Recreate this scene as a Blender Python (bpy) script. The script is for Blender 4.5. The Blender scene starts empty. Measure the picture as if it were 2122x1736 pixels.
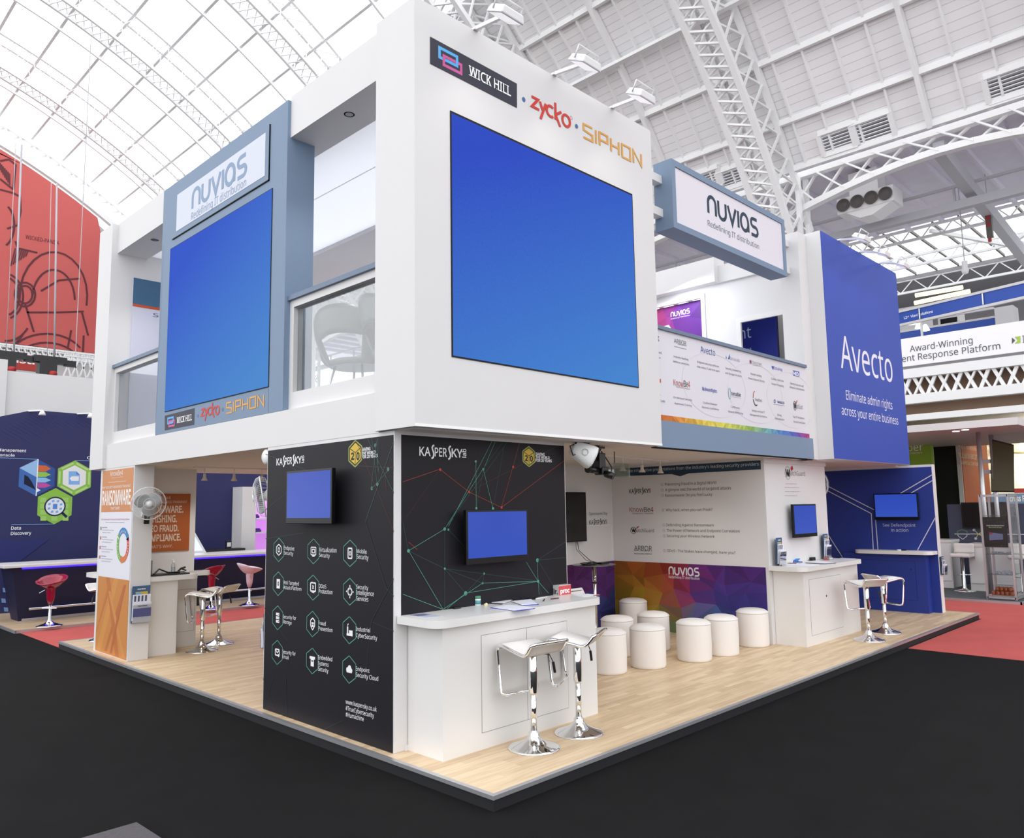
import bpy, bmesh, math, random
from mathutils import Vector, Matrix
random.seed(7)
SC = bpy.context.scene
COL = SC.collection
# ---------------------------------------------------------------- camera, sky, exposure
F = 1617.1766; CX, CY = 1061.0, 868.0
YAW, PITCH, ROLL = math.radians(44.63209), math.radians(6.526468), math.radians(0.885810)
CAM = Vector((-3.5590, -3.7300, 1.9))
_f = Vector((math.cos(YAW)*math.cos(PITCH), math.sin(YAW)*math.cos(PITCH), math.sin(PITCH)))
_r = Vector((math.sin(YAW), -math.cos(YAW), 0)); _d = _f.cross(_r)
RGT = math.cos(ROLL)*_r + math.sin(ROLL)*_d
DWN = -math.sin(ROLL)*_r + math.cos(ROLL)*_d
FWD = _f
cd = bpy.data.cameras.new('camera'); cam = bpy.data.objects.new('camera', cd); COL.objects.link(cam)
cd.sensor_fit = 'HORIZONTAL'; cd.sensor_width = 36.0; cd.lens = F/2122*36.0
cd.clip_start = 0.05; cd.clip_end = 400
cam.matrix_world = Matrix(((RGT.x, -DWN.x, -FWD.x, CAM.x), (RGT.y, -DWN.y, -FWD.y, CAM.y), (RGT.z, -DWN.z, -FWD.z, CAM.z), (0, 0, 0, 1)))
SC.camera = cam
SC.view_settings.view_transform = 'Standard'; SC.view_settings.look = 'None'
SC.view_settings.exposure = 0.0; SC.view_settings.gamma = 1.0; SC.view_settings.use_curve_mapping = False
SC.cycles.use_denoising = True
SC.cycles.max_bounces = 8; SC.cycles.diffuse_bounces = 4; SC.cycles.transparent_max_bounces = 24
SC.cycles.caustics_reflective = False; SC.cycles.caustics_refractive = False
SC.cycles.sample_clamp_indirect = 6.0
W = bpy.data.worlds.new('overcast_sky'); SC.world = W; W.use_nodes = True
bg = W.node_tree.nodes['Background']; bg.inputs['Color'].default_value = (0.96, 0.975, 1.0, 1); bg.inputs['Strength'].default_value = 2.1

def lamp(name, kind, loc, power, size=1.0, col=(1, 1, 1), aim=None, spot=None, parent=None):
    l = bpy.data.lights.new(name, kind); l.energy = power; l.color = col
    if kind == 'AREA': l.shape = 'DISK'; l.size = size
    if kind == 'SPOT': l.spot_size = math.radians(spot or 60); l.spot_blend = 0.8; l.shadow_soft_size = size
    o = bpy.data.objects.new(name, l); COL.objects.link(o); o.location = loc
    if aim is not None: o.rotation_euler = (Vector(aim)-Vector(loc)).to_track_quat('-Z', 'Y').to_euler()
    if parent is not None: o.parent = parent; o.location = Vector(loc)-parent.location
    return o

# ---------------------------------------------------------------- where a point of the picture lies on a known plane
def ray(u, v): return RGT*((u-CX)/F) + DWN*((v-CY)/F) + FWD
def on(ax, val, u, v):
    d = ray(u, v); i = 'xyz'.index(ax); t = (val-CAM[i])/d[i]; return CAM + d*t
def zat(x, y, v):
    lo, hi = -5.0, 60.0
    for _ in range(50):
        m = (lo+hi)/2; q = Vector((x, y, m))-CAM
        if CY+F*q.dot(DWN)/q.dot(FWD) > v: lo = m
        else: hi = m
    return lo
def Z(x0, y0, s): return lambda a, b: (x0+a/s, y0+b/s)
def ID(a, b): return (a, b)

# ---------------------------------------------------------------- colours and materials
def lin(c): return c/12.92 if c <= 0.04045 else ((c+0.055)/1.055)**2.4
def S(r, g, b): return (lin(r/255), lin(g/255), lin(b/255), 1.0)
MATS = {}
def mat(name, col=None, rough=0.5, metal=0.0, emit=None, es=0.0, spec=0.5, noise=0.0, nscale=6.0, bump=0.0, bscale=60.0, coat=0.0):
    if name in MATS: return MATS[name]
    m = bpy.data.materials.new(name); m.use_nodes = True; MATS[name] = m
    nt = m.node_tree; b = nt.nodes['Principled BSDF']
    b.inputs['Base Color'].default_value = col; b.inputs['Roughness'].default_value = rough
    b.inputs['Metallic'].default_value = metal; b.inputs['Specular IOR Level'].default_value = spec
    b.inputs['Coat Weight'].default_value = coat
    if emit: b.inputs['Emission Color'].default_value = emit; b.inputs['Emission Strength'].default_value = es
    if noise or bump:
        tc = nt.nodes.new('ShaderNodeTexCoord')
        if noise:
            n = nt.nodes.new('ShaderNodeTexNoise'); n.inputs['Scale'].default_value = nscale; n.inputs['Detail'].default_value = 4
            mx = nt.nodes.new('ShaderNodeMix'); mx.data_type = 'RGBA'; mx.blend_type = 'MULTIPLY'
            rp = nt.nodes.new('ShaderNodeValToRGB'); rp.color_ramp.elements[0].position = 0.3; rp.color_ramp.elements[1].position = 0.7
            rp.color_ramp.elements[0].color = (1-noise, 1-noise, 1-noise, 1)
            nt.links.new(tc.outputs['Object'], n.inputs['Vector']); nt.links.new(n.outputs['Fac'], rp.inputs['Fac'])
            mx.inputs[0].default_value = 1.0; mx.inputs[6].default_value = col
            nt.links.new(rp.outputs['Color'], mx.inputs[7]); nt.links.new(mx.outputs[2], b.inputs['Base Color'])
        if bump:
            n2 = nt.nodes.new('ShaderNodeTexNoise'); n2.inputs['Scale'].default_value = bscale
            bp = nt.nodes.new('ShaderNodeBump'); bp.inputs['Strength'].default_value = bump; bp.inputs['Distance'].default_value = 0.01
            nt.links.new(tc.outputs['Object'], n2.inputs['Vector']); nt.links.new(n2.outputs['Fac'], bp.inputs['Height']); nt.links.new(bp.outputs['Normal'], b.inputs['Normal'])
    return m
def mat_print():
    m = mat('printed_vinyl', (1, 1, 1, 1), 0.5, spec=0.3); nt = m.node_tree
    a = nt.nodes.new('ShaderNodeVertexColor'); a.layer_name = 'ink'
    nt.links.new(a.outputs['Color'], nt.nodes['Principled BSDF'].inputs['Base Color']); return m
def mat_glass(name, tint=(0.96, 0.98, 0.98, 1), refl=0.08, trans=0.0, edge=0.6):
    if name in MATS: return MATS[name]
    m = bpy.data.materials.new(name); m.use_nodes = True; MATS[name] = m; nt = m.node_tree; nt.nodes.clear()
    o = nt.nodes.new('ShaderNodeOutputMaterial'); t = nt.nodes.new('ShaderNodeBsdfTransparent'); g = nt.nodes.new('ShaderNodeBsdfGlossy')
    t.inputs['Color'].default_value = tint; g.inputs['Roughness'].default_value = 0.02
    x = nt.nodes.new('ShaderNodeMixShader'); lw = nt.nodes.new('ShaderNodeLayerWeight'); lw.inputs['Blend'].default_value = 0.25
    mm = nt.nodes.new('ShaderNodeMath'); mm.operation = 'MULTIPLY_ADD'; mm.inputs[1].default_value = edge; mm.inputs[2].default_value = refl; mm.use_clamp = True
    nt.links.new(lw.outputs['Fresnel'], mm.inputs[0]); nt.links.new(mm.outputs[0], x.inputs[0])
    nt.links.new(t.outputs[0], x.inputs[1]); nt.links.new(g.outputs[0], x.inputs[2])
    last = x
    if trans:
        tl = nt.nodes.new('ShaderNodeBsdfTranslucent'); tl.inputs['Color'].default_value = (0.9, 0.9, 0.9, 1)
        y = nt.nodes.new('ShaderNodeMixShader'); y.inputs[0].default_value = trans
        nt.links.new(x.outputs[0], y.inputs[1]); nt.links.new(tl.outputs[0], y.inputs[2]); last = y
    nt.links.new(last.outputs[0], o.inputs[0]); return m
def mat_screen(name, c0, c1, es, hax='Y', skew=0.0, lo=0.1, hi=1.1, refl=0.25, spec=0.0):
    """a lit display showing a plain two-blue picture with fine grain; the colours are the displayed image"""
    m = bpy.data.materials.new(name); m.use_nodes = True; nt = m.node_tree; b = nt.nodes['Principled BSDF']
    b.inputs['Base Color'].default_value = (0.01, 0.01, 0.012, 1); b.inputs['Roughness'].default_value = refl; b.inputs['Specular IOR Level'].default_value = spec
    tc = nt.nodes.new('ShaderNodeTexCoord'); sp = nt.nodes.new('ShaderNodeSeparateXYZ'); nt.links.new(tc.outputs['Generated'], sp.inputs[0])
    n = nt.nodes.new('ShaderNodeTexNoise'); n.inputs['Scale'].default_value = 110; n.inputs['Detail'].default_value = 5
    nt.links.new(tc.outputs['Generated'], n.inputs['Vector'])
    a2 = nt.nodes.new('ShaderNodeMath'); a2.operation = 'MULTIPLY_ADD'; a2.inputs[1].default_value = skew
    nt.links.new(sp.outputs[hax], a2.inputs[0]); nt.links.new(sp.outputs['Z'], a2.inputs[2])
    a1 = nt.nodes.new('ShaderNodeMath'); a1.operation = 'MULTIPLY_ADD'; a1.inputs[1].default_value = 0.36
    nt.links.new(n.outputs['Fac'], a1.inputs[0]); nt.links.new(a2.outputs[0], a1.inputs[2])
    rp = nt.nodes.new('ShaderNodeValToRGB'); rp.color_ramp.elements[0].color = c1; rp.color_ramp.elements[1].color = c0
    rp.color_ramp.elements[0].position = 0.0; rp.color_ramp.elements[1].position = 1.0
    mr = nt.nodes.new('ShaderNodeMapRange'); mr.inputs[1].default_value = lo; mr.inputs[2].default_value = hi
    nt.links.new(a1.outputs[0], mr.inputs[0]); nt.links.new(mr.outputs[0], rp.inputs['Fac'])
    nt.links.new(rp.outputs['Color'], b.inputs['Emission Color']); b.inputs['Emission Strength'].default_value = es
    return m

WHITE = mat('white_painted_board', S(221, 219, 219), 0.55, noise=0.015, nscale=2.0)
WLAM = mat('white_laminate', S(226, 224, 222), 0.3)
SLATE = mat('slate_blue_paint', S(121, 141, 166), 0.6, noise=0.02, nscale=3)
SLATE2 = mat('slate_blue_rail', S(108, 124, 148), 0.5)
PRINT = mat_print()
CHROME = mat('chrome', (0.86, 0.87, 0.88, 1), 0.06, 1.0)
ALU = mat('brushed_aluminium', S(200, 200, 204), 0.35, 0.75)
BLACK = mat('black_plastic', S(18, 18, 20), 0.35)
BLACKM = mat('matt_black', S(14, 14, 16), 0.8)
KBLACK = mat('black_graphic_board', S(30, 28, 33), 0.5, spec=0.2)
NAVY = mat('navy_painted_board', S(36, 40, 92), 0.6, noise=0.03)
NAVY2 = mat('dark_navy_board', S(20, 22, 58), 0.6)
RBLUE = mat('royal_blue_board', S(46, 74, 176), 0.5, noise=0.02)
DBLUE = mat('deep_blue_board', S(27, 50, 136), 0.5, noise=0.03)
LEATHER = mat('white_leatherette', S(232, 227, 223), 0.5, bump=0.05, bscale=180)
GREYM = mat('grey_plastic', S(150, 150, 150), 0.5)
WPLAS = mat('white_plastic', S(235, 235, 235), 0.4)
CLEAR = mat_glass('clear_acrylic', (0.95, 0.96, 0.97, 1), 0.06)
GLASS = mat_glass('balustrade_glass', (0.9, 0.92, 0.93, 1), 0.04, edge=0.3)
STEEL = mat('white_painted_iron', S(243, 243, 243), 0.6)
STEELG = mat('grey_painted_iron', S(190, 190, 196), 0.6)
WOODC = None

# ---------------------------------------------------------------- mesh building
class MB:
    def __init__(s): s.v = []; s.f = []; s.m = []; s.c = []; s.sm = []
    def face(s, pts, m, col=None, smooth=False):
        i = len(s.v); s.v += [tuple(p) for p in pts]; s.f.append(tuple(range(i, i+len(pts)))); s.m.append(m); s.c.append(col); s.sm.append(smooth)
    def mesh(s, vs, fs, m, col=None, smooth=False):
        i = len(s.v); s.v += [tuple(p) for p in vs]
        for f in fs: s.f.append(tuple(i+k for k in f)); s.m.append(m); s.c.append(col); s.sm.append(smooth)
    def box(s, x0, y0, z0, x1, y1, z1, m, col=None):
        x0, x1 = min(x0, x1), max(x0, x1); y0, y1 = min(y0, y1), max(y0, y1); z0, z1 = min(z0, z1), max(z0, z1)
        V = [(x0, y0, z0), (x1, y0, z0), (x1, y1, z0), (x0, y1, z0), (x0, y0, z1), (x1, y0, z1), (x1, y1, z1), (x0, y1, z1)]
        s.mesh(V, [(0, 3, 2, 1), (4, 5, 6, 7), (0, 1, 5, 4), (1, 2, 6, 5), (2, 3, 7, 6), (3, 0, 4, 7)], m, col)
    def bar(s, p, q, w, h, m, up=(0, 0, 1), col=None):
        p = Vector(p); q = Vector(q); d = (q-p).normalized(); up = Vector(up)
        if abs(d.dot(up)) > 0.99: up = Vector((1, 0, 0))
        a = d.cross(up).normalized(); b = a.cross(d)
        V = []
        for e in (p, q):
            for i, j in ((-1, -1), (1, -1), (1, 1), (-1, 1)): V.append(e + a*(i*w/2) + b*(j*h/2))
        s.mesh(V, [(0, 1, 2, 3), (7, 6, 5, 4), (0, 4, 5, 1), (1, 5, 6, 2), (2, 6, 7, 3), (3, 7, 4, 0)], m, col)
    def tube(s, path, r, m, n=8, closed=False, smooth=True, ry=None):
        P = [Vector(p) for p in path]; N = len(P); rings = []
        ref = Vector((0, 0, 1))
        for i in range(N):
            a = P[(i-1) % N] if (closed or i) else P[0]; b = P[(i+1) % N] if (closed or i < N-1) else P[-1]
            d = (b-a).normalized() if (b-a).length > 1e-9 else Vector((0, 0, 1))
            if i == 0:
                x = d.cross(ref) if abs(d.dot(ref)) < 0.95 else d.cross(Vector((1, 0, 0)))
            else: x = px_ - d*px_.dot(d)
            x.normalize(); px_ = x; y = d.cross(x)
            rr = r[i] if isinstance(r, (list, tuple)) else r
            rings.append([P[i] + x*(rr*math.cos(2*math.pi*k/n)) + y*((ry or rr)*math.sin(2*math.pi*k/n)) for k in range(n)])
        V = [p for R in rings for p in R]; Fs = []
        for i in range(N if closed else N-1):
            j = (i+1) % N
            for k in range(n): Fs.append((i*n+k, i*n+(k+1) % n, j*n+(k+1) % n, j*n+k))
        s.mesh(V, Fs, m, None, smooth)
        if not closed:
            s.mesh(rings[0][::-1], [tuple(range(n))], m); s.mesh(rings[-1], [tuple(range(n))], m)
    def lathe(s, prof, c, m, n=24, smooth=True, axis='z'):
        V = []; Fs = []; c = Vector(c)
        for r, h in prof:
            for k in range(n):
                a = 2*math.pi*k/n; p = (r*math.cos(a), r*math.sin(a), h)
                if axis == 'y': p = (p[0], p[2], p[1])
                if axis == 'x': p = (p[2], p[0], p[1])
                V.append(c+Vector(p))
        for i in range(len(prof)-1):
            for k in range(n): Fs.append((i*n+k, i*n+(k+1) % n, (i+1)*n+(k+1) % n, (i+1)*n+k))
        s.mesh(V, Fs, m, None, smooth)
        if prof[0][0] > 1e-6: s.mesh(V[:n][::-1], [tuple(range(n))], m)
        if prof[-1][0] > 1e-6: s.mesh(V[-n:], [tuple(range(n))], m)
    def prism(s, poly, fn, t0, t1, m, col=None):
        """poly: 2-D outline; fn(a,b,t) places it in space"""
        n = len(poly); A = [fn(a, b, t0) for a, b in poly]; B = [fn(a, b, t1) for a, b in poly]
        s.mesh(A+B, [tuple(range(n))[::-1], tuple(range(n, 2*n))] + [(i, (i+1) % n, n+(i+1) % n, n+i) for i in range(n)], m, col)
    def build(s, name, parent=None, off=None, local=False, bevel=0, fix=True):
        me = bpy.data.meshes.new(name); o0 = Vector((0, 0, 0))
        if parent is not None and not local: o0 = Vector(parent['_w'])
        if off is not None: o0 = Vector(off)
        me.from_pydata([tuple(Vector(p)-o0) for p in s.v], [], s.f)
        ms = []
        for k in s.m:
            if k not in ms: ms.append(k)
        for k in ms: me.materials.append(k)
        for p, k, q in zip(me.polygons, s.m, s.sm): p.material_index = ms.index(k); p.use_smooth = q
        if any(c is not None for c in s.c):
            at = me.color_attributes.new('ink', 'FLOAT_COLOR', 'CORNER')
            for p, c in zip(me.polygons, s.c):
                for li in p.loop_indices: at.data[li].color = c or (0.8, 0.8, 0.8, 1)
        me.update()
        if fix:
            bm = bmesh.new(); bm.from_mesh(me); bmesh.ops.remove_doubles(bm, verts=bm.verts, dist=1e-6)
            bmesh.ops.recalc_face_normals(bm, faces=bm.faces); bm.to_mesh(me); bm.free()
        o = bpy.data.objects.new(name, me); COL.objects.link(o)
        if off is not None: o.location = o0 if parent is None else o0-Vector(parent['_w'])
        if parent is not None:
            o.parent = parent; o['_w'] = tuple(parent['_w']) if off is None and not local else tuple(o0)
            if off is not None: o['_w'] = tuple(o0)
        else: o['_w'] = tuple(o0)
        if bevel:
            b = o.modifiers.new('edge', 'BEVEL'); b.width = bevel; b.segments = 2; b.limit_method = 'ANGLE'
        return o
def thing(name, label, cat, loc, rz=0.0, group=None):
    o = bpy.data.objects.new(name, None); COL.objects.link(o); o.location = loc; o.rotation_euler = (0, 0, rz)
    o.empty_display_size = 0.1; o['label'] = label; o['category'] = cat; o['_w'] = tuple(loc)
    if group: o['group'] = group
    return o
def tag(o, label, cat, group=None):
    o['label'] = label; o['category'] = cat
    if group: o['group'] = group
    return o
def struct(o, label):
    o['kind'] = 'structure'; o['label'] = label; return o
def dup(root, loc, rz, label, group=None):
    r = root.copy(); COL.objects.link(r); r.location = loc; r.rotation_euler = (0, 0, rz); r['label'] = label; r['_w'] = tuple(loc)
    if group: r['group'] = group
    def rec(a, b):
        for ch in list(a.children):
            c = ch.copy(); COL.objects.link(c); c.parent = b; rec(ch, c)
    rec(root, r); return r

# ---------------------------------------------------------------- printed graphics on flat boards
_txt = {}
try: FONT = bpy.data.fonts.load(bpy.utils.system_resource('DATAFILES', path='fonts') + '/NotoSansMath-Regular.woff2')   # a font that ships inside Blender
except Exception: FONT = None
def text_mesh(s, bold=0.0):
    k = (s, bold)
    if k in _txt: return _txt[k]
    cu = bpy.data.curves.new('t', 'FONT'); cu.body = s; cu.size = 1.0; cu.offset = bold; cu.resolution_u = 3; cu.fill_mode = 'FRONT'
    if FONT: cu.font = FONT
    o = bpy.data.objects.new('t', cu); COL.objects.link(o)
    me = bpy.data.meshes.new_from_object(o.evaluated_get(bpy.context.evaluated_depsgraph_get()))
    vs = [tuple(v.co)[:2] for v in me.vertices]; fs = [tuple(p.vertices) for p in me.polygons]
    bpy.data.objects.remove(o); bpy.data.curves.remove(cu); bpy.data.meshes.remove(me)
    _txt[k] = (vs, fs); return _txt[k]
def _h(c):
    vs, _ = text_mesh(c); return max(v[1] for v in vs)
class Decal:
    """flat ink on the plane ax=val, seen from its low-coordinate side (or the high side with flip)"""
    def __init__(s, ax, val, zoom=ID, off=0.002, flip=False, sgn=None):
        s.ax = ax; s.val = val; s.zm = zoom; s.mb = MB(); s.off = off; s.n = 0
        s.us = -1 if ax == 'x' else 1
        s.flip = -1 if flip else 1
    def uv(s, p):
        u, v = s.zm(*p); w = on(s.ax, s.val, u, v); return (s.us*(w.y if s.ax == 'x' else w.x), w.z)
    def P(s, a, b, layer=None):
        d = s.off + 0.0002*(s.n if layer is None else layer)
        return (s.val-d*s.flip, s.us*a, b) if s.ax == 'x' else (s.us*a, s.val-d*s.flip, b)
    def poly(s, pts, col, world=False, step=True):
        q = [p if world else s.uv(p) for p in pts]
        if step: s.n += 1
        s.mb.face([s.P(*p) for p in q], PRINT, col)
    def rect(s, p, q, col, world=False):
        a, b = (p, q) if world else (s.uv(p), s.uv(q))
        s.poly([a, (b[0], a[1]), b, (a[0], b[1])], col, True)
    def text(s, t, a, b, top, col, bold=0.0, ref='H', world=False, tilt=False):
        """a,b: ends of the baseline; top: a point at the height of the capitals (ref 'H') or of the small letters (ref 'x')"""
        A, B, T = (a, b, top) if world else (s.uv(a), s.uv(b), s.uv(top))
        vs, fs = text_mesh(t, bold); x0 = min(v[0] for v in vs); x1 = max(v[0] for v in vs)
        y0 = A[1] if tilt else (A[1]+B[1])/2
        sx = (B[0]-A[0])/(x1-x0); sy = (T[1]-A[1])/_h(ref); sl = (B[1]-A[1])/(B[0]-A[0]) if tilt else 0
        s.mb.mesh([s.P(A[0]+(x-x0)*sx, y0+y*sy+(x-x0)*sx*sl, s.n+1) for x, y in vs], fs, PRINT, col)
    def strokes(s, lines, a, b, top, w, col, box, world=False, closed=False, rnd=True):
        """pen strokes given in a unit box (W,H) laid between baseline ends a,b and height top"""
        A, B, T = (a, b, top) if world else (s.uv(a), s.uv(b), s.uv(top))
        bw, bh = box; y0 = (A[1]+B[1])/2; sx = (B[0]-A[0])/bw; sy = (T[1]-A[1])/bh
        for i, L in enumerate(lines): s.polyline([(A[0]+X*sx, y0+Y*sy) for X, Y in L], w, col, i % 5, sx, sy)
    def polyline(s, L, w, col, lay=0, sx=1.0, sy=1.0):
        """one mitred ribbon along L; w is measured before the x and y stretch"""
        Q = [L[0]]
        for p in L[1:]:
            if math.hypot(p[0]-Q[-1][0], p[1]-Q[-1][1]) > 1e-6: Q.append(p)
        cl = len(Q) > 3 and math.hypot(Q[0][0]-Q[-1][0], Q[0][1]-Q[-1][1]) < 1e-5
        if cl: Q = Q[:-1]
        U_ = [(p[0]/sx, p[1]/sy) for p in Q]; n = len(U_); nr = []
        def sg(a, b):
            dx, dy = b[0]-a[0], b[1]-a[1]; l = math.hypot(dx, dy); return (-dy/l, dx/l)
        for i in range(n):
            a = sg(U_[i-1], U_[i]) if (cl or i) else None; b = sg(U_[i], U_[(i+1) % n]) if (cl or i < n-1) else None
            a = a or b; b = b or a; mx, my = a[0]+b[0], a[1]+b[1]; l2 = mx*mx+my*my
            k = 2/l2 if l2 > .5 else 4.0 if l2 > 1e-6 else 0
            nr.append((mx*k*w/2, my*k*w/2))
        lo = [s.P((p[0]-q[0])*sx, (p[1]-q[1])*sy, s.n+1+lay) for p, q in zip(U_, nr)]; hi = [s.P((p[0]+q[0])*sx, (p[1]+q[1])*sy, s.n+1+lay) for p, q in zip(U_, nr)]
        for i in range(n if cl else n-1): j = (i+1) % n; s.mb.face([lo[i], lo[j], hi[j], hi[i]], PRINT, col)
    def lines(s, segs, w, col, world=False):
        for i, (p, q) in enumerate(segs):
            A, B = (p, q) if world else (s.uv(p), s.uv(q)); s.polyline([A, B], w, col, i % 12)
    def ring(s, c, rx, ry, w, col, n=24, world=True, a0=0.0, a1=360.0):
        for k in range(n):
            t0, t1 = math.radians(a0+(a1-a0)*k/n), math.radians(a0+(a1-a0)*(k+1)/n)
            s.mb.face([s.P(c[0]+(rx-e)*math.cos(t), c[1]+(ry-e)*math.sin(t), s.n+1) for t, e in ((t0, 0), (t1, 0), (t1, w), (t0, w))], PRINT, col)
    def disc(s, c, rx, ry, col, n=20):
        s.n += 1; s.mb.face([s.P(c[0]+rx*math.cos(2*math.pi*k/n), c[1]+ry*math.sin(2*math.pi*k/n)) for k in range(n)], PRINT, col)
    def hexa(s, c, r, w, col, rx=None):
        rx = rx or r; P6 = [(c[0]+rx*math.sin(math.pi/3*k), c[1]+r*math.cos(math.pi/3*k)) for k in range(6)]
        if w == 0: s.poly(P6, col, True)
        else: s.lines(list(zip(P6, P6[1:]+P6[:1])), w, col, True)
    def build(s, name, parent): return s.mb.build(name, parent, fix=False)
def arc(cx, cy, rx, ry, a0, a1, n=10): return [(cx+rx*math.cos(math.radians(a0+(a1-a0)*k/n)), cy+ry*math.sin(math.radians(a0+(a1-a0)*k/n))) for k in range(n+1)]
# unit-box letterforms (box 6.2 x 1.2)
def nuvias_lines():
    L = [[(0.1, 0), (0.1, .68)]+arc(.5, .68, .4, .42, 180, 0)+[(.9, 0)]]
    L += [[(1.2, 1.1), (1.2, .42)]+arc(1.6, .42, .4, .42, 180, 360)+[(2.0, 1.1)]]
    L += [[(2.25, 1.1), (2.7, .02), (3.15, 1.1)], [(3.42, 1.1), (3.42, 0)]]
    L += [arc(4.15, .55, .44, .55, 0, 360, 20), [(4.6, .55), (4.6, 0)]]
    L += [[(5.68, 1.1), (5.22, 1.1)]+arc(5.22, .83, .27, .27, 90, 270, 8)+[(5.45, .56)]+arc(5.45, .28, .27, .28, 90, -90, 8)+[(4.93, 0)]]
    return L
def siphon_lines():
    L = [[(.8, 1), (.08, 1), (.08, .56), (.8, .44), (.8, 0), (.05, 0)], [(1.1, 1), (1.1, 0)], [(1.4, 0), (1.4, 1.075)], [(1.4, 1), (2.1, 1), (2.1, .45), (1.4, .45)],
         [(2.4, 1), (2.4, 0)], [(2.4, .5), (3.1, .5)], [(3.1, 1), (3.1, 0)], [(3.4, 0), (3.4, 1), (4.15, 1), (4.15, 0), (3.4, 0)], [(4.45, 0), (4.45, 1), (5.2, 0), (5.2, 1)]]
    return L
def zycko_lines():
    return [[(.05, .95), (.62, .95), (.08, .2), (.72, .2)], [(.8, .9), (1.02, .3)], [(1.32, .95), (.82, -.45)],
            arc(1.75, .55, .36, .42, 50, 310, 12), [(2.2, 1.45), (2.2, .1)], [(2.75, .95), (2.22, .5), (2.62, -.3)], arc(3.2, .45, .36, .46, 0, 360, 16)]
def nuvias(d, a, b, top, col): d.strokes(nuvias_lines(), a, b, top, 0.23, col, (5.8, 1.12))
def kasp(d, a, b, top, col, lab=True, labcol=None):
    """condensed display lettering with two long S shapes and the small turned word"""
    A, B, T = d.uv(a), d.uv(b), d.uv(top); h = T[1]-A[1]; y = (A[1]+B[1])/2; w = B[0]-A[0]; T = (A[0], y+h)
    def sub(t, f0, f1, dy=0, hh=1.0, bold=0.012):
        d.text(t, (A[0]+w*f0, y+dy*h), (A[0]+w*f1, y+dy*h), (A[0], y+dy*h+h*hh), col, bold, world=True)
    sub('K', 0, .115); sub('A', .115, .25); sub('PER', .345, .625); sub('KY', .735, 1.0)
    for f in (.30, .685):
        c = A[0]+w*f; g = w*.04
        P = [(c+g*.9, y+1.28*h), (c+g*.1, y+1.2*h), (c-g*.35, y+1.0*h), (c-g*.1, y+.75*h), (c+g*.45, y+.42*h), (c+g*.6, y+.15*h), (c+g*.2, y-.15*h), (c-g*.7, y-.3*h)]
        d.polyline(P, w*.032, col)
    if lab:
        vs, fs = text_mesh('lab', 0.01); x0 = min(v[0] for v in vs); x1 = max(v[0] for v in vs)
        sx = h*1.05/(x1-x0); bx = B[0]+w*.085
        d.mb.mesh([d.P(bx-vy*sx*1.15, y+(vx-x0)*sx, d.n+1) for vx, vy in vs], fs, PRINT, labcol or col)
def watch(d, c, r, w2, col, red, rx=None, grey=None):
    rx = rx or r
    d.ring(c, rx, r, r*.12, col); d.text('W', (c[0]-rx*.7, c[1]-r*.5), (c[0]+rx*.85, c[1]-r*.5), (c[0], c[1]+r*.55), col, 0.03, world=True)
    d.text('atchGuard', (c[0]+rx*1.1, c[1]-r*.5), (c[0]+w2, c[1]-r*.5), (c[0], c[1]+r*.5), grey or col, 0, world=True)
    d.lines([((c[0]+rx*1.0, c[1]+r*.62), (c[0]+rx*1.75, c[1]+r*1.2))], r*.3, red, True)
def mosaic(d, u0, u1, z0, z1, nu, nv, cf, jit=.38):
    """triangle mosaic print; cf(s,t) gives the ink"""
    G = {}
    for i in range(nu+1):
        for j in range(nv+1):
            s_, t_ = i/nu, j/nv
            if 0 < i < nu: s_ += (random.random()-.5)*2*jit/nu
            if 0 < j < nv: t_ += (random.random()-.5)*2*jit/nv
            G[i, j] = (s_, t_)
    d.n += 1
    for i in range(nu):
        for j in range(nv):
            q = [G[i, j], G[i+1, j], G[i+1, j+1], G[i, j+1]]
            for tri in (((0, 1, 2), (0, 2, 3)) if random.random() < .5 else ((0, 1, 3), (1, 2, 3))):
                p = [q[k] for k in tri]; cs = sum(a for a, b in p)/3; ct = sum(b for a, b in p)/3
                k = .72+.5*random.random(); c = cf(cs, ct)
                d.mb.face([d.P(u0+(u1-u0)*a, z0+(z1-z0)*b) for a, b in p], PRINT, (c[0]*k, c[1]*k, c[2]*k, 1))
def ramp(stops):
    def f(t):
        for (a, ca), (b, cb) in zip(stops, stops[1:]):
            if t <= b:
                k = max(0, (t-a)/(b-a)); return tuple(ca[i]*(1-k)+cb[i]*k for i in range(3))
        return stops[-1][1][:3]
    return f
# ================================================================ THE HALL
def carpet_floor():
    m = mat('black_carpet', S(22, 21, 22), 0.95, spec=0.15, noise=0.25, nscale=3.0, bump=0.3, bscale=400)
    b = MB(); b.box(-34, -34, -0.2, 51, 56, 0, m); struct(b.build('floor'), 'black carpet floor of the exhibition hall')
carpet_floor()
RED = mat('red_carpet', S(197, 97, 93), 0.95, spec=0.1, noise=0.12, nscale=2.0, bump=0.25, bscale=300)
b = MB(); b.box(0.04, 9.03, 0, 24, 11.4, 0.004, RED)
tag(b.build('carpet'), 'red carpet strip running behind the stand towards the navy bar', 'carpet')
b = MB(); b.prism([(7.515, -14), (13.5, -14), (13.5, 9.03), (10.96, 9.03), (10.96, -.012), (7.515, -.012)], lambda x, y, t: (x, y, t), 0, 0.004, RED)
tag(b.build('carpet'), 'red carpet beside the display case, bordering the black floor', 'carpet')

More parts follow.
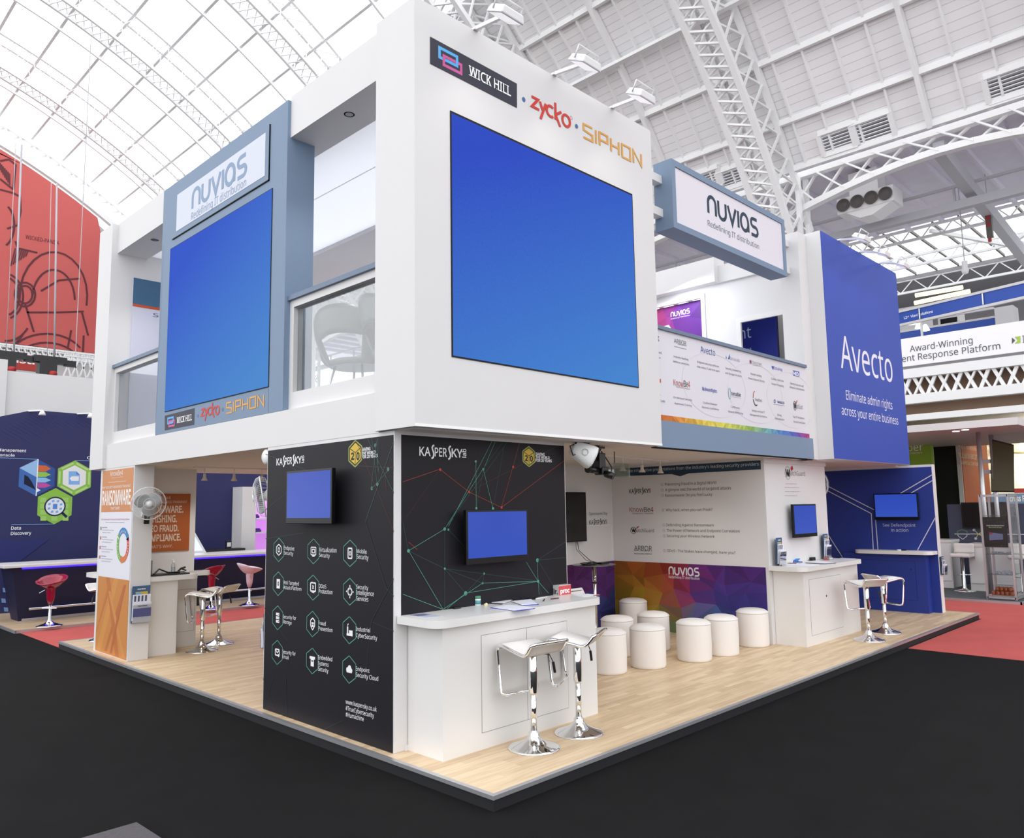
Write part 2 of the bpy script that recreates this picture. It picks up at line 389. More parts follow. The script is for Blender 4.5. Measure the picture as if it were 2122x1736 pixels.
VX, VZ, Y0, BAY = 2.0, 6.0, 8.61, 8.5
TYS = [Y0-10.36*3, Y0-10.36*2, Y0-10.36, Y0]+[Y0+BAY*k for k in range(1, 6)]
def vr(th): return 4.074*th*th-8.56*th+23.52
def vp(th, y, off=0.0):
    r = vr(th)+off; return Vector((VX+r*math.cos(th), y, VZ+r*math.sin(th)))
RB = 1.9
def onvault(u, v, off=RB):
    d = ray(u, v); lo, hi = 1.0, 140.0
    for _ in range(60):
        m = (lo+hi)/2; p = CAM+d*m; dx, dz = p.x-VX, p.z-VZ
        if math.hypot(dx, dz) < vr(math.atan2(dz, dx))+off: lo = m
        else: hi = m
    p = CAM+d*lo; return math.atan2(p.z-VZ, p.x-VX), p.y
R = math.radians
TH0, TH1 = R(20.6), R(49)
def boards():
    m = bpy.data.materials.new('white_roof_boards'); m.use_nodes = True; nt = m.node_tree; bs = nt.nodes['Principled BSDF']
    uv = nt.nodes.new('ShaderNodeUVMap'); uv.uv_map = 'UVMap'; br = nt.nodes.new('ShaderNodeTexBrick')
    br.inputs['Scale'].default_value = 1.0; br.inputs['Brick Width'].default_value = 90; br.inputs['Row Height'].default_value = 0.26; br.inputs['Mortar Size'].default_value = 0.012
    br.inputs['Color1'].default_value = S(248, 247, 247); br.inputs['Color2'].default_value = S(240, 239, 241); br.inputs['Mortar'].default_value = S(214, 212, 213)
    nt.links.new(uv.outputs[0], br.inputs['Vector']); nt.links.new(br.outputs['Color'], bs.inputs['Base Color']); bs.inputs['Roughness'].default_value = 0.6
    b = MB(); n = 16
    for i in range(n):
        a, c = TH0+(TH1-TH0)*i/n, TH0+(TH1-TH0)*(i+1)/n
        b.mesh([vp(a, -26, RB), vp(a, 54, RB), vp(c, 54, RB), vp(c, -26, RB)], [(0, 1, 2, 3)], m)
    for ya, yb in zip(TYS, TYS[1:]):                           # narrow ribs on the boarding
        for k in range(1, 10):
            yy = ya+(yb-ya)*k/10
            if yy > 52 or k == 5: continue
            for i in range(6):
                a, c = TH0+(TH1-TH0)*i/6, TH0+(TH1-TH0)*(i+1)/6
                b.bar(vp(a, yy, RB-.06), vp(c, yy, RB-.06), .16, .07, STEEL, up=(0, 1, 0))
    o = b.build('ceiling', fix=False); me = o.data; u = me.uv_layers.new(name='UVMap')
    for l in me.loops:
        co = me.vertices[l.vertex_index].co; u.data[l.index].uv = (co.y, math.atan2(co.z-VZ, co.x-VX)*21)
    struct(o, 'white boarded lower part of the vaulted hall roof with narrow ribs')
boards()
PANE = mat_glass('roof_glass', (0.95, 0.97, 0.98, 1), 0.0, 0.12, edge=0.0)
def glassroof():
    b = MB(); a0, a1, n = TH1, R(128), 30
    for i in range(n):
        a, c = a0+(a1-a0)*i/n, a0+(a1-a0)*(i+1)/n
        b.mesh([vp(a, -26, RB+.1), vp(a, 54, RB+.1), vp(c, 54, RB+.1), vp(c, -26, RB+.1)], [(0, 1, 2, 3)], PANE)
    struct(b.build('window_1'), 'bright glazed crown of the vaulted hall roof')
glassroof()
k = 0
for deg in (20.8, 25, 30.5, 36.2, 42, 49, 54.5, 60, 65.5, 71, 76.5, 82, 87.5, 93, 99, 105, 111, 117, 123):
    b = MB(); a = R(deg); h = .55 if deg in (36.2, 49) else .3
    if h > .5:
        for e in (RB-.05, RB-.55): b.bar(vp(a, -26, e), vp(a, 52, e), .22, .12, STEEL)
        y = -25.5
        while y < 51.5:
            b.bar(vp(a, y, RB-.08), vp(a, y+.42, RB-.52), .06, .06, STEEL); b.bar(vp(a, y+.42, RB-.52), vp(a, y+.85, RB-.08), .06, .06, STEEL); y += .85
    else: b.bar(vp(a, -26, RB-.12), vp(a, 52, RB-.12), .13, .22, STEEL)
    o = struct(b.build('roof_beam', fix=False), 'white purlin running the length of the vaulted roof'); o['group'] = 'purlins of the hall roof'
def truss(y0, a0, a1, full=True):
    b = MB(); n = 2*int((a1-a0)/R(4.6)); w, h = .5, 1.75
    for yy in (y0-w, y0+w):
        for e in (0, h):
            for i in range(n):
                t, u = a0+(a1-a0)*i/n, a0+(a1-a0)*(i+1)/n
                cw = .2 if t < R(50) else .13; b.bar(vp(t, yy, e), vp(u, yy, e), cw, cw, STEEL, up=(0, 1, 0))
    st = n*2
    for i in range(st):
        t, u = a0+(a1-a0)*i/st, a0+(a1-a0)*(i+1)/st
        lw_ = .07 if t < R(50) else .035; b.bar(vp(t, y0-w, 0), vp(u, y0+w, 0), lw_, lw_, STEEL); b.bar(vp(t, y0+w, .1), vp(u, y0-w, .1), lw_, lw_, STEEL)
        if i % 2 == 0:
            u2 = a0+(a1-a0)*(i+2)/st
            for yy in (y0-w, y0+w):
                b.bar(vp(t, yy, 0), vp(u2, yy, h), lw_, lw_, STEEL); b.bar(vp(t, yy+.09, h), vp(u2, yy+.09, 0), lw_, lw_, STEEL)
            b.bar(vp(t, y0-w, h), vp(u2, y0+w, h), lw_, lw_, STEEL)
    return b
for ty_ in TYS[1:-1]:
    b = truss(ty_, R(15), R(126)); o = struct(b.build('roof_truss', fix=False), 'white lattice arch truss carrying the vaulted roof'); o['group'] = 'arch trusses of the hall roof'
for ya_, yb_ in zip(TYS, TYS[1:]):
    b = MB(); y = (ya_+yb_)/2
    for i in range(24):
        t, u = R(20.6)+R(106)*i/24, R(20.6)+R(106)*(i+1)/24
        b.bar(vp(t, y, RB-.2), vp(u, y, RB-.2), .34, .14 if t < R(49) else .1, STEEL, up=(0, 1, 0))
    o = struct(b.build('roof_beam', fix=False), 'white intermediate arch rib between two trusses of the roof'); o['group'] = 'arch ribs of the hall roof'
# arcade girder and columns along the side of the nave
GX = 24.0
for ya, yb in zip(TYS, TYS[1:]):
    b = MB(); n = 10
    def zb(y, ya=ya, yb=yb): return 12.65+.75*math.sin(math.pi*(y-ya)/(yb-ya))
    for i in range(n):
        y, q = ya+(yb-ya)*i/n, ya+(yb-ya)*(i+1)/n
        b.bar((GX, y, zb(y)), (GX, q, zb(q)), .3, .22, STEEL); b.bar((GX, y, 14.05), (GX, q, 14.05), .3, .22, STEEL)
        b.bar((GX-.1, y, zb(y)), (GX-.1, q, 14.05), .06, .13, STEEL, up=(1, 0, 0)); b.bar((GX+.1, y, 14.05), (GX+.1, q, zb(q)), .06, .13, STEEL, up=(1, 0, 0))
    o = struct(b.build('side_beam', fix=False), 'white lattice girder spanning between the side columns of the hall'); o['group'] = 'girders along the side of the hall'
    b = MB(); y = ya
    for dx in (-.35, .35):
        for dy in (-.5, .5): b.bar((GX+dx, y+dy, 0), (GX+dx, y+dy, 14), .16, .16, STEEL)
    z = 0
    while z < 13.6:
        for dx in (-.35, .35): b.bar((GX+dx, y-.5, z), (GX+dx, y+.5, z+.8), .08, .05, STEEL); b.bar((GX+dx+.07, y+.5, z), (GX+dx+.07, y-.5, z+.8), .08, .05, STEEL)
        for dy in (-.5, .5): b.bar((GX-.35, y+dy, z), (GX+.35, y+dy, z+.8), .06, .05, STEEL)
        z += .8
    o = struct(b.build('hall_column', fix=False), 'white lattice iron column at the side of the hall'); o['group'] = 'side columns of the hall'
# louvred vents low on the boarding
LOUV = mat('louvre_white', S(238, 240, 245), 0.4); DARKG = mat('dark_gap', S(96, 92, 90), 0.7)
def vent(cs, label):
    T = thing('louvre_vent', label, 'vent', (0, 0, 0))
    (ta, ya), (tb, yb) = [onvault(*c) for c in cs]; t0, t1 = min(ta, tb), max(ta, tb); y0, y1 = min(ya, yb), max(ya, yb)
    b = MB(); e = RB-.1
    for p, q in (((t0, y0), (t0, y1)), ((t1, y0), (t1, y1)), ((t0, y0), (t1, y0)), ((t0, y1), (t1, y1))): b.bar(vp(p[0], p[1], e), vp(q[0], q[1], e), .16, .2, STEEL)
    b.build('vent_frame', T)
    b = MB(); b.mesh([vp(t0, y0, RB-.03), vp(t0, y1, RB-.03), vp(t1, y1, RB-.03), vp(t1, y0, RB-.03)], [(0, 1, 2, 3)], DARKG)
    n = 7
    for i in range(n):
        t = t0+(t1-t0)*(i+.5)/n; b.bar(vp(t, y0, e+.02), vp(t, y1, e+.02), .14, .03, LOUV)
    b.build('louvres', T, fix=False)
vent([(1711, 322), (1768, 254)], 'louvred roof vent, far one of the pair above the duct with four nozzles')
vent([(1778, 306), (1845, 230)], 'louvred roof vent, near one of the pair above the duct with four nozzles')
vent([(2052, 214), (2130, 130)], 'louvred roof vent high on the boarding beyond the intermediate rib')
vent([(1450, 396), (1490, 344)], 'louvred roof vent half hidden by the hanging slate blue sign, its far half')
vent([(1500, 394), (1552, 334)], 'louvred roof vent just above the hanging slate blue sign')
# ---- side aisle beyond the girder: boarded slope, skylight, walkway
AISLE = mat('lilac_grey_boards', S(232, 228, 240), 0.7, noise=0.06, nscale=2)
b = MB(); b.mesh([(24.2, -26, 14.6), (24.2, 52, 14.6), (34.5, 52, 14.6), (34.5, -26, 14.6)], [(0, 1, 2, 3)], AISLE)
y = -25
while y < 50: b.bar((24.3, y, 14.5), (34.5, y, 14.5), .12, .2, AISLE); y += 1.42
struct(b.build('ceiling_2', fix=False), 'lilac grey boarded roof of the side aisle')
b = MB(); b.mesh([(34.5, -26, 14.65), (34.5, 52, 14.65), (42.5, 52, 14.65), (42.5, -26, 14.65)], [(0, 1, 2, 3)], PANE); struct(b.build('window_2'), 'bright skylight over the side aisle')
BRONZE = mat('glazing_bar_grey', S(120, 116, 112), 0.6)
b = MB(); y = -25.4
while y < 51: b.bar((34.5, y, 14.55), (42.5, y, 14.55), .08, .12, BRONZE); y += 1.07
struct(b.build('trim_1', fix=False), 'thin grey glazing bars of the aisle skylight')
def lat(name, label, p, q, h, n, m=STEEL, w=.12, r=.05, cat=None):
    b = MB(); p = Vector(p); q = Vector(q); up = Vector((0, 0, h))
    b.bar(p, q, w, w, m); b.bar(p+up, q+up, w, w, m)
    for i in range(n):
        a, c = p.lerp(q, i/n), p.lerp(q, (i+.5)/n); d = p.lerp(q, (i+1)/n); b.bar(a, c+up, r, r, m); b.bar(c+up, d, r, r, m)
    o = b.build(name, fix=False); return struct(o, label)
lat('walkway_beam', 'white lattice beam under the near edge of the aisle skylight', (34.3, -20, 13.9), (34.3, 50, 13.9), .5, 80)
lat('walkway_beam', 'white lattice beam crossing the middle of the aisle skylight', (38.5, -20, 13.9), (38.5, 50, 13.9), .5, 80)
lat('walkway_beam', 'white lattice beam at the far edge of the aisle skylight', (42.6, -20, 13.6), (42.6, 50, 13.6), .7, 50)
b = MB(); b.box(27.6, -20, 12.55, 27.9, 50, 12.85, STEELG)
for y in range(-20, 50, 3): b.box(27.7, y, 12.85, 27.78, y+.08, 13.45, STEELG)
b.bar((27.74, -20, 13.45), (27.74, 50, 13.45), .1, .1, STEELG); struct(b.build('walkway_beam', fix=False), 'grey walkway beam with handrail under the lilac boarding')
b = MB(); b.bar((24.2, Y0-BAY*.6, 13.6), (46, Y0-BAY*.6, 11.4), .35, .5, STEELG); struct(b.build('aisle_beam'), 'sloping lilac grey beam crossing the aisle skylight')
b = MB(); b.bar((34.5, 6.8, 14.2), (38.5, 4.6, 13.9), .16, .16, STEEL); b.bar((38.5, 4.6, 13.9), (36.5, 2.2, 14.4), .16, .16, STEEL); struct(b.build('aisle_beam', fix=False), 'white diagonal braces meeting under the aisle skylight')
b = MB(); b.box(49, -26, 0, 49.4, 52, 14.5, mat('aisle_wall_grey', S(150, 148, 152), .8)); struct(b.build('wall_right'), 'grey outer wall of the side aisle')
b = MB(); b.box(42.5, -26, 14.3, 49.2, 52, 14.5, mat('grey_roof_strip', S(150, 148, 152), .8)); struct(b.build('ceiling_3'), 'grey roof strip beyond the aisle skylight')
# ducts with four round nozzles
def duct(y0, y1, zc, label):
    T = thing('air_duct', label, 'air duct', (26.4, (y0+y1)/2, zc))
    b = MB(); b.box(25.9, y0, zc-.3, 26.9, y1, zc+.3, STEEL); b.box(26.0, y0+.55, zc+.3, 26.8, y1-.45, 14.4, STEEL)
    b.prism([(y0+.1, zc-.3), (y1-.3, zc-.3), (y1-.8, zc-.62), (y0+.8, zc-.62)], lambda a, c, t: (t, a, c), 25.95, 26.85, STEEL); b.build('duct_body', T)
    n = 4
    for i in range(n):
        yc = y0+(y1-y0)*(i+.5)/n; b = MB()
        b.lathe([(.24, 0), (.25, -.06), (.21, -.06), (.2, .0), (.14, -.02), (.13, .02), (.06, -.03), (0, -.03)], (25.86, yc, zc), DARKG, 20, axis='x'); b.build('nozzle', T)
duct(5.55, 7.6, 13.2, 'white air duct with four round nozzles hanging under the aisle roof')
duct(-.9, 1.35, 14.0, 'white air duct with round nozzles by the sloping aisle beam')
# gallery: lattice beam, floor, white banner, shell-scheme stand
lat('gallery_beam', 'white lattice girder along the gallery edge', (GX-.2, -20, 5.25), (GX-.2, 50, 5.25), .85, 92, w=.3, r=.1)
b = MB()
for i in range(92):
    y = -20+70*i/92; b.bar((GX-.22, y+.38, 5.3), (GX-.22, y+.76, 6.05), .1, .06, STEEL); b.bar((GX-.22, y, 6.05), (GX-.22, y+.38, 5.3), .1, .06, STEEL)
b.box(GX-.3, -20, 4.55, GX, 50, 4.75, STEEL); b.box(GX+.5, -20, 4.7, GX+.6, 50, 6.2, mat('brown_gallery_board', S(150, 124, 106), .8)); struct(b.build('trim_2', fix=False), 'second set of lattice bars and lower rail of the gallery edge')
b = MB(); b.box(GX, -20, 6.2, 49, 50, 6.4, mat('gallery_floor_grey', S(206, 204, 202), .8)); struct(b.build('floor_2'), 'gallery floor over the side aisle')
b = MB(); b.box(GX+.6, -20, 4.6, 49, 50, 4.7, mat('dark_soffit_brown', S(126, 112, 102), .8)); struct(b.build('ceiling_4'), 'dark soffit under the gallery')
b = MB(); b.box(30, -20, 0, 30.3, 50, 4.6, mat('cream_wall', S(206, 200, 176), .7)); struct(b.build('wall_right_2'), 'cream wall under the gallery')
T = thing('banner', 'long white banner with grey lettering and a green arrow on the gallery front', 'banner', (GX-.35, 2, 6.3))
b = MB(); b.box(GX-.37, -3.5, 6.34, GX-.35, 5.6, 7.27, mat('banner_cloth_white', S(250, 248, 252), .6)); b.build('cloth', T)
d = Decal('x', GX-.38, Z(1780, 560, 2.48)); g = S(92, 92, 96)
d.text('Award-Winning', (262, 418), (585, 376), (262, 386), g); d.text('ent Response Platform', (222, 470), (727, 405), (228, 437), g)
d.poly([(786, 345), (803, 360), (786, 378)], S(90, 92, 96)); d.poly([(800, 342), (830, 338), (830, 372), (800, 378), (815, 360)], S(168, 200, 90))
d.text('I', (842, 372), (852, 371), (842, 335), g); d.build('lettering', T)
# shell scheme stand on the gallery
SB = mat('shell_scheme_blue', S(44, 82, 178), .5)
T = thing('shell_scheme_stand', 'blue and white shell scheme stand up on the gallery', 'exhibition stand', (27, 3, 6.4))
P0, P1 = on('z', 8.87, 1866, 660), on('z', 8.87, 2122, 601); e = (P1-P0).normalized(); P0 -= e*.6; P1 += e*3; up = Vector((0, 0, 1)); nb = e.cross(up)
if nb.x > 0: nb = -nb
b = MB(); b.bar(P0, P1, .06, .46, SB); b.build('fascia_board', T)
b = MB(); [b.bar(P0+up*z+nb*.02, P1+up*z+nb*.02, .12, .09, WHITE) for z in (.26, -.26)]
for t in (1.4, 3.7, 5.9): b.bar(P0+e*t-up*.2+nb*.05, P0+e*t+up*.2+nb*.05, .04, .07, ALU)
b.build('fascia_rail', T, fix=False)
q0, q1 = on('x', 31, 1915, 692), on('x', 31, 2062, 669); zc_ = (q0.z+q1.z)/2
b = MB(); b.bar((31, q0.y+2, zc_), (31, q1.y, zc_), .06, .4, SB); [b.bar((31, q0.y+2, zc_+z), (31, q1.y, zc_+z), .1, .08, WHITE) for z in (.24, -.24, .6)]; b.build('rear_fascia', T, fix=False)
for t, lbz in ((1.4, 6.4), (5.9, 6.4)): b = MB(); b.bar(P0+e*t-up*.28, Vector(((P0+e*t).x, (P0+e*t).y, 6.41)), .07, .07, WHITE); b.build('upright', T)
b = MB(); q0, q1 = on('x', 30, 2060, 638), on('x', 30, 2104, 690); b.box(30, q1.y, q1.z-.6, 30.8, q0.y, q0.z, WHITE); b.build('side_board', T)
b = MB(); q0, q1 = on('x', 33, 1860, 640), on('x', 33, 1915, 720); b.box(33, q1.y-.4, 6.45, 33.1, q0.y+2, q0.z, WHITE); b.build('rear_board', T)
b = MB(); q0, q1 = on('x', 34, 1943, 658), on('x', 34, 1990, 673); b.box(34, q1.y, q1.z-.3, 34.8, q0.y, q0.z+.2, WPLAS)
for k in range(9): y = q1.y+.1+(q0.y-q1.y-.2)*k/9; b.box(33.98, y, q1.z, 34, y+.07, q0.z-.1, BLACKM)
b.build('air_unit', T, fix=False)
b = MB(); vs, fs = text_mesh('L24  Viavi Solutions', .02); b.mesh([P0+e*(.75+v[0]*.19)+nb*.034+up*(-.06+v[1]*.19) for v in vs], fs, PRINT, S(235, 240, 250)); b.build('lettering', T, fix=False)
LAMPW = mat('lamp_warm', S(255, 244, 214), .5, emit=S(255, 238, 190), es=1.1); LAMPC = mat('lamp_white', S(250, 250, 250), .5, emit=(1, 1, 1, 1), es=1.5)
for i, (u, v) in enumerate(((1891, 672), (1905, 680), (1918, 685))):
    p = on('x', 29, u, v); b = MB(); b.lathe([(.16, 0), (.12, .1), (.05, .25)], p, LAMPC, 14)
    tag(b.build('spotlight'), ('spotlight in the gallery stand, first from the tall blue block', 'spotlight in the gallery stand, middle of three above the white banner', 'spotlight in the gallery stand, third from the tall blue block')[i], 'spotlight', 'spotlights in the gallery stand')
for i, (p0, p1) in enumerate((((1897, 612), (1995, 595)), ((1895, 628), (2010, 603)))):
    a, c = on('x', 34, *p0), on('x', 34, *p1); b = MB(); b.tube([a, c], .1, LAMPW, 8)
    tag(b.build('strip_light'), ('short glowing strip light under the lattice beam of the aisle', 'long glowing strip light just below the short one in the aisle')[i], 'strip light')
# ---- far end of the hall
EY = Y0+BAY*5
b = MB(); n = 24; A = [vp(R(12)+R(116)*i/n, EY, -.2) for i in range(n+1)]; A += [Vector((A[-1].x, EY, 0)), Vector((A[0].x, EY, 0))]
b.prism([(p.x, p.z) for p in A], lambda x, z, t: (x, t, z), EY+.4, EY+.8, WHITE); struct(b.build('wall_end'), 'white end wall of the hall below the arch')
b = MB()
for i in range(48):
    t, u = R(12)+R(116)*i/48, R(12)+R(116)*(i+1)/48
    for e, w in ((.3, .35), (1.5, .3)): b.bar(vp(t, EY, e), vp(u, EY, e), w, w, STEEL)
    b.bar(vp(t, EY, .3), vp(u, EY, 1.5), .12, .1, STEEL); b.bar(vp(t, EY+.15, 1.5), vp(u, EY+.15, .3), .12, .1, STEEL)
struct(b.build('end_beam', fix=False), 'white lattice arch over the end wall of the hall')
BY = EY-.9
T = thing('banner', 'huge red banner with dark line drawing hanging at the far end of the hall', 'banner', (8, BY, 12))
REDB = mat('red_banner_cloth', S(206, 96, 92), .7, noise=.04, nscale=.3)
bl = on('y', BY, -60, 700); br = on('y', BY, 200, 733); poly = [(bl.x-8, bl.z), (br.x, br.z)]
for i in range(14):
    p = vp(R(46)+R(60)*i/13, BY, -.45)
    if p.x < br.x: poly.append((p.x, p.z))
    elif i == 0 or True: pass
poly.insert(2, (br.x, min(poly[2][1], 20.0)))
poly.append((bl.x-8, poly[-1][1]))
b = MB(); b.prism(poly, lambda x, z, t: (x, t, z), BY, BY+.05, REDB); b.build('cloth', T)
d = Decal('y', BY, Z(0, 260, 2.7125), off=.02); d.n = 0; ink = S(98, 46, 54)
d.text('WICKED-PANDA', (143, 636), (332, 671), (143, 614), ink, 0, tilt=True)
def arcpx(cx, cy, rx, ry, a0, a1, n=14): return [(cx+rx*math.cos(R(a0+(a1-a0)*k/n)), cy+ry*math.sin(R(a0+(a1-a0)*k/n))) for k in range(n+1)]
def pl(P, w=.11): d.lines(list(zip(P, P[1:])), w, ink)
# plain abstract arcs, bands and hatching in place of the artwork
for q in (arcpx(300, 960, 190, 250, 180, 372), arcpx(300, 980, 120, 170, 190, 360), arcpx(140, 950, 58, 68, 0, 360), arcpx(140, 950, 42, 50, 0, 360), arcpx(20, 960, 110, 130, -70, 70), arcpx(20, 960, 90, 110, -70, 70),
          arcpx(260, 1330, 220, 160, 190, 330), arcpx(260, 1370, 200, 150, 190, 330), arcpx(40, 1010, 150, 200, 40, 95), arcpx(10, 1050, 150, 200, 40, 95), arcpx(10, 560, 70, 120, -60, 70)): pl(q)
for q in ([(0, 200), (50, 190), (88, 220), (75, 360), (0, 300)], [(0, 360), (76, 380), (112, 400), (116, 480), (100, 560), (40, 580)], [(86, 650), (100, 690), (210, 715)], [(230, 930), (330, 870), (450, 860)], [(150, 1050), (320, 1050), (470, 1045)], [(460, 1050), (495, 1180)], [(140, 1000), (190, 1160)], [(400, 1150), (380, 1250)], [(470, 1180), (465, 1275)]): pl(q)
for k in range(7): pl([(0+k*9, 210+k*10), (0+k*9, 250+k*14)], .07); pl([(86+k*12, 690+k*2), (60+k*14, 790-k*9)], .07)
d.build('line_drawing', T)
# lattice truss, hoists and chains before the banner
TY = 40.0; a, c = on('y', TY, -80, 712), on('y', TY, 260, 750)
b = MB(); zt, zb_ = on('y', TY, 0, 712).z, on('y', TY, 0, 729).z
for dy in (0, .5):
    for z in (zt, zb_): b.bar((a.x-3, TY+dy, z), (c.x, TY+dy, z), .09, .09, STEEL)
n = 40
for i in range(n):
    x0, x1, x2 = [a.x-3+(c.x-a.x+3)*(i+e)/n for e in (0, .5, 1)]
    b.bar((x0, TY, zb_), (x1, TY, zt), .06, .06, STEEL); b.bar((x1, TY, zt), (x2, TY, zb_), .06, .06, STEEL); b.bar((x0, TY, zt), (x1, TY, zb_), .06, .06, STEEL)
tag(b.build('lighting_truss', fix=False), 'long white lattice truss hung along the foot of the red banner', 'truss')
p0, p1 = on('y', 38, 133, 736), on('y', 38, 215, 745); z0 = on('y', 38, 150, 782).z
b = MB()
for z in (p0.z, z0): b.bar((p0.x, 38, z), (p1.x+1, 38, z), .08, .08, STEEL)
for i in range(8):
    x0 = p0.x+(p1.x+1-p0.x)*i/8; x1 = p0.x+(p1.x+1-p0.x)*(i+1)/8; b.bar((x0, 38, z0), (x1, 38, p0.z), .06, .06, STEEL); b.bar((x0, 38, p0.z), (x1, 38, z0), .06, .06, STEEL)
b.tube([(p0.x+.5, 38, p0.z), (p0.x+.5, 38, 30)], .02, STEELG, 5); tag(b.build('lighting_truss', fix=False), 'short white lattice truss beside the small red sign', 'truss')
T = thing('sign', 'small red sign with white lettering ending in ast under the banner', 'sign', on('y', 36, 60, 790))
q0, q1, q2 = on('y', 36, -30, 726), on('y', 36, 112, 742), on('y', 36, 60, 768)
b = MB(); b.box(q0.x, 36, q2.z, q1.x, 36.1, q0.z, mat('red_sign', S(176, 52, 44), .6)); b.build('board', T)
d = Decal('y', 36, Z(0, 260, 2.7125), off=.01); d.text('ast:', (62, 1334), (195, 1337), (62, 1298), S(240, 236, 236), .02); d.build('lettering', T)
for (u, v, zt_), lb in zip(((15, 745, 300), (100, 755, 370)), ('black chain hoist at the outer end of the white partition', 'black chain hoist above the white partition, before the short truss')):
    p = on('y', 30, u, v); T = thing('chain_hoist', lb, 'hoist', p); b = MB(); k = 1.0
    b.box(p.x-.55, 29.8, p.z+.05, p.x+.6, 30.2, p.z+.3, BLACK); b.box(p.x-.35, 29.75, p.z-.75, p.x+.25, 30.25, p.z+.05, BLACK); b.build('motor', T)
    b = MB(); b.box(p.x+.55, 29.9, p.z+.0, p.x+.95, 30.1, p.z+.22, BLACK); b.build('cable_box', T); b = MB(); b.lathe([(.12, 0), (.16, -.1), (.05, -.3), (0, -.32)], (p.x+.1, 29.7, p.z-.3), mat('red_hook', S(170, 40, 40), .5), 10); b.build('hook', T)
    b = MB(); q = on('y', 30, u+(30 if u < 50 else 18), zt_ if u < 50 else 380); b.tube([(p.x+.2, 30, p.z+.2), (q.x, 30, q.z)], .035, STEELG, 6); b.tube([(p.x-.05, 30, p.z+.2), (q.x-.2, 30, q.z)], .012, STEELG, 5); b.build('chain', T)
T = thing('partition', 'plain white hoarding behind the navy wall', 'partition', (0, 17, 0))
b = MB(); q = on('y', 17, 195, 783); b.box(-4, 17, 0, 8, 17.2, on('y', 17, 100, 776).z, WHITE); b.build('hoarding_board', T)
b = MB(); b.box(-4, 16.9, 0, on('y', 17, 13, 768).x, 17, on('y', 17, 0, 745).z, WHITE); b.build('end_board', T)

q = on('x', 30, 2050, 466); T = thing('hanging_monitor', 'narrow dark vertical display with red marks hanging under the aisle skylight', 'display', q)
b = MB(); b.box(29.9, q.y-.1, q.z-.5, 30.1, q.y+.1, q.z+.5, mat('dark_grey_case', S(96, 92, 88), .5)); b.tube([(30, q.y, q.z+.5), (30, q.y, 14.6)], .02, STEELG, 5); b.build('case', T, fix=False)
b = MB()
for z in (.25, .0, -.62): b.box(29.88, q.y-.06, q.z+z-.08, 29.9, q.y+.06, q.z+z+.08, mat('red_hook'))
b.build('red_marks', T, fix=False)
q = on('x', 29, 2000, 560); b = MB(); b.lathe([(.1, .35), (.1, .1), (.13, 0), (.1, -.12), (0, -.16)], q, WPLAS, 14); b.tube([q+Vector((0, 0, .3)), (q.x, q.y, 14.5)], .02, STEELG, 5); tag(b.build('dome_camera', fix=False), 'white dome camera on a pole under the aisle skylight', 'security camera')
# ================================================================ NEIGHBOUR STAND WITH THE NAVY BAR
def planks(name, c1, c2, row=.065, wid=.62, rot=0.0, mort=None):
    m = bpy.data.materials.new(name); m.use_nodes = True; nt = m.node_tree; bs = nt.nodes['Principled BSDF']
    tc = nt.nodes.new('ShaderNodeTexCoord'); mp = nt.nodes.new('ShaderNodeMapping'); mp.inputs['Rotation'].default_value = (0, 0, rot)
    br = nt.nodes.new('ShaderNodeTexBrick'); br.inputs['Scale'].default_value = 1; br.inputs['Brick Width'].default_value = wid; br.inputs['Row Height'].default_value = row
    br.inputs['Mortar Size'].default_value = .0008; br.inputs['Bias'].default_value = -.1; br.offset_frequency = 2; br.offset = .37
    br.inputs['Color1'].default_value = c1; br.inputs['Color2'].default_value = c2; br.inputs['Mortar'].default_value = mort or c2
    n = nt.nodes.new('ShaderNodeTexNoise'); n.inputs['Scale'].default_value = 3; n.inputs['Detail'].default_value = 6
    m2 = nt.nodes.new('ShaderNodeMapping'); m2.inputs['Scale'].default_value = (1.2, 14, 1); m2.inputs['Rotation'].default_value = (0, 0, rot)
    mx = nt.nodes.new('ShaderNodeMix'); mx.data_type = 'RGBA'; mx.blend_type = 'MULTIPLY'; mx.inputs[0].default_value = 1
    rp = nt.nodes.new('ShaderNodeValToRGB'); rp.color_ramp.elements[0].color = (.86, .83, .8, 1); rp.color_ramp.elements[1].color = (1, 1, 1, 1); rp.color_ramp.elements[0].position = .35; rp.color_ramp.elements[1].position = .65
    L = nt.links.new
    L(tc.outputs['Object'], mp.inputs['Vector']); L(mp.outputs[0], br.inputs['Vector']); L(tc.outputs['Object'], m2.inputs['Vector']); L(m2.outputs[0], n.inputs['Vector'])
    L(n.outputs['Fac'], rp.inputs['Fac']); L(br.outputs['Color'], mx.inputs[6]); L(rp.outputs['Color'], mx.inputs[7]); L(mx.outputs[2], bs.inputs['Base Color'])
    bs.inputs['Roughness'].default_value = .42; bs.inputs['Specular IOR Level'].default_value = .35
    return m
WOOD = planks('pale_maple_laminate', S(228, 204, 170), S(206, 178, 143))
WOOD2 = planks('oak_laminate', S(214, 190, 158), S(190, 162, 130))
T = thing('bar_platform', 'low wooden platform under the navy bar', 'platform', (-.02, 11.2, 0))
b = MB(); b.box(-.02, 11.2, .03, 12, 16, .05, WOOD2); b.build('deck', T); b = MB(); b.box(-.03, 11.18, 0, 12, 11.2, .045, ALU); b.box(-.04, 11.18, 0, -.02, 16, .045, ALU); b.build('edge_trim', T)
WY = 14.0
T = thing('display_wall', 'navy exhibition wall with hexagon icons and a cut corner behind the navy bar', 'display wall', (2, WY, .05))
tl, tr, sl = on('y', WY, 68.5, 849.5), on('y', WY, 189, 861), on('y', WY, 0, 885)
sx = tl.x-(tl.x-sl.x)*2.2; sz = tl.z-(tl.z-sl.z)*2.2
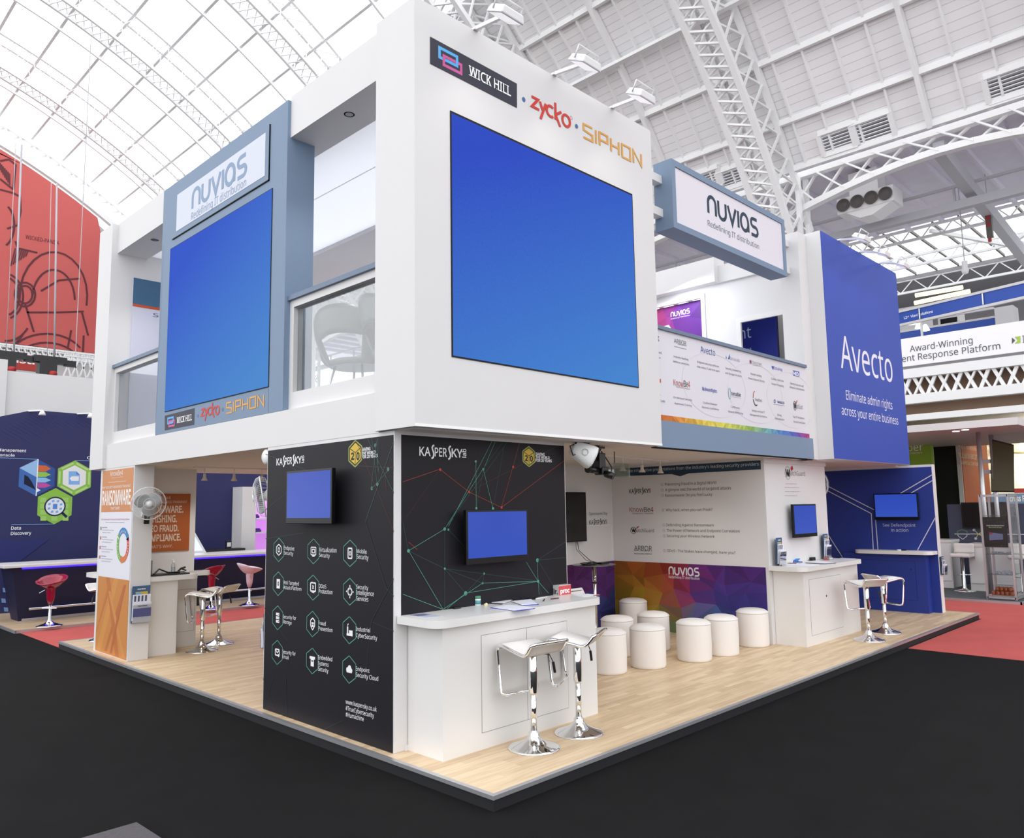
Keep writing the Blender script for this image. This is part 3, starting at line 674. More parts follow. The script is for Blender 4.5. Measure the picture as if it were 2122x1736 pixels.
b = MB(); b.prism([(-2, .05), (3.4, .05), (3.4, tr.z), (tl.x, tl.z), (-2, sz)], lambda x, z, t: (x, t, z), WY, WY+.12, NAVY); b.box(3.4, WY, .05, 12, WY+.12, 4.0, NAVY); b.build('wall_board', T)
zz = Z(0, 910, 8.265); d = Decal('y', WY, zz, off=.004)
wh = S(236, 238, 244); lb = S(120, 164, 214)
d.text('Management', (-40, 205), (447, 221), (-40, 155), wh, .012); d.text('Console', (-60, 285), (250, 299), (-60, 240), wh, .012)
d.lines([((-300, 305), (650, 343))], .012, lb); d.text('Classification', (1487, 345), (2080, 352), (1487, 300), wh, .012); d.lines([((1290, 365), (2100, 378))], .012, lb)
d.poly([(650, 340), (945, 505), (930, 805), (615, 970)], S(52, 84, 150)); d.poly([(650, 340), (332, 490), (315, 812), (615, 970)], S(66, 108, 178)); d.poly([(650, 340), (332, 490), (625, 650)], S(150, 190, 232))
d.poly([(418, 605), (480, 640), (540, 720), (600, 840), (612, 872), (560, 840), (408, 765)], S(24, 26, 54))
for yy, c in ((445, (206, 104, 64)), (560, (146, 196, 84)), (655, (140, 190, 236)), (745, (190, 80, 160))):
    h = 110 if yy == 445 else 85
    d.poly([(645, yy), (785, yy+5), (872, yy+h*.55), (775, yy+h), (642, yy+h-2)], S(*c))
d.lines([((652, 340), (617, 970))], .018, wh); d.poly([(632, 835), (695, 873), (628, 908)], wh)
G1, G2 = S(138, 190, 76), S(182, 214, 140)
hx = [(1285, 362), (1562, 520), (1552, 822), (1262, 966), (978, 805), (992, 500)]; d.poly(hx, G1)
cx_, cy_ = 1270, 662
for i in range(6):
    p, q = hx[i], hx[(i+1) % 6]
    f = lambda P, k: (cx_+(P[0]-cx_)*k, cy_+(P[1]-cy_)*k)
    mid = lambda A, B, t: (A[0]+(B[0]-A[0])*t, A[1]+(B[1]-A[1])*t)
    d.poly([f(mid(p, q, .1), .94), f(mid(p, q, .9), .94), f(mid(p, q, .9), .82), f(mid(p, q, .1), .82)], G2)
d.poly([(1280, 445), (1472, 550), (1466, 770), (1262, 870), (1070, 770), (1075, 540)], S(228, 230, 232)); d.poly([(1175, 548), (1305, 548), (1365, 605), (1362, 775), (1172, 775)], S(128, 178, 232)); d.poly([(1305, 548), (1365, 605), (1305, 605)], S(84, 130, 200)); d.poly([(1190, 672), (1225, 635), (1350, 635), (1345, 712), (1225, 712)], wh)
hx = [(955, 835), (1238, 990), (1222, 1300), (925, 1455), (634, 1300), (648, 985)]; d.poly(hx, G1)
for gx in range(3):
    for gy in range(4): d.poly([(690+gx*190, 1000+gy*105), (790+gx*190, 1000+gy*105), (788+gx*190, 1080+gy*105), (688+gx*190, 1080+gy*105)], S(160, 204, 110))
c = d.uv((940, 1150)); e = d.uv((1120, 1150)); r = e[0]-c[0]
d.lines([((1060, 1255), (1140, 1335))], .05, S(30, 34, 74)); d.disc(c, r*1.02, r*1.02, S(30, 34, 74), 28); d.disc(c, r*.88, r*.88, S(226, 232, 240), 28)
for k in range(8):
    a = R(45*k+20); p = (c[0]+r*.6*math.cos(a), c[1]+r*.6*math.sin(a)); w = .022
    d.poly([(p[0]-w, p[1]-w*1.2), (p[0]+w, p[1]-w*.7), (p[0]+w, p[1]+w*1.2), (p[0]-w, p[1]+w*.7)], S(120, 172, 230), True)
d.poly([(c[0]-.04, c[1]-.05), (c[0]+.04, c[1]-.05), (c[0]+.04, c[1]+.05), (c[0]-.04, c[1]+.05)], S(88, 136, 214), True)
d.lines([((190, 1463), (925, 1450))], .012, lb); d.text('Data', (186, 1545), (355, 1547), (188, 1492), wh, .012); d.text('Discovery', (180, 1632), (532, 1636), (182, 1580), wh, .012)
z3 = Z(0, 820, 2.993); d.zm = z3
li = S(62, 70, 132)
segs = []
for k in range(26): 
    x = -20+k*22; y = 195-min(x, 200)*.5 if x < 200 else 100; segs.append(((x+6, y+14), (x+90+40*((k*7) % 3), y+62+22*((k*7) % 3))))
d.lines(segs, .006, li)
d.poly([(-40, 895), (300, 890), (110, 1035), (-40, 1040)], S(44, 50, 108))
for (a, e) in ((22, 1145), (15, 1190), (55, 1205), (6, 1255), (70, 1275), (22, 1310)): d.poly([(a, e), (a+26, e+3), (a+30, e+28), (a+3, e+27)], S(120, 150, 200))
d.build('wall_graphics', T)
for (u, v), lbx in zip(((262, 105), (562, 122)), ('small spotlight clipped on top of the navy icon wall, its far one', 'small spotlight clipped on top of the navy icon wall, beside the white pylon')):
    p = on('y', WY-.25, *z3(u, v)); T2 = thing('spotlight', lbx, 'spotlight', p, 0, 'spotlights on the navy wall'); b = MB()
    b.bar((p.x-.18, WY+.02, p.z+.05), (p.x, p.y, p.z+.05), .03, .03, WPLAS); b.build('arm', T2); b = MB(); b.lathe([(.02, .05), (.05, 0), (.07, -.05)], p, WPLAS, 14); b.build('lamp_head', T2)
# bar
T = thing('bar_counter', 'long navy bar counter with white top and blue light strip', 'bar counter', (3, 12, .05))
yf, zt = 12.0, 1.06
b = MB()
bw = lambda x, y, t: (x, y, t)
L0, L1 = on('y', 12.4, 38, 1288).x, on('y', 12.1, 25, 1180).x
V = [(L1, 12.1, zt-.06), (9, 12.1, zt-.06), (9, 12.9, zt-.06), (L1, 12.9, zt-.06), (L0, 12.42, .05), (9, 12.42, .05), (9, 12.9, .05), (L0, 12.9, .05)]
b.mesh(V, [(0, 1, 2, 3), (4, 7, 6, 5), (0, 4, 5, 1), (1, 5, 6, 2), (2, 6, 7, 3), (3, 7, 4, 0)], NAVY2); b.build('bar_body', T)
x0 = on('y', yf, 7, 1172).x
b = MB(); b.box(x0, yf, zt-.055, 9, 13.0, zt, WLAM); b.build('bar_top', T, bevel=.01)
LED = mat('blue_led', S(60, 40, 255), .5, emit=S(50, 30, 255), es=3.0)
b = MB(); b.box(L1+.15, 12.07, zt-.085, 9, 12.1, zt-.058, LED); b.build('light_strip', T)
b = MB(); b.tube([(L0+.1, 12.2, .27), (9, 12.2, .27)], .025, CHROME, 8)
for x in (.9, 2.4, 4.2, 6): b.tube([(x, 12.2, .27), (x, 12.42, .27)], .02, CHROME, 6)
b.box(L0+.05, 12.40, .05, 9, 12.43, .09, ALU); b.build('foot_rail', T, fix=False)
b = MB(); q = on('y', 13.1, 403, 1140); b.box(2.2, 13.0, zt, on('y', 13.1, 504, 1140).x, 13.35, zt+.05, BLACK); b.build('rear_shelf', T)
# things on and behind the bar
b = MB(); p, q, r = on('y', 12.8, 400, 1142), on('y', 12.8, 428, 1142), on('y', 12.8, 403, 1098)
T = thing('light_box', 'triangular glowing light box standing on the navy bar', 'light box', (p.x, 12.8, zt)); zb_ = zt+.002
w = q.x-p.x+.6; ap = (q.x-w, zb_); bp = (q.x, zb_); cp = (q.x-w/2, zb_+(r.z-q.z)*w/2/(q.x-r.x))
b.prism([ap, bp, cp], lambda x, z, t: (x, t, z), 12.8, 12.9, WLAM); b.build('frame', T)
g = ((ap[0]+bp[0]+cp[0])/3, (ap[1]+bp[1]+cp[1])/3); sc = lambda P: (g[0]+(P[0]-g[0])*.8, g[1]+(P[1]-g[1])*.8)
b = MB(); b.prism([sc(ap), sc(bp), sc(cp)], lambda x, z, t: (x, t, z), 12.785, 12.8, mat('light_box_face', S(190, 215, 255), .5, emit=S(196, 216, 255), es=.9)); b.build('lit_face', T)
a, c = on('y', 13.2, 466, 1137), on('y', 13.2, 477.5, 1120); T = thing('tablet_stand', 'small dark tablet stand showing a white page on the navy bar', 'tablet', (a.x, 13.15, zt+.05))
b = MB(); b.box(a.x, 13.14, zt+.052, c.x, 13.18, c.z, BLACK); b.build('frame', T); b = MB(); b.box(a.x+.02, 13.13, zt+.09, c.x-.02, 13.14, zt+.09+(c.z-a.z)*.52, WLAM); b.build('page', T)
a, c = on('y', 13.9, 483, 1142), on('y', 13.7, 523, 1009); T = thing('tall_cabinet', 'white upright cabinet behind the navy bar', 'cabinet', (a.x, 13.5, .05))
b = MB(); b.box(a.x, 13.5, .05, c.x, 13.99, c.z, WHITE); b.build('body', T)
PINK = mat('pink_lit_panel', S(226, 160, 245), .5, emit=S(226, 150, 250), es=.55)
T = thing('display_shelves', 'pink lit display shelves beside the white upright cabinet', 'shelves', (c.x, 13.5, .05)); p = on('y', 13.6, 524, 1040)
b = MB(); b.box(c.x, 13.9, .05, c.x+2.2, 13.99, 2.3, PINK); b.build('rear_panel', T)
b = MB()
for v in (1076, 1105): z = on('y', 13.6, 530, v).z; b.box(c.x+.01, 13.5, z, c.x+2.2, 13.9, z+.03, WLAM)
b.build('shelf', T)
for v, lbx in ((1076, 'small purple gadget on the upper pink shelf'), (1105, 'small purple gadget on the lower pink shelf')):
    q = on('y', 13.55, 532 if v > 1080 else 528, v); b = MB(); b.box(q.x-.05, 13.55, q.z+.032, q.x+.12, 13.65, q.z+.09, mat('purple_gadget', S(90, 50, 150), .3)); b.box(q.x-.02, 13.55, q.z+.09, q.x+.09, 13.64, q.z+.12, mat('purple_gadget')); tag(b.build('gadget', bevel=.01), lbx, 'gadget')

# ---- stools of that stand: moulded bucket seats on chrome bases
def bucket_stool(label, p, rz, colour, group):
    T = thing('bar_stool', label, 'bar stool', p, rz, group)
    b = MB(); b.lathe([(.2, 0), (.2, .012), (.17, .02), (.08, .05), (.035, .09), (.03, .12), (.024, .125), (.024, .42)], (0, 0, 0), CHROME, 20); b.build('pedestal', T, local=True)
    b = MB(); b.lathe([(.035, .36), (.06, .45), (.075, .62), (.075, .66)], (0, 0, 0), colour, 16); b.build('stem_cover', T, local=True)
    b = MB(); n, mm = 24, 6; V = []; Fs = []
    for j in range(mm+1):
        for k in range(n):
            a = 2*math.pi*k/n; r = .05+.17*(j/mm); x = r*math.cos(a)*1.05; y = r*math.sin(a)*1.1
            z = .64+.1*(j/mm)**1.6 + (.10*(j/mm)**2*max(0, -math.sin(a)) ) - .03*(j/mm)**2*max(0, math.sin(a)) + .03*(j/mm)*abs(math.cos(a))
            V.append((x, y, z))
    for j in range(mm):
        for k in range(n): Fs.append((j*n+k, j*n+(k+1) % n, (j+1)*n+(k+1) % n, (j+1)*n+k))
    b.mesh(V, Fs, colour, None, True); b.mesh(V[:n], [tuple(range(n))], colour); o = b.build('seat', T, local=True); so = o.modifiers.new('t', 'SOLIDIFY'); so.thickness = .015
    b = MB(); b.tube([(-.12, .02, .3), (.12, .02, .3)], .012, CHROME, 8); b.tube([(.1, 0, .6), (.19, 0, .55)], .006, CHROME, 6); b.build('foot_rest', T, local=True, fix=False)
    return T
CRIM = mat('crimson_gloss', S(150, 12, 52), .2, coat=.3); PINKW = mat('pinkish_white_gloss', S(236, 214, 226), .25)
for (u, v, c, lbx, rz) in ((102, 1297, CRIM, 'crimson bar stool at the outer end of the navy bar', 2.4), (437, 1262, CRIM, 'crimson bar stool seen behind the chrome stools, by the navy bar', .4), (516, 1254, PINKW, 'pale pink white bar stool by the navy bar', -1.9)):
    p = on('z', .05, u, v); bucket_stool(lbx, (p.x, p.y, .05), rz, c, 'bucket stools along the navy bar')

# ================================================================ STAND BEYOND THE RED CARPET
T = thing('stand_platform', 'low platform covered in dark grey carpet with aluminium edge', 'platform', (13.3, 0, 0))
b = MB(); b.box(13.32, -.08, 0, 22, 9, .045, mat('grey_carpet', S(96, 98, 102), .95, spec=.1, noise=.1)); b.build('deck', T)
b = MB(); b.box(13.29, -.1, 0, 13.33, 9, .05, ALU); b.box(13.29, -.11, 0, 22, -.07, .05, ALU); b.build('edge_trim', T)
GW = mat('slate_grey_panel', S(70, 76, 98), .5)
T = thing('display_wall', 'low slate grey wall with white icons behind the glass display case', 'display wall', (16.5, 0, .045))
gx = 16.4; p0, p1 = on('x', gx, 1962, 1045), on('x', gx, 2180, 1045)
b = MB(); b.box(gx, p1.y, .045, gx+.15, p0.y, p0.z, GW); b.build('wall_board', T)
zz = Z(1900, 900, 4.824); d = Decal('x', gx, zz); wh = S(225, 226, 232)
c = d.uv((455, 995)); s_ = .085
d.lines([((c[0]-.16, c[1]), (c[0]+.16, c[1]))], .018, wh, True); P = [(-.1, .0), (-.1, .06), (0, .1), (.1, .06), (.1, 0)]; d.lines([((c[0]+a[0], c[1]+a[1]), (c[0]+e[0], c[1]+e[1])) for a, e in zip(P, P[1:])], .012, S(130, 160, 110), True)
P = [(-.1, -.0), (-.085, -.05), (0, -.12), (.085, -.05), (.1, 0)]; d.lines([((c[0]+a[0], c[1]+a[1]), (c[0]+e[0], c[1]+e[1])) for a, e in zip(P, P[1:])], .014, wh, True)
c = d.uv((615, 995)); d.lines([((c[0]-.16, c[1]), (c[0]+.16, c[1]))], .018, wh, True); d.lines([((c[0]-.08, c[1]+.09), (c[0], c[1])), ((c[0], c[1]), (c[0]+.09, c[1]+.06)), ((c[0], c[1]), (c[0]-.06, c[1]-.1)), ((c[0], c[1]), (c[0]+.1, c[1]-.07))], .014, S(214, 200, 120), True)
for e in ((-.08, .09), (.09, .06), (-.06, -.1)): d.disc((c[0]+e[0], c[1]+e[1]), .03, .03, wh, 10)
c = d.uv((990, 998)); d.lines([((c[0]-.16, c[1]), (c[0]+.16, c[1]))], .018, wh, True); d.build('wall_icons', T)
T = thing('tv', 'large switched-off black TV on the slate grey wall', 'tv', (gx-.06, .9, 1.4)); a, c = on('x', gx-.06, 1991, 1041), on('x', gx-.06, 2036, 1094)
b = MB(); b.box(gx-.08, c.y-.5, c.z, gx-.02, a.y, a.z, BLACK); b.build('casing', T); b = MB(); b.box(gx-.085, c.y-.47, c.z+.03, gx-.08, a.y-.03, a.z-.03, mat('screen_off', S(10, 10, 12), .15)); b.build('screen', T)
# white cabinets
def white_cab(label, x0, x1, y0, y1, z1, pos):
    T = thing('cabinet', label, 'cabinet', (x0, y0, .045)); b = MB(); b.box(x0, y0, .045, x1, y1, z1-.06, WLAM); b.build('body', T); b = MB(); b.box(x0-.02, y0-.02, z1-.06, x1, y1+.02, z1, WLAM); b.build('cabinet_top', T)
    b = MB(); b.box(x0-.018, y0+.02, .2, x0-.001, y1-.02, z1-.09, WPLAS); dr = b.build('door', T); b = MB(); b.bar((x0-.035, y1-.12, z1-.32), (x0-.035, y1-.12, z1-.14), .015, .015, ALU); b.build('handle', dr)
a, c = on('x', 15.0, 2005, 1126), on('x', 15.0, 2050, 1126)
white_cab('white cabinet with a bar handle beside the glass display case', 15.0, 15.6, c.y-.4, a.y, a.z, 0)
a, c = on('x', 15.3, 1950, 1118), on('x', 15.3, 1969, 1118); white_cab('white cabinet half hidden behind the tall blue wall', 15.3, 15.9, c.y, a.y+.6, a.z, 0)
def bar_stool_b(label, x, y, rz):
    T = thing('bar_stool', label, 'bar stool', (x, y, .045), rz, 'white stools beyond the red carpet')
    b = MB(); b.lathe([(.2, 0), (.2, .012), (.06, .04), (.03, .08), (.025, .7)], (0, 0, 0), CHROME, 18); b.build('pedestal', T, local=True)
    b = MB(); b.tube([(-.15, 0, .34), (.15, 0, .34)], .012, CHROME, 6); b.build('foot_rest', T, local=True)
    b = MB(); b.box(-.19, -.2, .7, .19, .2, .78, LEATHER); b.box(-.19, -.2, .78, .19, -.14, .98, LEATHER); b.build('seat', T, local=True, bevel=.03)
p = on('z', .045, 1994, 1219); bar_stool_b('white padded bar stool before the slate grey wall', 14.76, on('x', 14.76, 1994, 1150).y, 1.6)
p = on('x', 15.2, 2114, 1150); bar_stool_b('white padded bar stool seen through the glass display case', 14.7, on('x', 14.7, 2114, 1150).y, 1.6)
# glass display case
X0, X1, Ya, Yb, ZT = 13.58, 14.22, .05, .52, 2.02
T = thing('display_case', 'tall glass display case with aluminium frame at the corner of the grey platform', 'display case', (X0, Ya, .05))
b = MB()
for x in (X0, X1):
    for y in (Ya, Yb): b.box(x-.018, y-.018, .05, x+.018, y+.018, ZT, ALU)
for z in (.08, ZT-.02):
    for y in (Ya, Yb): b.box(X0, y-.018, z-.02, X1, y+.018, z+.02, ALU)
    for x in (X0, X1): b.box(x-.018, Ya, z-.02, x+.018, Yb, z+.02, ALU)
b.build('case_frame', T, fix=False)
b = MB(); b.box(X0, Ya, .1, X1, Yb, .12, WLAM); b.build('case_floor', T)
b = MB()
b.mesh([(X0, Ya, .1), (X0, Yb, .1), (X0, Yb, ZT), (X0, Ya, ZT)], [(0, 1, 2, 3)], CLEAR); b.mesh([(X0, Ya, .1), (X1, Ya, .1), (X1, Ya, ZT), (X0, Ya, ZT)], [(0, 1, 2, 3)], CLEAR)
b.mesh([(X1, Ya, .1), (X1, Yb, .1), (X1, Yb, ZT), (X1, Ya, ZT)], [(0, 1, 2, 3)], CLEAR); b.build('glass_pane', T)
SHZ = [on('x', X0, 2060, v).z for v in (1069, 1149, 1191)]
for z in SHZ: b = MB(); b.box(X0+.02, Ya+.02, z, X1-.02, Yb-.02, z+.008, mat_glass('shelf_glass', (.8, .93, .9, 1), .12)); b.build('glass_shelf', T)
a, c = on('x', X0+.05, 2036, 1071), on('x', X0+.05, 2090, 1134)
T = thing('poster', 'black poster with green pattern and white lines inside the display case', 'poster', (X0+.05, Ya+.05, c.z)); b = MB(); b.box(X0+.04, c.y, c.z, X0+.05, a.y, a.z, BLACK); b.build('sheet', T)
d = Decal('x', X0+.04, zz); d.text('Enter the Bonus Draw', (697, 915), (872, 915), (697, 905), wh, .02); d.text('Win a large Set here', (718, 933), (850, 933), (718, 923), S(170, 200, 90), .02)
d.poly([(722, 978), (860, 995), (862, 1050), (725, 1058)], S(120, 130, 170)); d.poly([(722, 978), (760, 982), (750, 1000), (724, 1000)], S(170, 60, 60))
for i in range(22):
    p = d.uv((660+(i*47) % 250, (840 if i % 2 else 1100)+(i*13) % 40)); d.ring(p, .012, .012, .003, S(80, 120, 50), 8)
d.build('lettering', T)
b = MB()
for i in range(26):
    x, y = X0+.08+random.random()*.4, Ya+.06+random.random()*.34; b.box(x, y, SHZ[2]+.009, x+.06, y+.03, SHZ[2]+.02+.05*random.random(), mat('silver_wrap', S(190, 194, 204), .3, .4))
o = b.build('wrapped_sweets', fix=False); o['kind'] = 'stuff'; tag(o, 'silver wrapped sweets on the lower glass shelf of the display case', 'sweets')
b = MB()
for i in range(18):
    x, y = X0+.08+random.random()*.4, Ya+.06+random.random()*.34; b.box(x, y, SHZ[1]+.009, x+.07, y+.04, SHZ[1]+.015+.03*random.random(), mat('grey_leaflets', S(150, 156, 160), .4))
o = b.build('leaflet_litter', fix=False); o['kind'] = 'stuff'; tag(o, 'loose grey leaflets on the middle glass shelf of the display case', 'leaflets')
AMB = mat('amber_glass', S(140, 70, 24), .15); cnt = 0
for i in range(5):
    for j in range(4-(i % 2)):
        cnt += 1; x, y, z = X0+.1+.1*j, Ya+.09+.075*i, .12; b = MB()
        b.lathe([(.034, 0), (.036, .01), (.036, .055), (.024, .065), (.024, .075)], (x, y, z+.001), AMB, 10); o = b.build('jar'); tag(o, 'small amber jar in the pile on the floor of the display case', 'jar', 'amber jars in the display case')
for i in range(4):
    for j in range(2):
        x, y, z = X0+.14+.1*j, Ya+.12+.07*i, .197; b = MB(); b.lathe([(.034, 0), (.036, .01), (.036, .055), (.024, .065), (.024, .075)], (x, y, z), AMB, 10); o = b.build('jar'); tag(o, 'small amber jar in the pile on the floor of the display case', 'jar', 'amber jars in the display case')
# canopy on posts, green sign, black and orange tower, tilted screen
cx0 = 13.4; p = on('x', cx0, 2109, 872)
T = thing('canopy', 'flat white canopy over the stand with the slate grey wall', 'canopy', (cx0, 1, 3.3)); b = MB(); b.box(cx0, p.y, 3.31, 19, 7, 3.45, WHITE); b.build('canopy_slab', T)
for (u, v) in ((1981, 895), (2000, 892)):
    q = on('z', 3.31, u, v-2); b = MB(); b.lathe([(.07, 0), (.06, -.012)], (q.x, q.y, 3.308), LAMPC, 14); b.build('downlight', T)
for x, (u, v) in ((14.6, (2032, 960)), (15.6, (2053, 900))): q = on('x', x, u, v); b = MB(); b.tube([(x, q.y, .045), (x, q.y, 3.31)], .045, ALU, 12); b.build('canopy_leg', T)
GRN = mat('lime_green_panel', S(140, 186, 46), .5)
gxx = 17.5; a, c = on('x', gxx, 1870, 907), on('x', gxx, 1931, 961)
T = thing('sign', 'lime green sign with white lettering ending in per, beyond the blue block', 'sign', (gxx, c.y, .045)); b = MB(); b.box(gxx, c.y, .045, gxx+.2, a.y+.8, a.z-.02, GRN); b.build('panel_board', T)
z5 = Z(1780, 560, 2.48); d = Decal('x', gxx, z5, off=.006); d.text('Juniper', (150, 932), (331, 930), (160, 893), (1, 1, 1, 1), .0); d.text('NETWORKS', (250, 943), (325, 943), (250, 935), (1, 1, 1, 1), 0); d.build('lettering', T)
q = on('x', gxx-.3, 1893, 905); T2 = thing('spotlight', 'small spotlight shining on the lime green sign', 'spotlight', q, 0, 'spotlights beyond the red carpet'); b = MB(); b.bar(q, (gxx, q.y, q.z), .02, .02, GREYM); b.build('arm', T2); b = MB(); b.lathe([(.06, .05), (.06, -.05)], q, GREYM, 10); b.build('lamp_head', T2); lamp('sign_lamp', 'POINT', (gxx-.35, q.y+.15, q.z-.1), 45, .05, parent=T2)
tx = 18.5; a, c, e = on('x', tx, 1933, 914), on('x', tx, 1980, 912), on('y', 0, 0, 0)
T = thing('display_tower', 'tall black tower with a white edge and an orange face beyond the red carpet', 'display tower', (tx, c.y, .045))
b = MB(); b.box(tx, c.y, .045, tx+2.0, a.y, a.z, BLACKM); b.build('black_side', T)
b = MB(); b.box(tx-.04, c.y-.1, .045, tx+.02, c.y, a.z+.02, WHITE); b.build('white_edge', T)
b = MB(); b.box(tx, c.y-.12, .045, tx+2.4, c.y-.02, a.z, mat('orange_panel', S(190, 98, 48), .6, noise=.1, nscale=1)); b.build('orange_face', T)
d = Decal('y', c.y-.12, zz, off=.006); cream = S(214, 176, 140); d.text('FIND & FIX HIDDEN', (415, 135), (590, 165), (415, 105), cream, .02); d.text('VULNERABILITIES', (418, 225), (640, 260), (418, 178), cream, .02); d.text('IN APPS & CONTAINERS', (432, 295), (645, 318), (432, 262), cream, .02); d.build('lettering', T)
T = thing('tv', 'big dark olive reflecting screen hung from the canopy post', 'tv', on('x', 15.4, 2075, 965)); a = on('x', 15.6, 2052, 912); V4 = [on('x', 15.6, 2052, 909), on('x', 15.2, 2101, 921), on('x', 15.2, 2102, 1020), on('x', 15.6, 2054, 1019)]
b = MB(); off = Vector((.08, .02, 0)); b.mesh(V4+[v+off for v in V4], [(0, 1, 2, 3), (7, 6, 5, 4), (0, 4, 5, 1), (1, 5, 6, 2), (2, 6, 7, 3), (3, 7, 4, 0)], BLACK); b.build('casing', T)
ce = sum(V4, Vector())/4; V5 = [ce+(v-ce)*.95-off*.06 for v in V4]; b = MB(); b.mesh(V5, [(0, 1, 2, 3)], mat('olive_screen', S(96, 92, 60), .2)); b.build('screen', T)
b = MB(); b.bar(V4[0].lerp(V4[3], .42)+off, V4[0].lerp(V4[3], .42)+off+Vector((0, .22, 0)), .08, .08, ALU); b.bar(V4[0].lerp(V4[3], .62)+off, V4[0].lerp(V4[3], .62)+off+Vector((0, .22, 0)), .08, .08, ALU); b.build('bracket', T)
for v, lbx in ((919, 'upper glowing strip light on the cream wall beyond the big olive screen'), (931, 'lower glowing strip light on the cream wall beyond the big olive screen')):
    a, c = on('x', 29.8, 2098, v), on('x', 29.8, 2150, v); b = MB(); b.tube([a, c], .09, LAMPW, 8); o = tag(b.build('strip_light'), lbx, 'strip light'); lamp('strip_lamp', 'POINT', (29.3, c.y-.5, a.z), 420, .3, (1, .95, .84), parent=None)
T = thing('fascia_board', 'pale blue board with white lettering far behind the display case', 'sign', (22, 0, 1.8)); a, c = on('x', 22, 2014, 1024), on('x', 22, 2180, 1042); b = MB(); b.box(22, c.y, .1, 22.1, a.y, a.z, mat('pale_blue_board', S(120, 160, 190), .6)); b.build('board', T)
d = Decal('x', 22, zz, off=.01); d.text('cross Platf', (930, 668), (1160, 664), (930, 615), (1, 1, 1, 1), .03); d.build('lettering', T)
a, c = on('x', 25, 2101, 1012), on('x', 25, 2180, 1020); b = MB(); b.box(25, c.y, c.z, 25.1, a.y, a.z, mat('red_sign')); tag(b.build('fascia_board'), 'narrow red board on the cream wall beyond the big olive screen', 'sign')
# ================================================================ THE MAIN STAND
T = thing('stand_platform', 'raised exhibition platform with pale maple flooring and aluminium edge', 'platform', (5.5, 4.5, 0))
b = MB(); b.box(.03, .03, .02, 10.92, 9.0, .0985, WOOD); b.build('deck', T)
b = MB(); b.box(.012, .012, 0, 10.93, 9.01, .074, mat('black_skirting', S(16, 16, 20), .7)); b.build('skirting', T)
b = MB()
for q in ((0, 0, .074, 10.945, .038, .1), (0, .038, .074, .038, 9.017, .1), (10.907, .038, .074, 10.945, 9.017, .1), (.038, 8.98, .074, 10.907, 9.017, .1)): b.box(*q, ALU)
b.build('edge_trim', T, fix=False)
# upper deck with its fascia
T = thing('upper_deck', 'white upper deck of the stand with slate blue front band', 'upper deck', (5, 4.5, 2.52))
b = MB(); b.box(.13, .97, 2.517, 10.57, 8.18, 2.8, mat('soffit_paint', S(226, 222, 218), .7)); b.build('deck_slab', T)
b = MB(); b.box(.1, 1.376, 2.515, .16, 7.658, 2.843, WHITE); b.build('fascia_board', T)
b = MB(); b.box(3.32, .93, 2.519, 7.156, .97, 2.805, SLATE); b.build('front_band', T)
b = MB(); b.box(.2, 1.4, 2.8, 10.5, 8.1, 2.84, mat('deck_carpet', S(226, 226, 228), .9)); b.build('deck_floor', T)
b = MB(); b.box(3.3, .96, 2.506, 7.0, .99, 2.519, BLACKM); b.build('painted_shadow_line', T)  # solid black strip put in as the shadow line under the band
b = MB(); b.box(7.09, .955, 2.517, 7.374, 1.24, 5.8, WHITE); b.build('end_filler', T)
# corner video tower
T = thing('video_tower', 'white corner tower with a big square blue video wall and three company logos', 'video tower', (.056, .86, 2.52))
b = MB(); b.box(.056, .86, 2.523, 3.31, 1.374, 5.972, WHITE); b.build('tower_body', T)
b = MB(); b.box(.057, .857, 2.523, 3.311, .859, 2.545, mat('white_edge_strip', S(246, 246, 246), .5)); b.build('edge_strip', T)
sx0, sx1, sz0, sz1 = .434, 2.913, 3.105, 5.12
b = MB(); b.box(sx0-.012, .8535, sz0-.012, sx1+.012, .86, sz1+.02, BLACKM); fr = b.build('screen_surround', T)
SCR = mat_screen('video_wall_blue', S(46, 78, 200), S(72, 138, 214), .92, 'X', -.5, -.30, .98)
b = MB(); b.box(sx0, .852, sz0, sx1, .8535, sz1, SCR); b.build('screen', T)
def wickhill(d, rect, L, txt, serif=True):
    d.n = 0
    d.poly(rect, S(52, 52, 66))
    A, B, C, D_ = [d.uv(p) for p in rect]; w = B[0]-A[0]; h = A[1]-D_[1]; x, y = D_
    bl, pk = S(92, 178, 240), S(206, 92, 156)
    def fr(x0, y0, x1, y1, c, e=.026*w): 
        for q in ((x0, y0, x1, y0+e), (x0, y1-e, x1, y1), (x0, y0+e, x0+e, y1-e), (x1-e, y0+e, x1, y1-e)): d.rect((x+q[0], y+q[1]), (x+q[2], y+q[3]), c, True)
    a0, a1 = .085*w, .3*w
    fr(a0, .36*h, a1, .83*h, bl); fr(a0+.045*w, .15*h, a1+.045*w, .6*h, pk)
    d.rect((x+a0+.09*w, y+.36*h), (x+a1-.001, y+.36*h+.026*w), bl, True); d.rect((x+a1-.026*w, y+.37*h), (x+a1, y+.65*h), bl, True)
    sx = x+.42*w; ww = .5*w; hh = .38*h; yy = y+.31*h
    d.text('WICK HILL', (sx, yy), (sx+ww, yy), (sx, yy+hh), (1, 1, 1, 1), .01, world=True)
    for f in (.02, .095, .17, .205, .37, .43, .47, .61, .63, .71, .745, .78, .815, .86, .92):      # serifs
        for z_ in (0, .93): d.n = 9; d.rect((sx+ww*f-.012*w, yy+hh*z_), (sx+ww*f+.016*w, yy+hh*(z_+.07)), (1, 1, 1, 1), True); d.n = 1
z3 = Z(840, 0, 3.472); d = Decal('y', .857, z3, off=.001)
wickhill(d, [(178, 263), (802, 602), (803, 776), (178, 457)], None, None); d.build('black_logo_panel', T); d = Decal('y', .857, z3, off=.001)
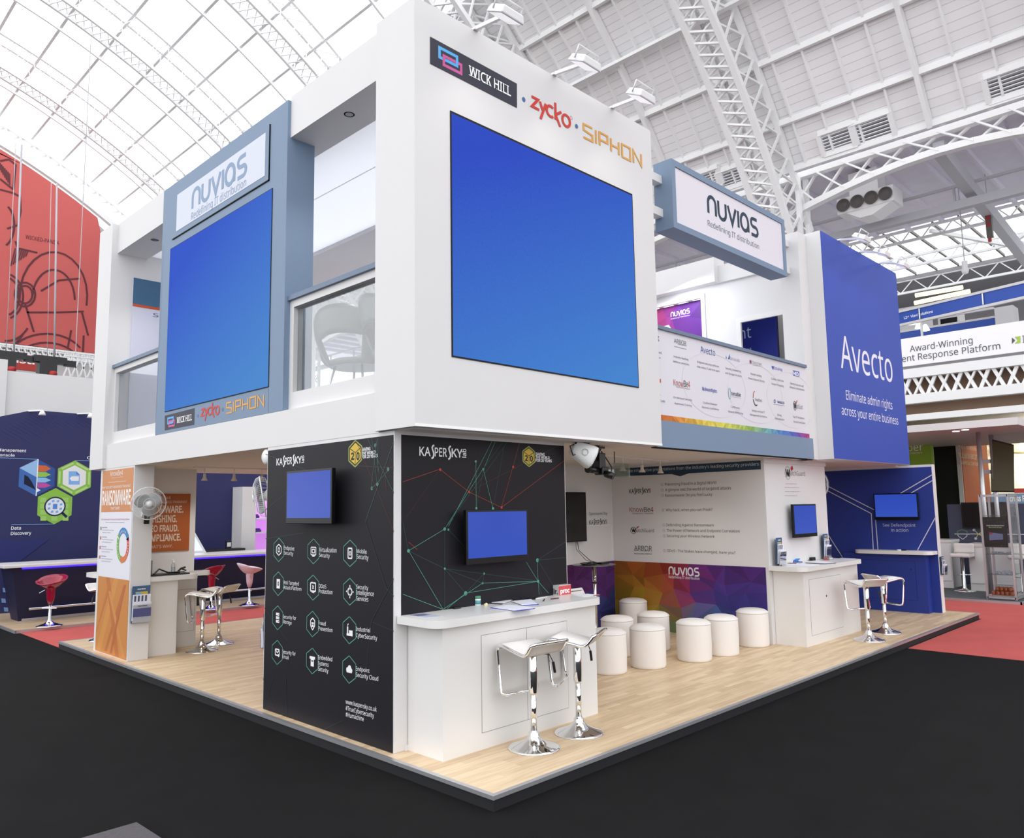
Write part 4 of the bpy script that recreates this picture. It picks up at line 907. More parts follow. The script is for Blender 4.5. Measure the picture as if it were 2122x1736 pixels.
for p in ((852, 715), (1232, 908)): c = d.uv(p); d.disc(c, .022, .022, S(70, 112, 160), 16)
rd, og = S(206, 62, 54), S(222, 164, 82)
d.strokes(zycko_lines(), (905, 785), (1188, 918), (905, 693), .2, rd, (3.6, 1.0))
c = d.uv((1193, 848)); d.ring(c, .02, .02, .004, rd, 10); d.build('red_lettering', T); d = Decal('y', .857, z3, off=.001)
d.strokes(siphon_lines(), (1278, 985), (1704, 1198), (1278, 890), .15, og, (5.27, 1.0)); d.build('gold_lettering', T)
# far pylon at the other end
T = thing('end_pylon', 'plain white pylon at the far end of the stand with a teal topped graphic inside', 'pylon', (.056, 7.66, 2.52))
b = MB(); b.box(.056, 7.66, 2.52, 3.31, 8.18, 5.96, WHITE); b.build('pylon_body', T)
b = MB(); b.box(.352, 7.63, 3.0, 3.0, 7.659, 5.235, mat('pale_lilac_panel', S(206, 206, 222), .5)); g = b.build('graphic_panel', T)
d = Decal('y', 7.63, Z(180, 380, 3.216)); d.rect((.352, 4.858), (3.0, 5.235), S(66, 104, 136), True); d.rect((.352, 4.82), (3.0, 4.858), S(196, 84, 50), True); d.text('SECURITY', (440, 902), (770, 925), (440, 878), S(60, 76, 130), 0); d.build('graphic_print', g)
# slate blue video tower on the long side
T = thing('video_tower', 'slate blue tower with a tall blue screen and a white illuminated sign above it', 'video tower', (.1, 4.4, 2.84))
b = MB(); b.box(.1, 2.907, 2.845, .40, 5.967, 5.925, SLATE); b.build('tower_body', T)
b = MB(); b.box(.092, 3.25, 5.21, .1, 5.655, 5.80, SLATE); b.box(.088, 3.25, 5.205, .1, 5.62, 5.215, BLACKM); b.box(.088, 3.25, 5.205, .1, 3.256, 5.8, BLACKM); b.build('sign_frame', T, fix=False)
z7 = Z(350, 240, 6.678); dd = Decal('x', .09, z7)
A, B = dd.uv((118, 1050)), dd.uv((1325, 850)); zt_, zb_ = 5.74, 5.28
b = MB(); b.box(.0895, -A[0], zb_, .0925, -B[0], zt_, mat('sign_cloth', S(208, 211, 224), .5)); b.build('sign_face', T)
d = Decal('x', .0895, z7, off=.001); c1 = S(132, 154, 184)  # pale lettering ink: glare on this sign is put into its colour
nuvias(d, (315, 1258), (1075, 830), (315, 1010), c1); d.text('Redefining IT distribution', (310, 1440), (1068, 968), (310, 1342), c1, 0); d.build('lettering', T)
b = MB(); b.box(.094, 3.178, 3.1, .1, 5.688, 5.105, BLACKM); b.build('screen_surround', T)
SCR2 = mat_screen('video_wall_blue_side', S(56, 92, 208), S(80, 142, 214), .92, 'Y', .55, .28, 1.5)
b = MB(); b.box(.092, 3.185, 3.108, .094, 5.68, 5.098, SCR2); b.build('screen', T)
d = Decal('x', .1, Z(180, 380, 3.216), off=.002)
wickhill(d, [(520, 1548), (718, 1497), (716, 1607), (520, 1645)], None, None)
for p in ((740, 1548), (905, 1505)): d.disc(d.uv(p), .02, .02, S(90, 120, 160), 12)
d.strokes(zycko_lines(), (760, 1565), (885, 1530), (760, 1508), .2, rd, (3.6, 1.0)); d.strokes(siphon_lines(), (928, 1533), (1183, 1480), (928, 1465), .15, og, (5.27, 1.0))
d.lines([((513, 410), (455, 1660))], .004, S(90, 104, 124)); d.lines([((1212, 1365), (1208, 1525))], .004, S(90, 104, 124)); d.build('logos', T)
# roof ring beam with downlights and the stretched ceiling cloth
T = thing('ring_beam', 'white beam ring on top of the stand carrying small downlights', 'beam', (1.5, 4.5, 5.55))
b = MB(); b.box(.133, 1.374, 5.545, .534, 2.907, 5.97, WHITE); b.box(.133, 5.967, 5.545, .534, 7.66, 5.97, WHITE); b.box(.40, 2.907, 5.545, .534, 5.967, 5.92, WHITE); b.build('front_beam', T)
b = MB(); b.box(2.21, 1.374, 5.545, 3.31, 7.66, 5.8, WHITE); b.build('rear_beam', T)
DL = mat('downlight_trim', S(120, 120, 128), .3, .8)
for (x, y) in ((.292, 2.127), (.299, 6.75), (3.106, 6.616), (3.048, 5.828)):
    b = MB(); b.lathe([(.045, 0), (.05, 0), (.042, 0), (.038, 0), (.02, .002), (0, .002)], (x, y, 5.543), DL, 18); o = b.build('downlight', T); lamp('downlight_beam', 'SPOT', (x, y, 5.52), 45, .04, (1, .97, .92), spot=110, parent=T)
CL = bpy.data.materials.new('stretched_ceiling_cloth'); CL.use_nodes = True; nt = CL.node_tree
tr_ = nt.nodes.new('ShaderNodeBsdfTranslucent'); tr_.inputs[0].default_value = (.92, .93, .96, 1); mx = nt.nodes.new('ShaderNodeMixShader'); mx.inputs[0].default_value = .75
nt.links.new(nt.nodes['Principled BSDF'].outputs[0], mx.inputs[1]); nt.links.new(tr_.outputs[0], mx.inputs[2]); nt.links.new(mx.outputs[0], nt.nodes['Material Output'].inputs[0]); nt.nodes['Principled BSDF'].inputs['Base Color'].default_value = (.9, .9, .92, 1)
T = thing('ceiling_cloth', 'bright translucent white cloth stretched inside the beam ring', 'ceiling cloth', (1.3, 4.5, 5.6))
b = MB(); b.box(.534, 1.374, 5.6, 1.187, 7.66, 5.603, CL); b.build('cloth', T); b = MB(); b.box(1.192, 1.374, 5.6, 2.21, 7.66, 5.603, CL); b.build('cloth', T); b = MB(); b.box(1.186, 1.374, 5.6, 1.193, 7.66, 5.612, WPLAS); b.build('seam_batten', T)
# glazed balustrades
def balustrade(y0, y1, label):
    T = thing('balustrade', label, 'balustrade', (.2, y0, 2.84)); b = MB()
    b.box(.16, y0, 2.843, .26, y1, 3.015, WHITE); b.box(.16, y0, 3.835, .26, y1, 3.905, WHITE); b.box(.16, y1-.07, 3.015, .26, y1, 3.835, WHITE); b.box(.16, y0, 3.015, .26, y0+.07, 3.835, WHITE); b.build('frame', T, fix=False)
    b = MB(); b.box(.205, y0+.07, 3.015, .213, y1-.07, 3.835, GLASS); b.build('glass_pane', T)
    b = MB(); b.box(.13, y0, 3.905, .3, y1, 3.95, SLATE2); b.build('cap_rail', T)
balustrade(1.374, 2.907, 'glazed white balustrade with slate cap between the two video towers')
balustrade(5.967, 7.66, 'glazed white balustrade with slate cap between the slate blue tower and the far pylon')
SH = mat('silver_grey_shell', S(140, 136, 134), .3)
def shell_chair(label, x, y, rz):
    T = thing('tub_chair', label, 'chair', (x, y, 2.84), rz, 'moulded chairs on the upper deck')
    b = MB(); n, m = 28, 10; V = []; Fs = []
    for j in range(m+1):
        t = j/m
        for k in range(n):
            a = 2*math.pi*k/n; back = max(0, math.cos(a)); r = .24+.14*math.sin(t*1.5)
            z = .42+t*(.12+.42*back**.6); V.append((r*1.05*math.cos(a), r*1.15*math.sin(a), z))
    for j in range(m):
        for k in range(n):
            a = 2*math.pi*(k+.5)/n
            if 1 <= j <= 4 and math.cos(a) > .72: continue
            Fs.append((j*n+k, j*n+(k+1) % n, (j+1)*n+(k+1) % n, (j+1)*n+k))
    b.mesh(V, Fs, SH, None, True); b.mesh([v for v in V[:n]], [tuple(range(n))], SH); o = b.build('shell', T, local=True); s_ = o.modifiers.new('t', 'SOLIDIFY'); s_.thickness = .018
    for i, (dx, dy) in enumerate(((.15, .15), (.15, -.15), (-.15, .15), (-.15, -.15))): b = MB(); b.tube([(dx, dy, .43), (dx*1.6, dy*1.6, 0)], .012, CHROME, 8); b.build('leg', T, local=True)
shell_chair('silver grey moulded chair behind the balustrade glass, beside the slate blue tower', .66, 2.5, 3.5)
shell_chair('silver grey moulded chair behind the balustrade glass, half hidden by the corner tower', .7, 1.85, 2.9)
# upstairs room wall
T = thing('room_wall', 'white upstairs wall with two door openings and a beam along its top', 'wall', (7.45, 3, 2.84))
b = MB(); b.box(7.45, 1.25, 2.842, 7.475, 1.40, 5.42, WHITE); b.box(7.45, 2.09, 2.842, 7.475, 2.77, 5.42, WHITE); b.box(7.45, 1.4, 4.72, 7.475, 2.09, 5.42, WHITE); b.box(7.45, 2.77, 5.25, 7.475, 6.5, 5.42, WHITE); b.box(7.45, 4.6, 2.842, 7.475, 6.5, 5.25, WHITE); b.build('wall_board', T, fix=False)
b = MB(); b.box(7.28, 2.416, 5.42, 7.6, 6.5, 5.816, WHITE); b.box(7.4, 1.25, 5.42, 7.6, 2.42, 5.7, WHITE); b.build('top_beam', T, fix=False)
b = MB(); b.box(7.43, 1.34, 2.842, 7.449, 1.4, 4.72, WLAM); b.box(7.43, 2.09, 2.842, 7.449, 2.17, 4.72, WLAM); b.box(7.43, 1.34, 4.72, 7.449, 2.17, 4.80, WLAM); b.box(7.43, 2.70, 2.842, 7.449, 2.77, 5.25, WLAM); b.box(7.43, 2.70, 5.25, 7.449, 4.7, 5.32, WLAM); b.build('door_frame', T, fix=False)
q = on('x', 7.95, 1611, 700); b = MB(); b.box(8.3, 1.26, 2.842, 8.33, 3.0, 5.2, WHITE); b.build('inner_wall', T); b = MB(); b.box(7.95, q.y, 2.842, 8.0, 3.0, 5.05, NAVY2); g = b.build('blue_screen_board', T)
zq = Z(1350, 580, 4.568); d = Decal('x', 7.95, zq); d.rect((-3.0, 2.842), (-q.y, 5.05), S(30, 44, 138), True); wl = S(190, 205, 240)
d.text('nt', (835, 558), (945, 548), (835, 478), wl, 0, ref='x'); d.text('nt', (895, 668), (950, 664), (895, 650), wl, 0, ref='x'); d.build('lettering', g)
b = MB(); b.box(7.52, 2.77, 2.84, 7.55, 4.6, 5.25, mat('violet_panel', S(110, 50, 130), .5)); g = b.build('violet_door_panel', T)
d = Decal('x', 7.52, zq)
rp = ramp([(0, (.10, .02, .22)), (.25, (.16, .035, .30)), (.5, (.45, .05, .22)), (.75, (.5, .05, .05)), (1, (.5, .1, .02))])
mosaic(d, -4.6, -2.77, 2.84, 5.25, 7, 9, lambda s, t: rp(1-s))
nuvias(d, (183, 342), (364, 320), (183, 300), (1, 1, 1, 1)); d.text('Redefining IT distribution', (184, 372), (364, 340), (184, 362), (1, 1, 1, 1), .0)
d.poly([(105, 440), (165, 425), (185, 455), (180, 480), (110, 470)], S(225, 220, 235)); d.build('mosaic_print', g)
lamp('upstairs_lamp', 'AREA', (6.9, 3.0, 5.4), 12, .6, (.85, .9, 1), aim=(7.5, 2.6, 3.2), parent=T)
# parapet with partner logos
T = thing('parapet', 'white parapet with two rows of partner logos and a rainbow strip', 'parapet', (3.3, .95, 2.805))
b = MB(); b.box(3.315, .95, 2.806, 7.085, 1.03, 3.80, mat('lilac_white_panel', S(222, 219, 226), .45)); b.build('parapet_panel', T)
b = MB(); b.box(3.315, .925, 3.80, 7.085, 1.06, 3.84, SLATE2); b.build('cap_rail', T)
d = Decal('y', .95, zq); gy = S(104, 104, 110); gl = S(150, 150, 156)
rb = ramp([(0, (.62, .13, .03)), (.12, (.65, .22, .03)), (.25, (.68, .48, .06)), (.4, (.62, .6, .10)), (.55, (.30, .48, .10)), (.68, (.14, .38, .42)), (.78, (.08, .2, .5)), (.88, (.08, .09, .42)), (.95, (.3, .05, .3)), (1, (.5, .03, .18))])
mosaic(d, 3.315, 7.085, 2.806, 2.868, 46, 1, lambda s, t: rb(s))
n0 = d.n
def cap2(l1, l2, p, c=gy):
    (a1, b1, a2, b2) = p
    d.text(l1, a1, b1, (a1[0], a1[1]-19), c, 0, tilt=False); d.text(l2, a2, b2, (a2[0], a2[1]-19), c, 0)
d.text('it', (46, 570), (72, 572), (46, 520), S(40, 60, 150), .01); d.lines([((46, 578), (72, 580))], .006, S(210, 150, 40))
d.text('ased', (50, 692), (94, 698), (50, 676), gy, 0, ref='x'); d.text('tion', (50, 740), (85, 748), (50, 722), gy, 0)
d.text('ARBOR', (213, 598), (330, 620), (213, 556), gy, 0); d.lines([((248, 606), (330, 626))], .005, gl); d.lines([((215, 628), (330, 656))], .007, gl)
cap2('Industry leading', 'defence solutions', ((208, 733), (347, 760), (204, 780), (355, 808)))
d.text('Avecto', (463, 690), (603, 716), (463, 628), S(70, 84, 160), .0); cap2('Endpoint security software', 'that unites IT and end users', ((432, 785), (638, 826), (430, 830), (645, 870)))
d.poly([(722, 748), (742, 698), (738, 752)], S(60, 90, 170)); d.poly([(704, 712), (712, 745), (704, 742)], S(60, 90, 170)); d.text('Barracuda', (742, 756), (833, 776), (742, 724), S(170, 172, 190), 0); cap2('Security, Networking', 'and Storage Solutions', ((700, 842), (847, 876), (698, 888), (853, 920)))
d.rect((928, 757), (946, 796), S(130, 60, 100)); d.text('Check Point', (952, 793), (1041, 809), (952, 766), gl, 0); d.lines([((955, 803), (1040, 818))], .005, gl); cap2('Market Leading', 'Proven Internet Security', ((938, 896), (1040, 918), (915, 938), (1070, 970)))
d.poly([(1135, 812), (1158, 820), (1152, 850), (1146, 845)], S(60, 70, 170)); d.text('ExtraHop', (1160, 848), (1238, 863), (1160, 818), S(96, 110, 190), 0); cap2('Scalable, Real-time', 'Stream Processing', ((1132, 942), (1249, 966), (1136, 990), (1250, 1014)))
d.poly([(1338, 855), (1397, 868), (1398, 917), (1339, 905)], S(70, 96, 176)); d.text('HID', (1343, 900), (1392, 908), (1343, 868), (1, 1, 1, 1), .02); cap2('Identity Assurance and', 'Enterprise Authentication', ((1312, 988), (1438, 1012), (1307, 1022), (1446, 1050)))
d.text('Y', (58, 970), (72, 972), (58, 936), S(40, 60, 60), .0); d.rect((78, 936), (88, 972), rd); d.text('m', (66, 1094), (82, 1097), (66, 1076), gy, 0, ref='x'); d.text('s Code', (66, 1150), (128, 1160), (66, 1128), gy, 0)
d.text('Know', (208, 1000), (303, 1010), (208, 942), S(190, 110, 100), 0); d.text('Be', (305, 1010), (345, 1016), (305, 950), S(80, 80, 84), 0); d.text('4', (347, 1016), (364, 1018), (347, 956), S(196, 80, 60), 0); d.text('Human error. Conquered.', (232, 1020), (364, 1036), (232, 1006), S(160, 100, 96), 0)
cap2('On-demand Security', 'Awareness Training', ((206, 1118), (383, 1146), (216, 1174), (380, 1200)))
d.text('Malwarebytes', (480, 1046), (619, 1066), (480, 1012), S(70, 84, 176), .006); cap2('Crushes Malware', 'Restores Confidence', ((486, 1168), (620, 1190), (477, 1212), (636, 1234)))
d.ring(d.uv((738, 1074)), .035, .07, .012, S(150, 190, 196), 16); d.text('tenable', (757, 1092), (845, 1104), (757, 1056), S(50, 56, 70), .004); d.text('network security', (762, 1110), (846, 1122), (762, 1100), gl, 0); cap2('Continuous', 'Network Monitoring', ((752, 1208), (833, 1220), (724, 1250), (865, 1274)))
c = d.uv((985, 1120)); d.ring(c, .07, .10, .016, S(70, 60, 70), 14, a0=190, a1=300); d.ring(c, .07, .1, .014, S(190, 70, 60), 10, a0=110, a1=180); d.text('ThreatTrack', (978, 1144), (1045, 1154), (978, 1118), S(60, 60, 80), 0); cap2('Simple and Fast IT', 'Management & Antivirus', ((950, 1244), (1070, 1262), (933, 1282), (1092, 1306)))
d.ring(d.uv((1165, 1147)), .025, .025, .01, S(60, 70, 150), 12); d.text('VASCO', (1190, 1164), (1256, 1174), (1190, 1144), S(50, 60, 120), .02); d.lines([((1155, 1175), (1257, 1190))], .005, gl); cap2('Strong', 'Authentication', ((1190, 1285), (1230, 1291), (1168, 1318), (1255, 1332)))
c = d.uv((1356, 1190)); watch(d, c, .065, .24, S(50, 50, 54), rd, .045, gl); cap2('Top Of The Network', 'Security Food Chain', ((1338, 1304), (1447, 1320), (1342, 1348), (1452, 1364)))
for k in range(3): d.ring((4.6+k*1.0, 3.3), .72, .38, .004, S(214, 211, 219), 40)
d.build('partner_logos', T)
# hanging slate box sign and its four brackets
T = thing('hanging_sign', 'slate blue box sign with white face between corner tower and royal blue block', 'sign', (5.27, 1.08, 5.45))
b = MB(); x0, x1, z0, z1 = 3.85, 6.69, 5.045, 5.865
b.box(x0, .975, z0, x1, 1.2, z1, SLATE); b.box(x0, .954, z1-.075, x1, .975, z1, SLATE); b.box(x0, .954, z0, x1, .975, z0+.075, SLATE); b.box(x0, .954, z0+.075, x0+.075, .975, z1-.075, SLATE); b.box(x1-.075, .954, z0+.075, x1, .975, z1-.075, SLATE); b.build('sign_box', T, fix=False)
b = MB(); b.box(x0+.076, .968, z0+.076, x1-.076, .975, z1-.076, mat('sign_face_white', S(226, 222, 230), .5)); b.build('sign_face', T)
d = Decal('y', .968, Z(1320, 300, 5.305), off=.001); dk = S(44, 62, 80); nuvias(d, (775, 750), (1335, 1010), (770, 555), dk); d.text('Redefining IT distribution', (778, 888), (1343, 1150), (778, 826), S(84, 92, 108), 0); d.build('lettering', T)
for z in (5.6, 5.2):
    for a, c in ((3.31, 3.85), (6.69, 7.375)): b = MB(); b.box(a, 1.09, z, c, 1.19, z+.095, WHITE); b.build('bracket', T)
# royal blue block
T = thing('display_block', 'tall white block with a royal blue front and large white lettering', 'display block', (7.375, .74, 2.52))
b = MB(); b.box(7.375, .745, 2.52, 10.46, 1.25, 5.83, WHITE); b.build('block_body', T); b = MB(); b.box(7.385, .738, 2.525, 10.455, .745, 5.825, RBLUE); b.build('blue_front', T)
d = Decal('y', .738, Z(1320, 300, 2.5534), off=.001); pw = S(236, 236, 246)
d.text('Avecto', (1080, 1182), (1355, 1256), (1080, 1008), pw, 0); d.text('Eliminate admin rights', (1107, 1345), (1352, 1402), (1107, 1296), pw, 0); d.text('across your entire business', (1084, 1430), (1383, 1482), (1084, 1388), pw, 0, ref='x') if False else d.text('across your entire business', (1084, 1428), (1383, 1480), (1084, 1380), pw, 0); d.build('lettering', T)
# black corner wall
T = thing('display_wall', 'black L-shaped corner wall printed with white icons and a web of thin lines', 'display wall', (.1, 1.17, .1))
b = MB(); b.prism([(.103, 1.172), (2.116, 1.172), (2.116, 1.29), (.22, 1.29), (.22, 3.18), (.103, 3.18)], lambda x, y, t: (x, y, t), .1, 2.517, WHITE); b.build('wall_body', T, fix=False)
b = MB(); b.box(.098, 1.186, .102, .103, 3.165, 2.483, KBLACK); g = b.build('side_graphic', T)
zk = Z(520, 860, 2.4803); d = Decal('x', .098, zk, off=.001); w_ = S(236, 236, 238); tg = S(86, 150, 132); dim = S(36, 47, 48); dr = S(88, 40, 40)
d.lines([((622, 378), (712, 278)), ((650, 120), (618, 376)), ((622, 120), (650, 355)), ((640, 150), (660, 300)), ((600, 118), (735, 400)), ((735, 135), (590, 545)), ((655, 120), (655, 290))], .005, S(58, 88, 80))
d.lines([((540, 130), (690, 480)), ((735, 270), (540, 260)), ((686, 470), (735, 600)), ((690, 300), (700, 400))], .004, dr)
d.lines([((76, 485), (200, 388)), ((76, 635), (270, 605)), ((200, 260), (280, 320)), ((70, 990), (190, 1160)), ((62, 1350), (125, 1530)), ((120, 1340), (66, 1500)), ((590, 545), (700, 900)), ((620, 1060), (735, 840)), ((620, 1060), (735, 1110)), ((690, 880), (735, 930)), ((180, 1340), (185, 1560)), ((375, 1615), (470, 1570)), ((76, 200), (330, 300)), ((620, 1060), (590, 1330))], .006, dim)
for p in ((622, 376), (650, 355), (706, 278), (640, 155)): d.disc(d.uv(p), .016, .016, S(80, 122, 110), 10)
kasp(d, (132, 258), (262, 246), (132, 224), w_)
ye = S(208, 176, 66)
def badge(c, r):
    d.n = 0
    d.hexa(c, r*1.08, .012, S(150, 160, 90)); d.hexa(c, r*.9, 0, ye); P = [(c[0], c[1]+r*.85), (c[0]-r*.75, c[1]+r*.45), (c[0], c[1]+r*.08), (c[0]+r*.75, c[1]+r*.45)]
    d.lines([(P[1], P[2]), (P[2], P[3]), (P[2], (c[0], c[1]-r*.85))], r*.07, S(40, 38, 30), True)
    d.text('2', (c[0]-r*.62, c[1]-r*.42), (c[0]-r*.15, c[1]-r*.5), (c[0], c[1]+r*.12), S(40, 38, 30), .04, world=True); d.text('0', (c[0]+r*.15, c[1]-r*.5), (c[0]+r*.62, c[1]-r*.5), (c[0], c[1]+r*.06), S(40, 38, 30), .04, world=True)
badge(d.uv((537, 198)), .1)
for t, a, e, tp in (('SAVING', (571, 184), (615, 181), (571, 168)), ('THE WORLD', (571, 203), (641, 199), (571, 188)), ('FOR 20 YEARS', (571, 222), (652, 216), (571, 207))): d.text(t, a, e, tp, w_, .02)
ICON = {}
def icon(c, k, s=.05):
    d.n = 0
    L = lambda P, w=.009: d.lines([((c[0]+a[0]*s, c[1]+a[1]*s), (c[0]+e[0]*s, c[1]+e[1]*s)) for a, e in zip(P, P[1:])], w, w_, True)
    Rr = lambda a, e, f, h: d.rect((c[0]+a*s, c[1]+e*s), (c[0]+f*s, c[1]+h*s), w_, True)
    box_ = [(-.55, .8), (.55, .8), (.55, -.8), (-.55, -.8), (-.55, .8)]
    if k == 0: d.hexa(c, s, .01, w_); L([(-.25, .35), (.25, .35), (.25, -.35), (-.25, -.35), (-.25, .35)])
    elif k == 1: L([(-.8, .7), (.8, .7), (.8, -.6), (-.8, -.6), (-.8, .7)]); L([(-.4, .35), (.4, .35), (.4, -.25), (-.4, -.25), (-.4, .35)]); Rr(-.4, -.9, .4, -.7)
    elif k == 2: L(box_, .012); d.ring(c, s*.28, s*.4, .008, w_, 12)
    elif k == 3: d.rect((c[0]-.6*s, c[1]+.85*s), (c[0]+.6*s, c[1]-.85*s), w_, True); d.ring(c, s*.3, s*.4, .01, KB, 12)
    elif k == 4: L([(-.8, .8), (.8, .8), (.8, -.6), (-.8, -.6), (-.8, .8)], .012); L([(-.25, .35), (.25, -.2)]); L([(.25, .35), (-.25, -.2)]); Rr(-.4, -.9, .4, -.75)
    elif k == 5: d.ring(c, s*.7, s*.7, .012, w_, 18); L([(0, 1.05), (0, .35)], .011); L([(0, -1.05), (0, -.35)], .011); L([(-1.05, 0), (-.35, 0)], .011); L([(1.05, 0), (.35, 0)], .011)
    elif k == 6:
        for e in (-.9, -.25, .4): Rr(-.6, e, .6, e+.5); d.rect((c[0]+.1*s, c[1]+(e+.2)*s), (c[0]+.45*s, c[1]+(e+.3)*s), KB, True)
    elif k == 7: L([(-.65, .6), (0, 1), (.65, .6), (.65, -.3), (0, -1), (-.65, -.3), (-.65, .6)], .011); Rr(-.35, -.05, .35, .3); Rr(-.35, -.5, .35, -.15)
    elif k == 8: Rr(-.8, -.9, .9, -.5); Rr(-.7, -.5, -.35, .55); Rr(-.1, -.5, .9, 0); L([(-.55, .7), (-.3, 1.0)])
    elif k == 9: L([(-.7, .55), (.7, .55), (.7, -.5), (-.7, -.5), (-.7, .55)], .011); L([(-.7, .5), (0, -.1), (.7, .5)]); d.disc((c[0]+.5*s, c[1]-.5*s), s*.28, s*.28, w_, 10)
    elif k == 10: Rr(-.85, .3, .85, .75); Rr(-.5, -.9, .5, .3); d.rect((c[0]-.3*s, c[1]-.1*s), (c[0]+.3*s, c[1]+.1*s), KB, True)
    elif k == 11:
        Rr(-.75, -.5, .75, 0)
        for a, e, r in ((-.45, -.1, .42), (.1, .2, .5), (.5, -.1, .38)): d.disc((c[0]+a*s, c[1]+e*s), r*s, r*s, w_, 14)
KB = S(29, 28, 32)
for k, p in enumerate(((144, 692), (322, 700), (510, 710), (141, 866), (320, 886), (509, 907), (138, 1041), (318, 1073), (507, 1105), (136, 1219), (316, 1263), (506, 1307))):
    c = d.uv(p); d.hexa(c, .107, .007, tg); icon(c, k)
for t, a, e, y in (('Endpoint', (170, 690), (224, 697), 671), ('Security', (170, 716), (218, 722), 697), ('Virtualization', (352, 702), (441, 706), 680), ('Security', (352, 728), (406, 734), 707), ('Mobile', (545, 708), (596, 713), 687), ('Security', (545, 737), (605, 744), 714),
    ('Anti Targeted', (168, 868), (247, 876), 849), ('Attack Platform', (168, 893), (260, 903), 875), ('DDoS', (350, 887), (388, 891), 867), ('Protection', (350, 914), (420, 921), 893), ('Security', (543, 892), (604, 899), 870), ('Intelligence', (543, 922), (633, 930), 899), ('Services', (543, 952), (604, 958), 930),
    ('Security for', (165, 1043), (233, 1053), 1025), ('Storage', (165, 1068), (210, 1077), 1050), ('Fraud', (348, 1076), (385, 1082), 1056), ('Prevention', (348, 1105), (420, 1116), 1084), ('Industrial', (541, 1108), (613, 1117), 1087), ('CyberSecurity', (541, 1140), (650, 1157), 1118),
    ('Security for', (163, 1224), (231, 1236), 1205), ('Email', (163, 1248), (194, 1256), 1229), ('Embedded', (346, 1254), (419, 1265), 1233), ('Systems', (346, 1284), (400, 1293), 1263), ('Security', (346, 1312), (399, 1325), 1291), ('Endpoint', (540, 1312), (610, 1324), 1291), ('Security Cloud', (540, 1343), (655, 1366), 1321)):
    d.text(t, a, e, (a[0], y), w_, .0, tilt=True)
for t, a, e, y in (('www.kaspersky.co.uk', (488, 1482), (647, 1524), 1465), ('#TrueCybersecurity', (488, 1515), (633, 1556), 1492), ('#Humachine', (488, 1548), (581, 1573), 1525)): d.text(t, a, e, (a[0], y), w_, .0, ref='x' if t[0] == 'w' else 'H', tilt=True)
d.build('side_print', g)
b = MB(); b.box(.167, 1.167, 1.1, 2.104, 1.172, 2.487, KBLACK); g = b.build('front_graphic', T)
zr = Z(800, 860, 2.17); d = Decal('y', 1.167, zr, off=.001); te, tf, r1 = S(84, 150, 130), S(46, 80, 73), S(140, 52, 44)
d.lines([((242, 243), (372, 345)), ((242, 243), (75, 300)), ((372, 345), (518, 415)), ((518, 415), (600, 125)), ((518, 415), (800, 205)), ((518, 415), (570, 230)), ((100, 570), (140, 605))], .0042, r1); d.lines([((372, 345), (760, 145)), ((372, 345), (420, 160)), ((588, 240), (570, 230)), ((242, 243), (90, 460))], .0028, S(80, 38, 34))
d.lines([((437, 240), (263, 512)), ((490, 120), (437, 245)), ((475, 120), (280, 500)), ((437, 245), (480, 420)), ((403, 205), (405, 418)), ((263, 512), (100, 610)), ((683, 747), (433, 755)), ((433, 755), (255, 873)), ((683, 747), (357, 800)), ((357, 800), (275, 868)), ((100, 610), (255, 873)), ((75, 805), (255, 873)), ((683, 747), (630, 660)), ((683, 747), (680, 652)), ((683, 747), (730, 800)), ((683, 747), (688, 808))], .0036, te)
d.lines([((545, 122), (263, 512)), ((437, 245), (405, 418)), ((530, 140), (480, 418)), ((437, 240), (525, 120)), ((263, 512), (263, 870)), ((280, 515), (360, 600)), ((680, 652), (808, 568)), ((680, 652), (808, 640)), ((433, 755), (440, 712)), ((263, 690), (433, 755)), ((263, 690), (680, 745)), ((680, 652), (760, 780)), ((357, 800), (440, 712)), ((100, 610), (263, 690)), ((100, 610), (75, 480)), ((683, 747), (700, 808)), ((263, 690), (357, 800))], .003, tf)
for p, r in (((403, 208), .012), ((437, 243), .012), ((263, 512), .014), ((280, 515), .01), ((100, 610), .014), ((683, 747), .014), ((680, 652), .018), ((357, 801), .018), ((433, 755), .01), ((405, 418), .012), ((480, 420), .014), ((440, 712), .01), ((263, 690), .01)): d.disc(d.uv(p), r, r, te, 10)
for p in ((242, 245), (372, 345), (518, 415), (570, 233)): d.disc(d.uv(p), .012, .012, S(176, 62, 50), 10)
kasp(d, (148, 182), (343, 190), (148, 143), w_); badge(d.uv((642, 186)), .085)
for t, a, e, tp in (('SAVING', (673, 180), (713, 183), (673, 168)), ('THE WORLD', (673, 195), (735, 197), (673, 183)), ('FOR 20 YEARS', (673, 209), (745, 212), (673, 197))): d.text(t, a, e, tp, w_, .02)
d.build('front_print', g)
b = MB(); b.box(.2, 1.155, .1, .34, 1.172, .14, WHITE); b.build('skirting_board', T)
# presentation wall, L-shaped with the counter wall
T = thing('display_wall', 'white wall with speaker topics and rainbow mosaic foot, turning the corner behind the small counter', 'display wall', (6.14, 1.17, .1))
b = MB(); b.prism([(6.143, 1.172), (8.05, 1.172), (8.05, 1.29), (6.27, 1.29), (6.27, 3.70), (6.143, 3.70)], lambda x, y, t: (x, y, t), .1, 2.517, WHITE); b.box(6.12, 1.155, 2.45, 8.06, 1.172, 2.53, WHITE); b.build('wall_body', T, fix=False)
zp = Z(1150, 880, 3.1); d = Decal('x', 6.143, zp, off=.002)
tb = S(38, 62, 84); A, B = d.uv((1321, 228)), d.uv((365, 285)); C_, D2 = d.uv((1322, 286)), d.uv((365, 340))
d.poly([(-3.69, A[1]), (A[0], A[1]), (A[0], C_[1]), d.uv((860, 312)), d.uv((805, 331)), d.uv((750, 317)), (-3.69, C_[1])], tb, True)
lw = S(206, 214, 222); dk = S(66, 66, 74); rdk = S(170, 60, 50)
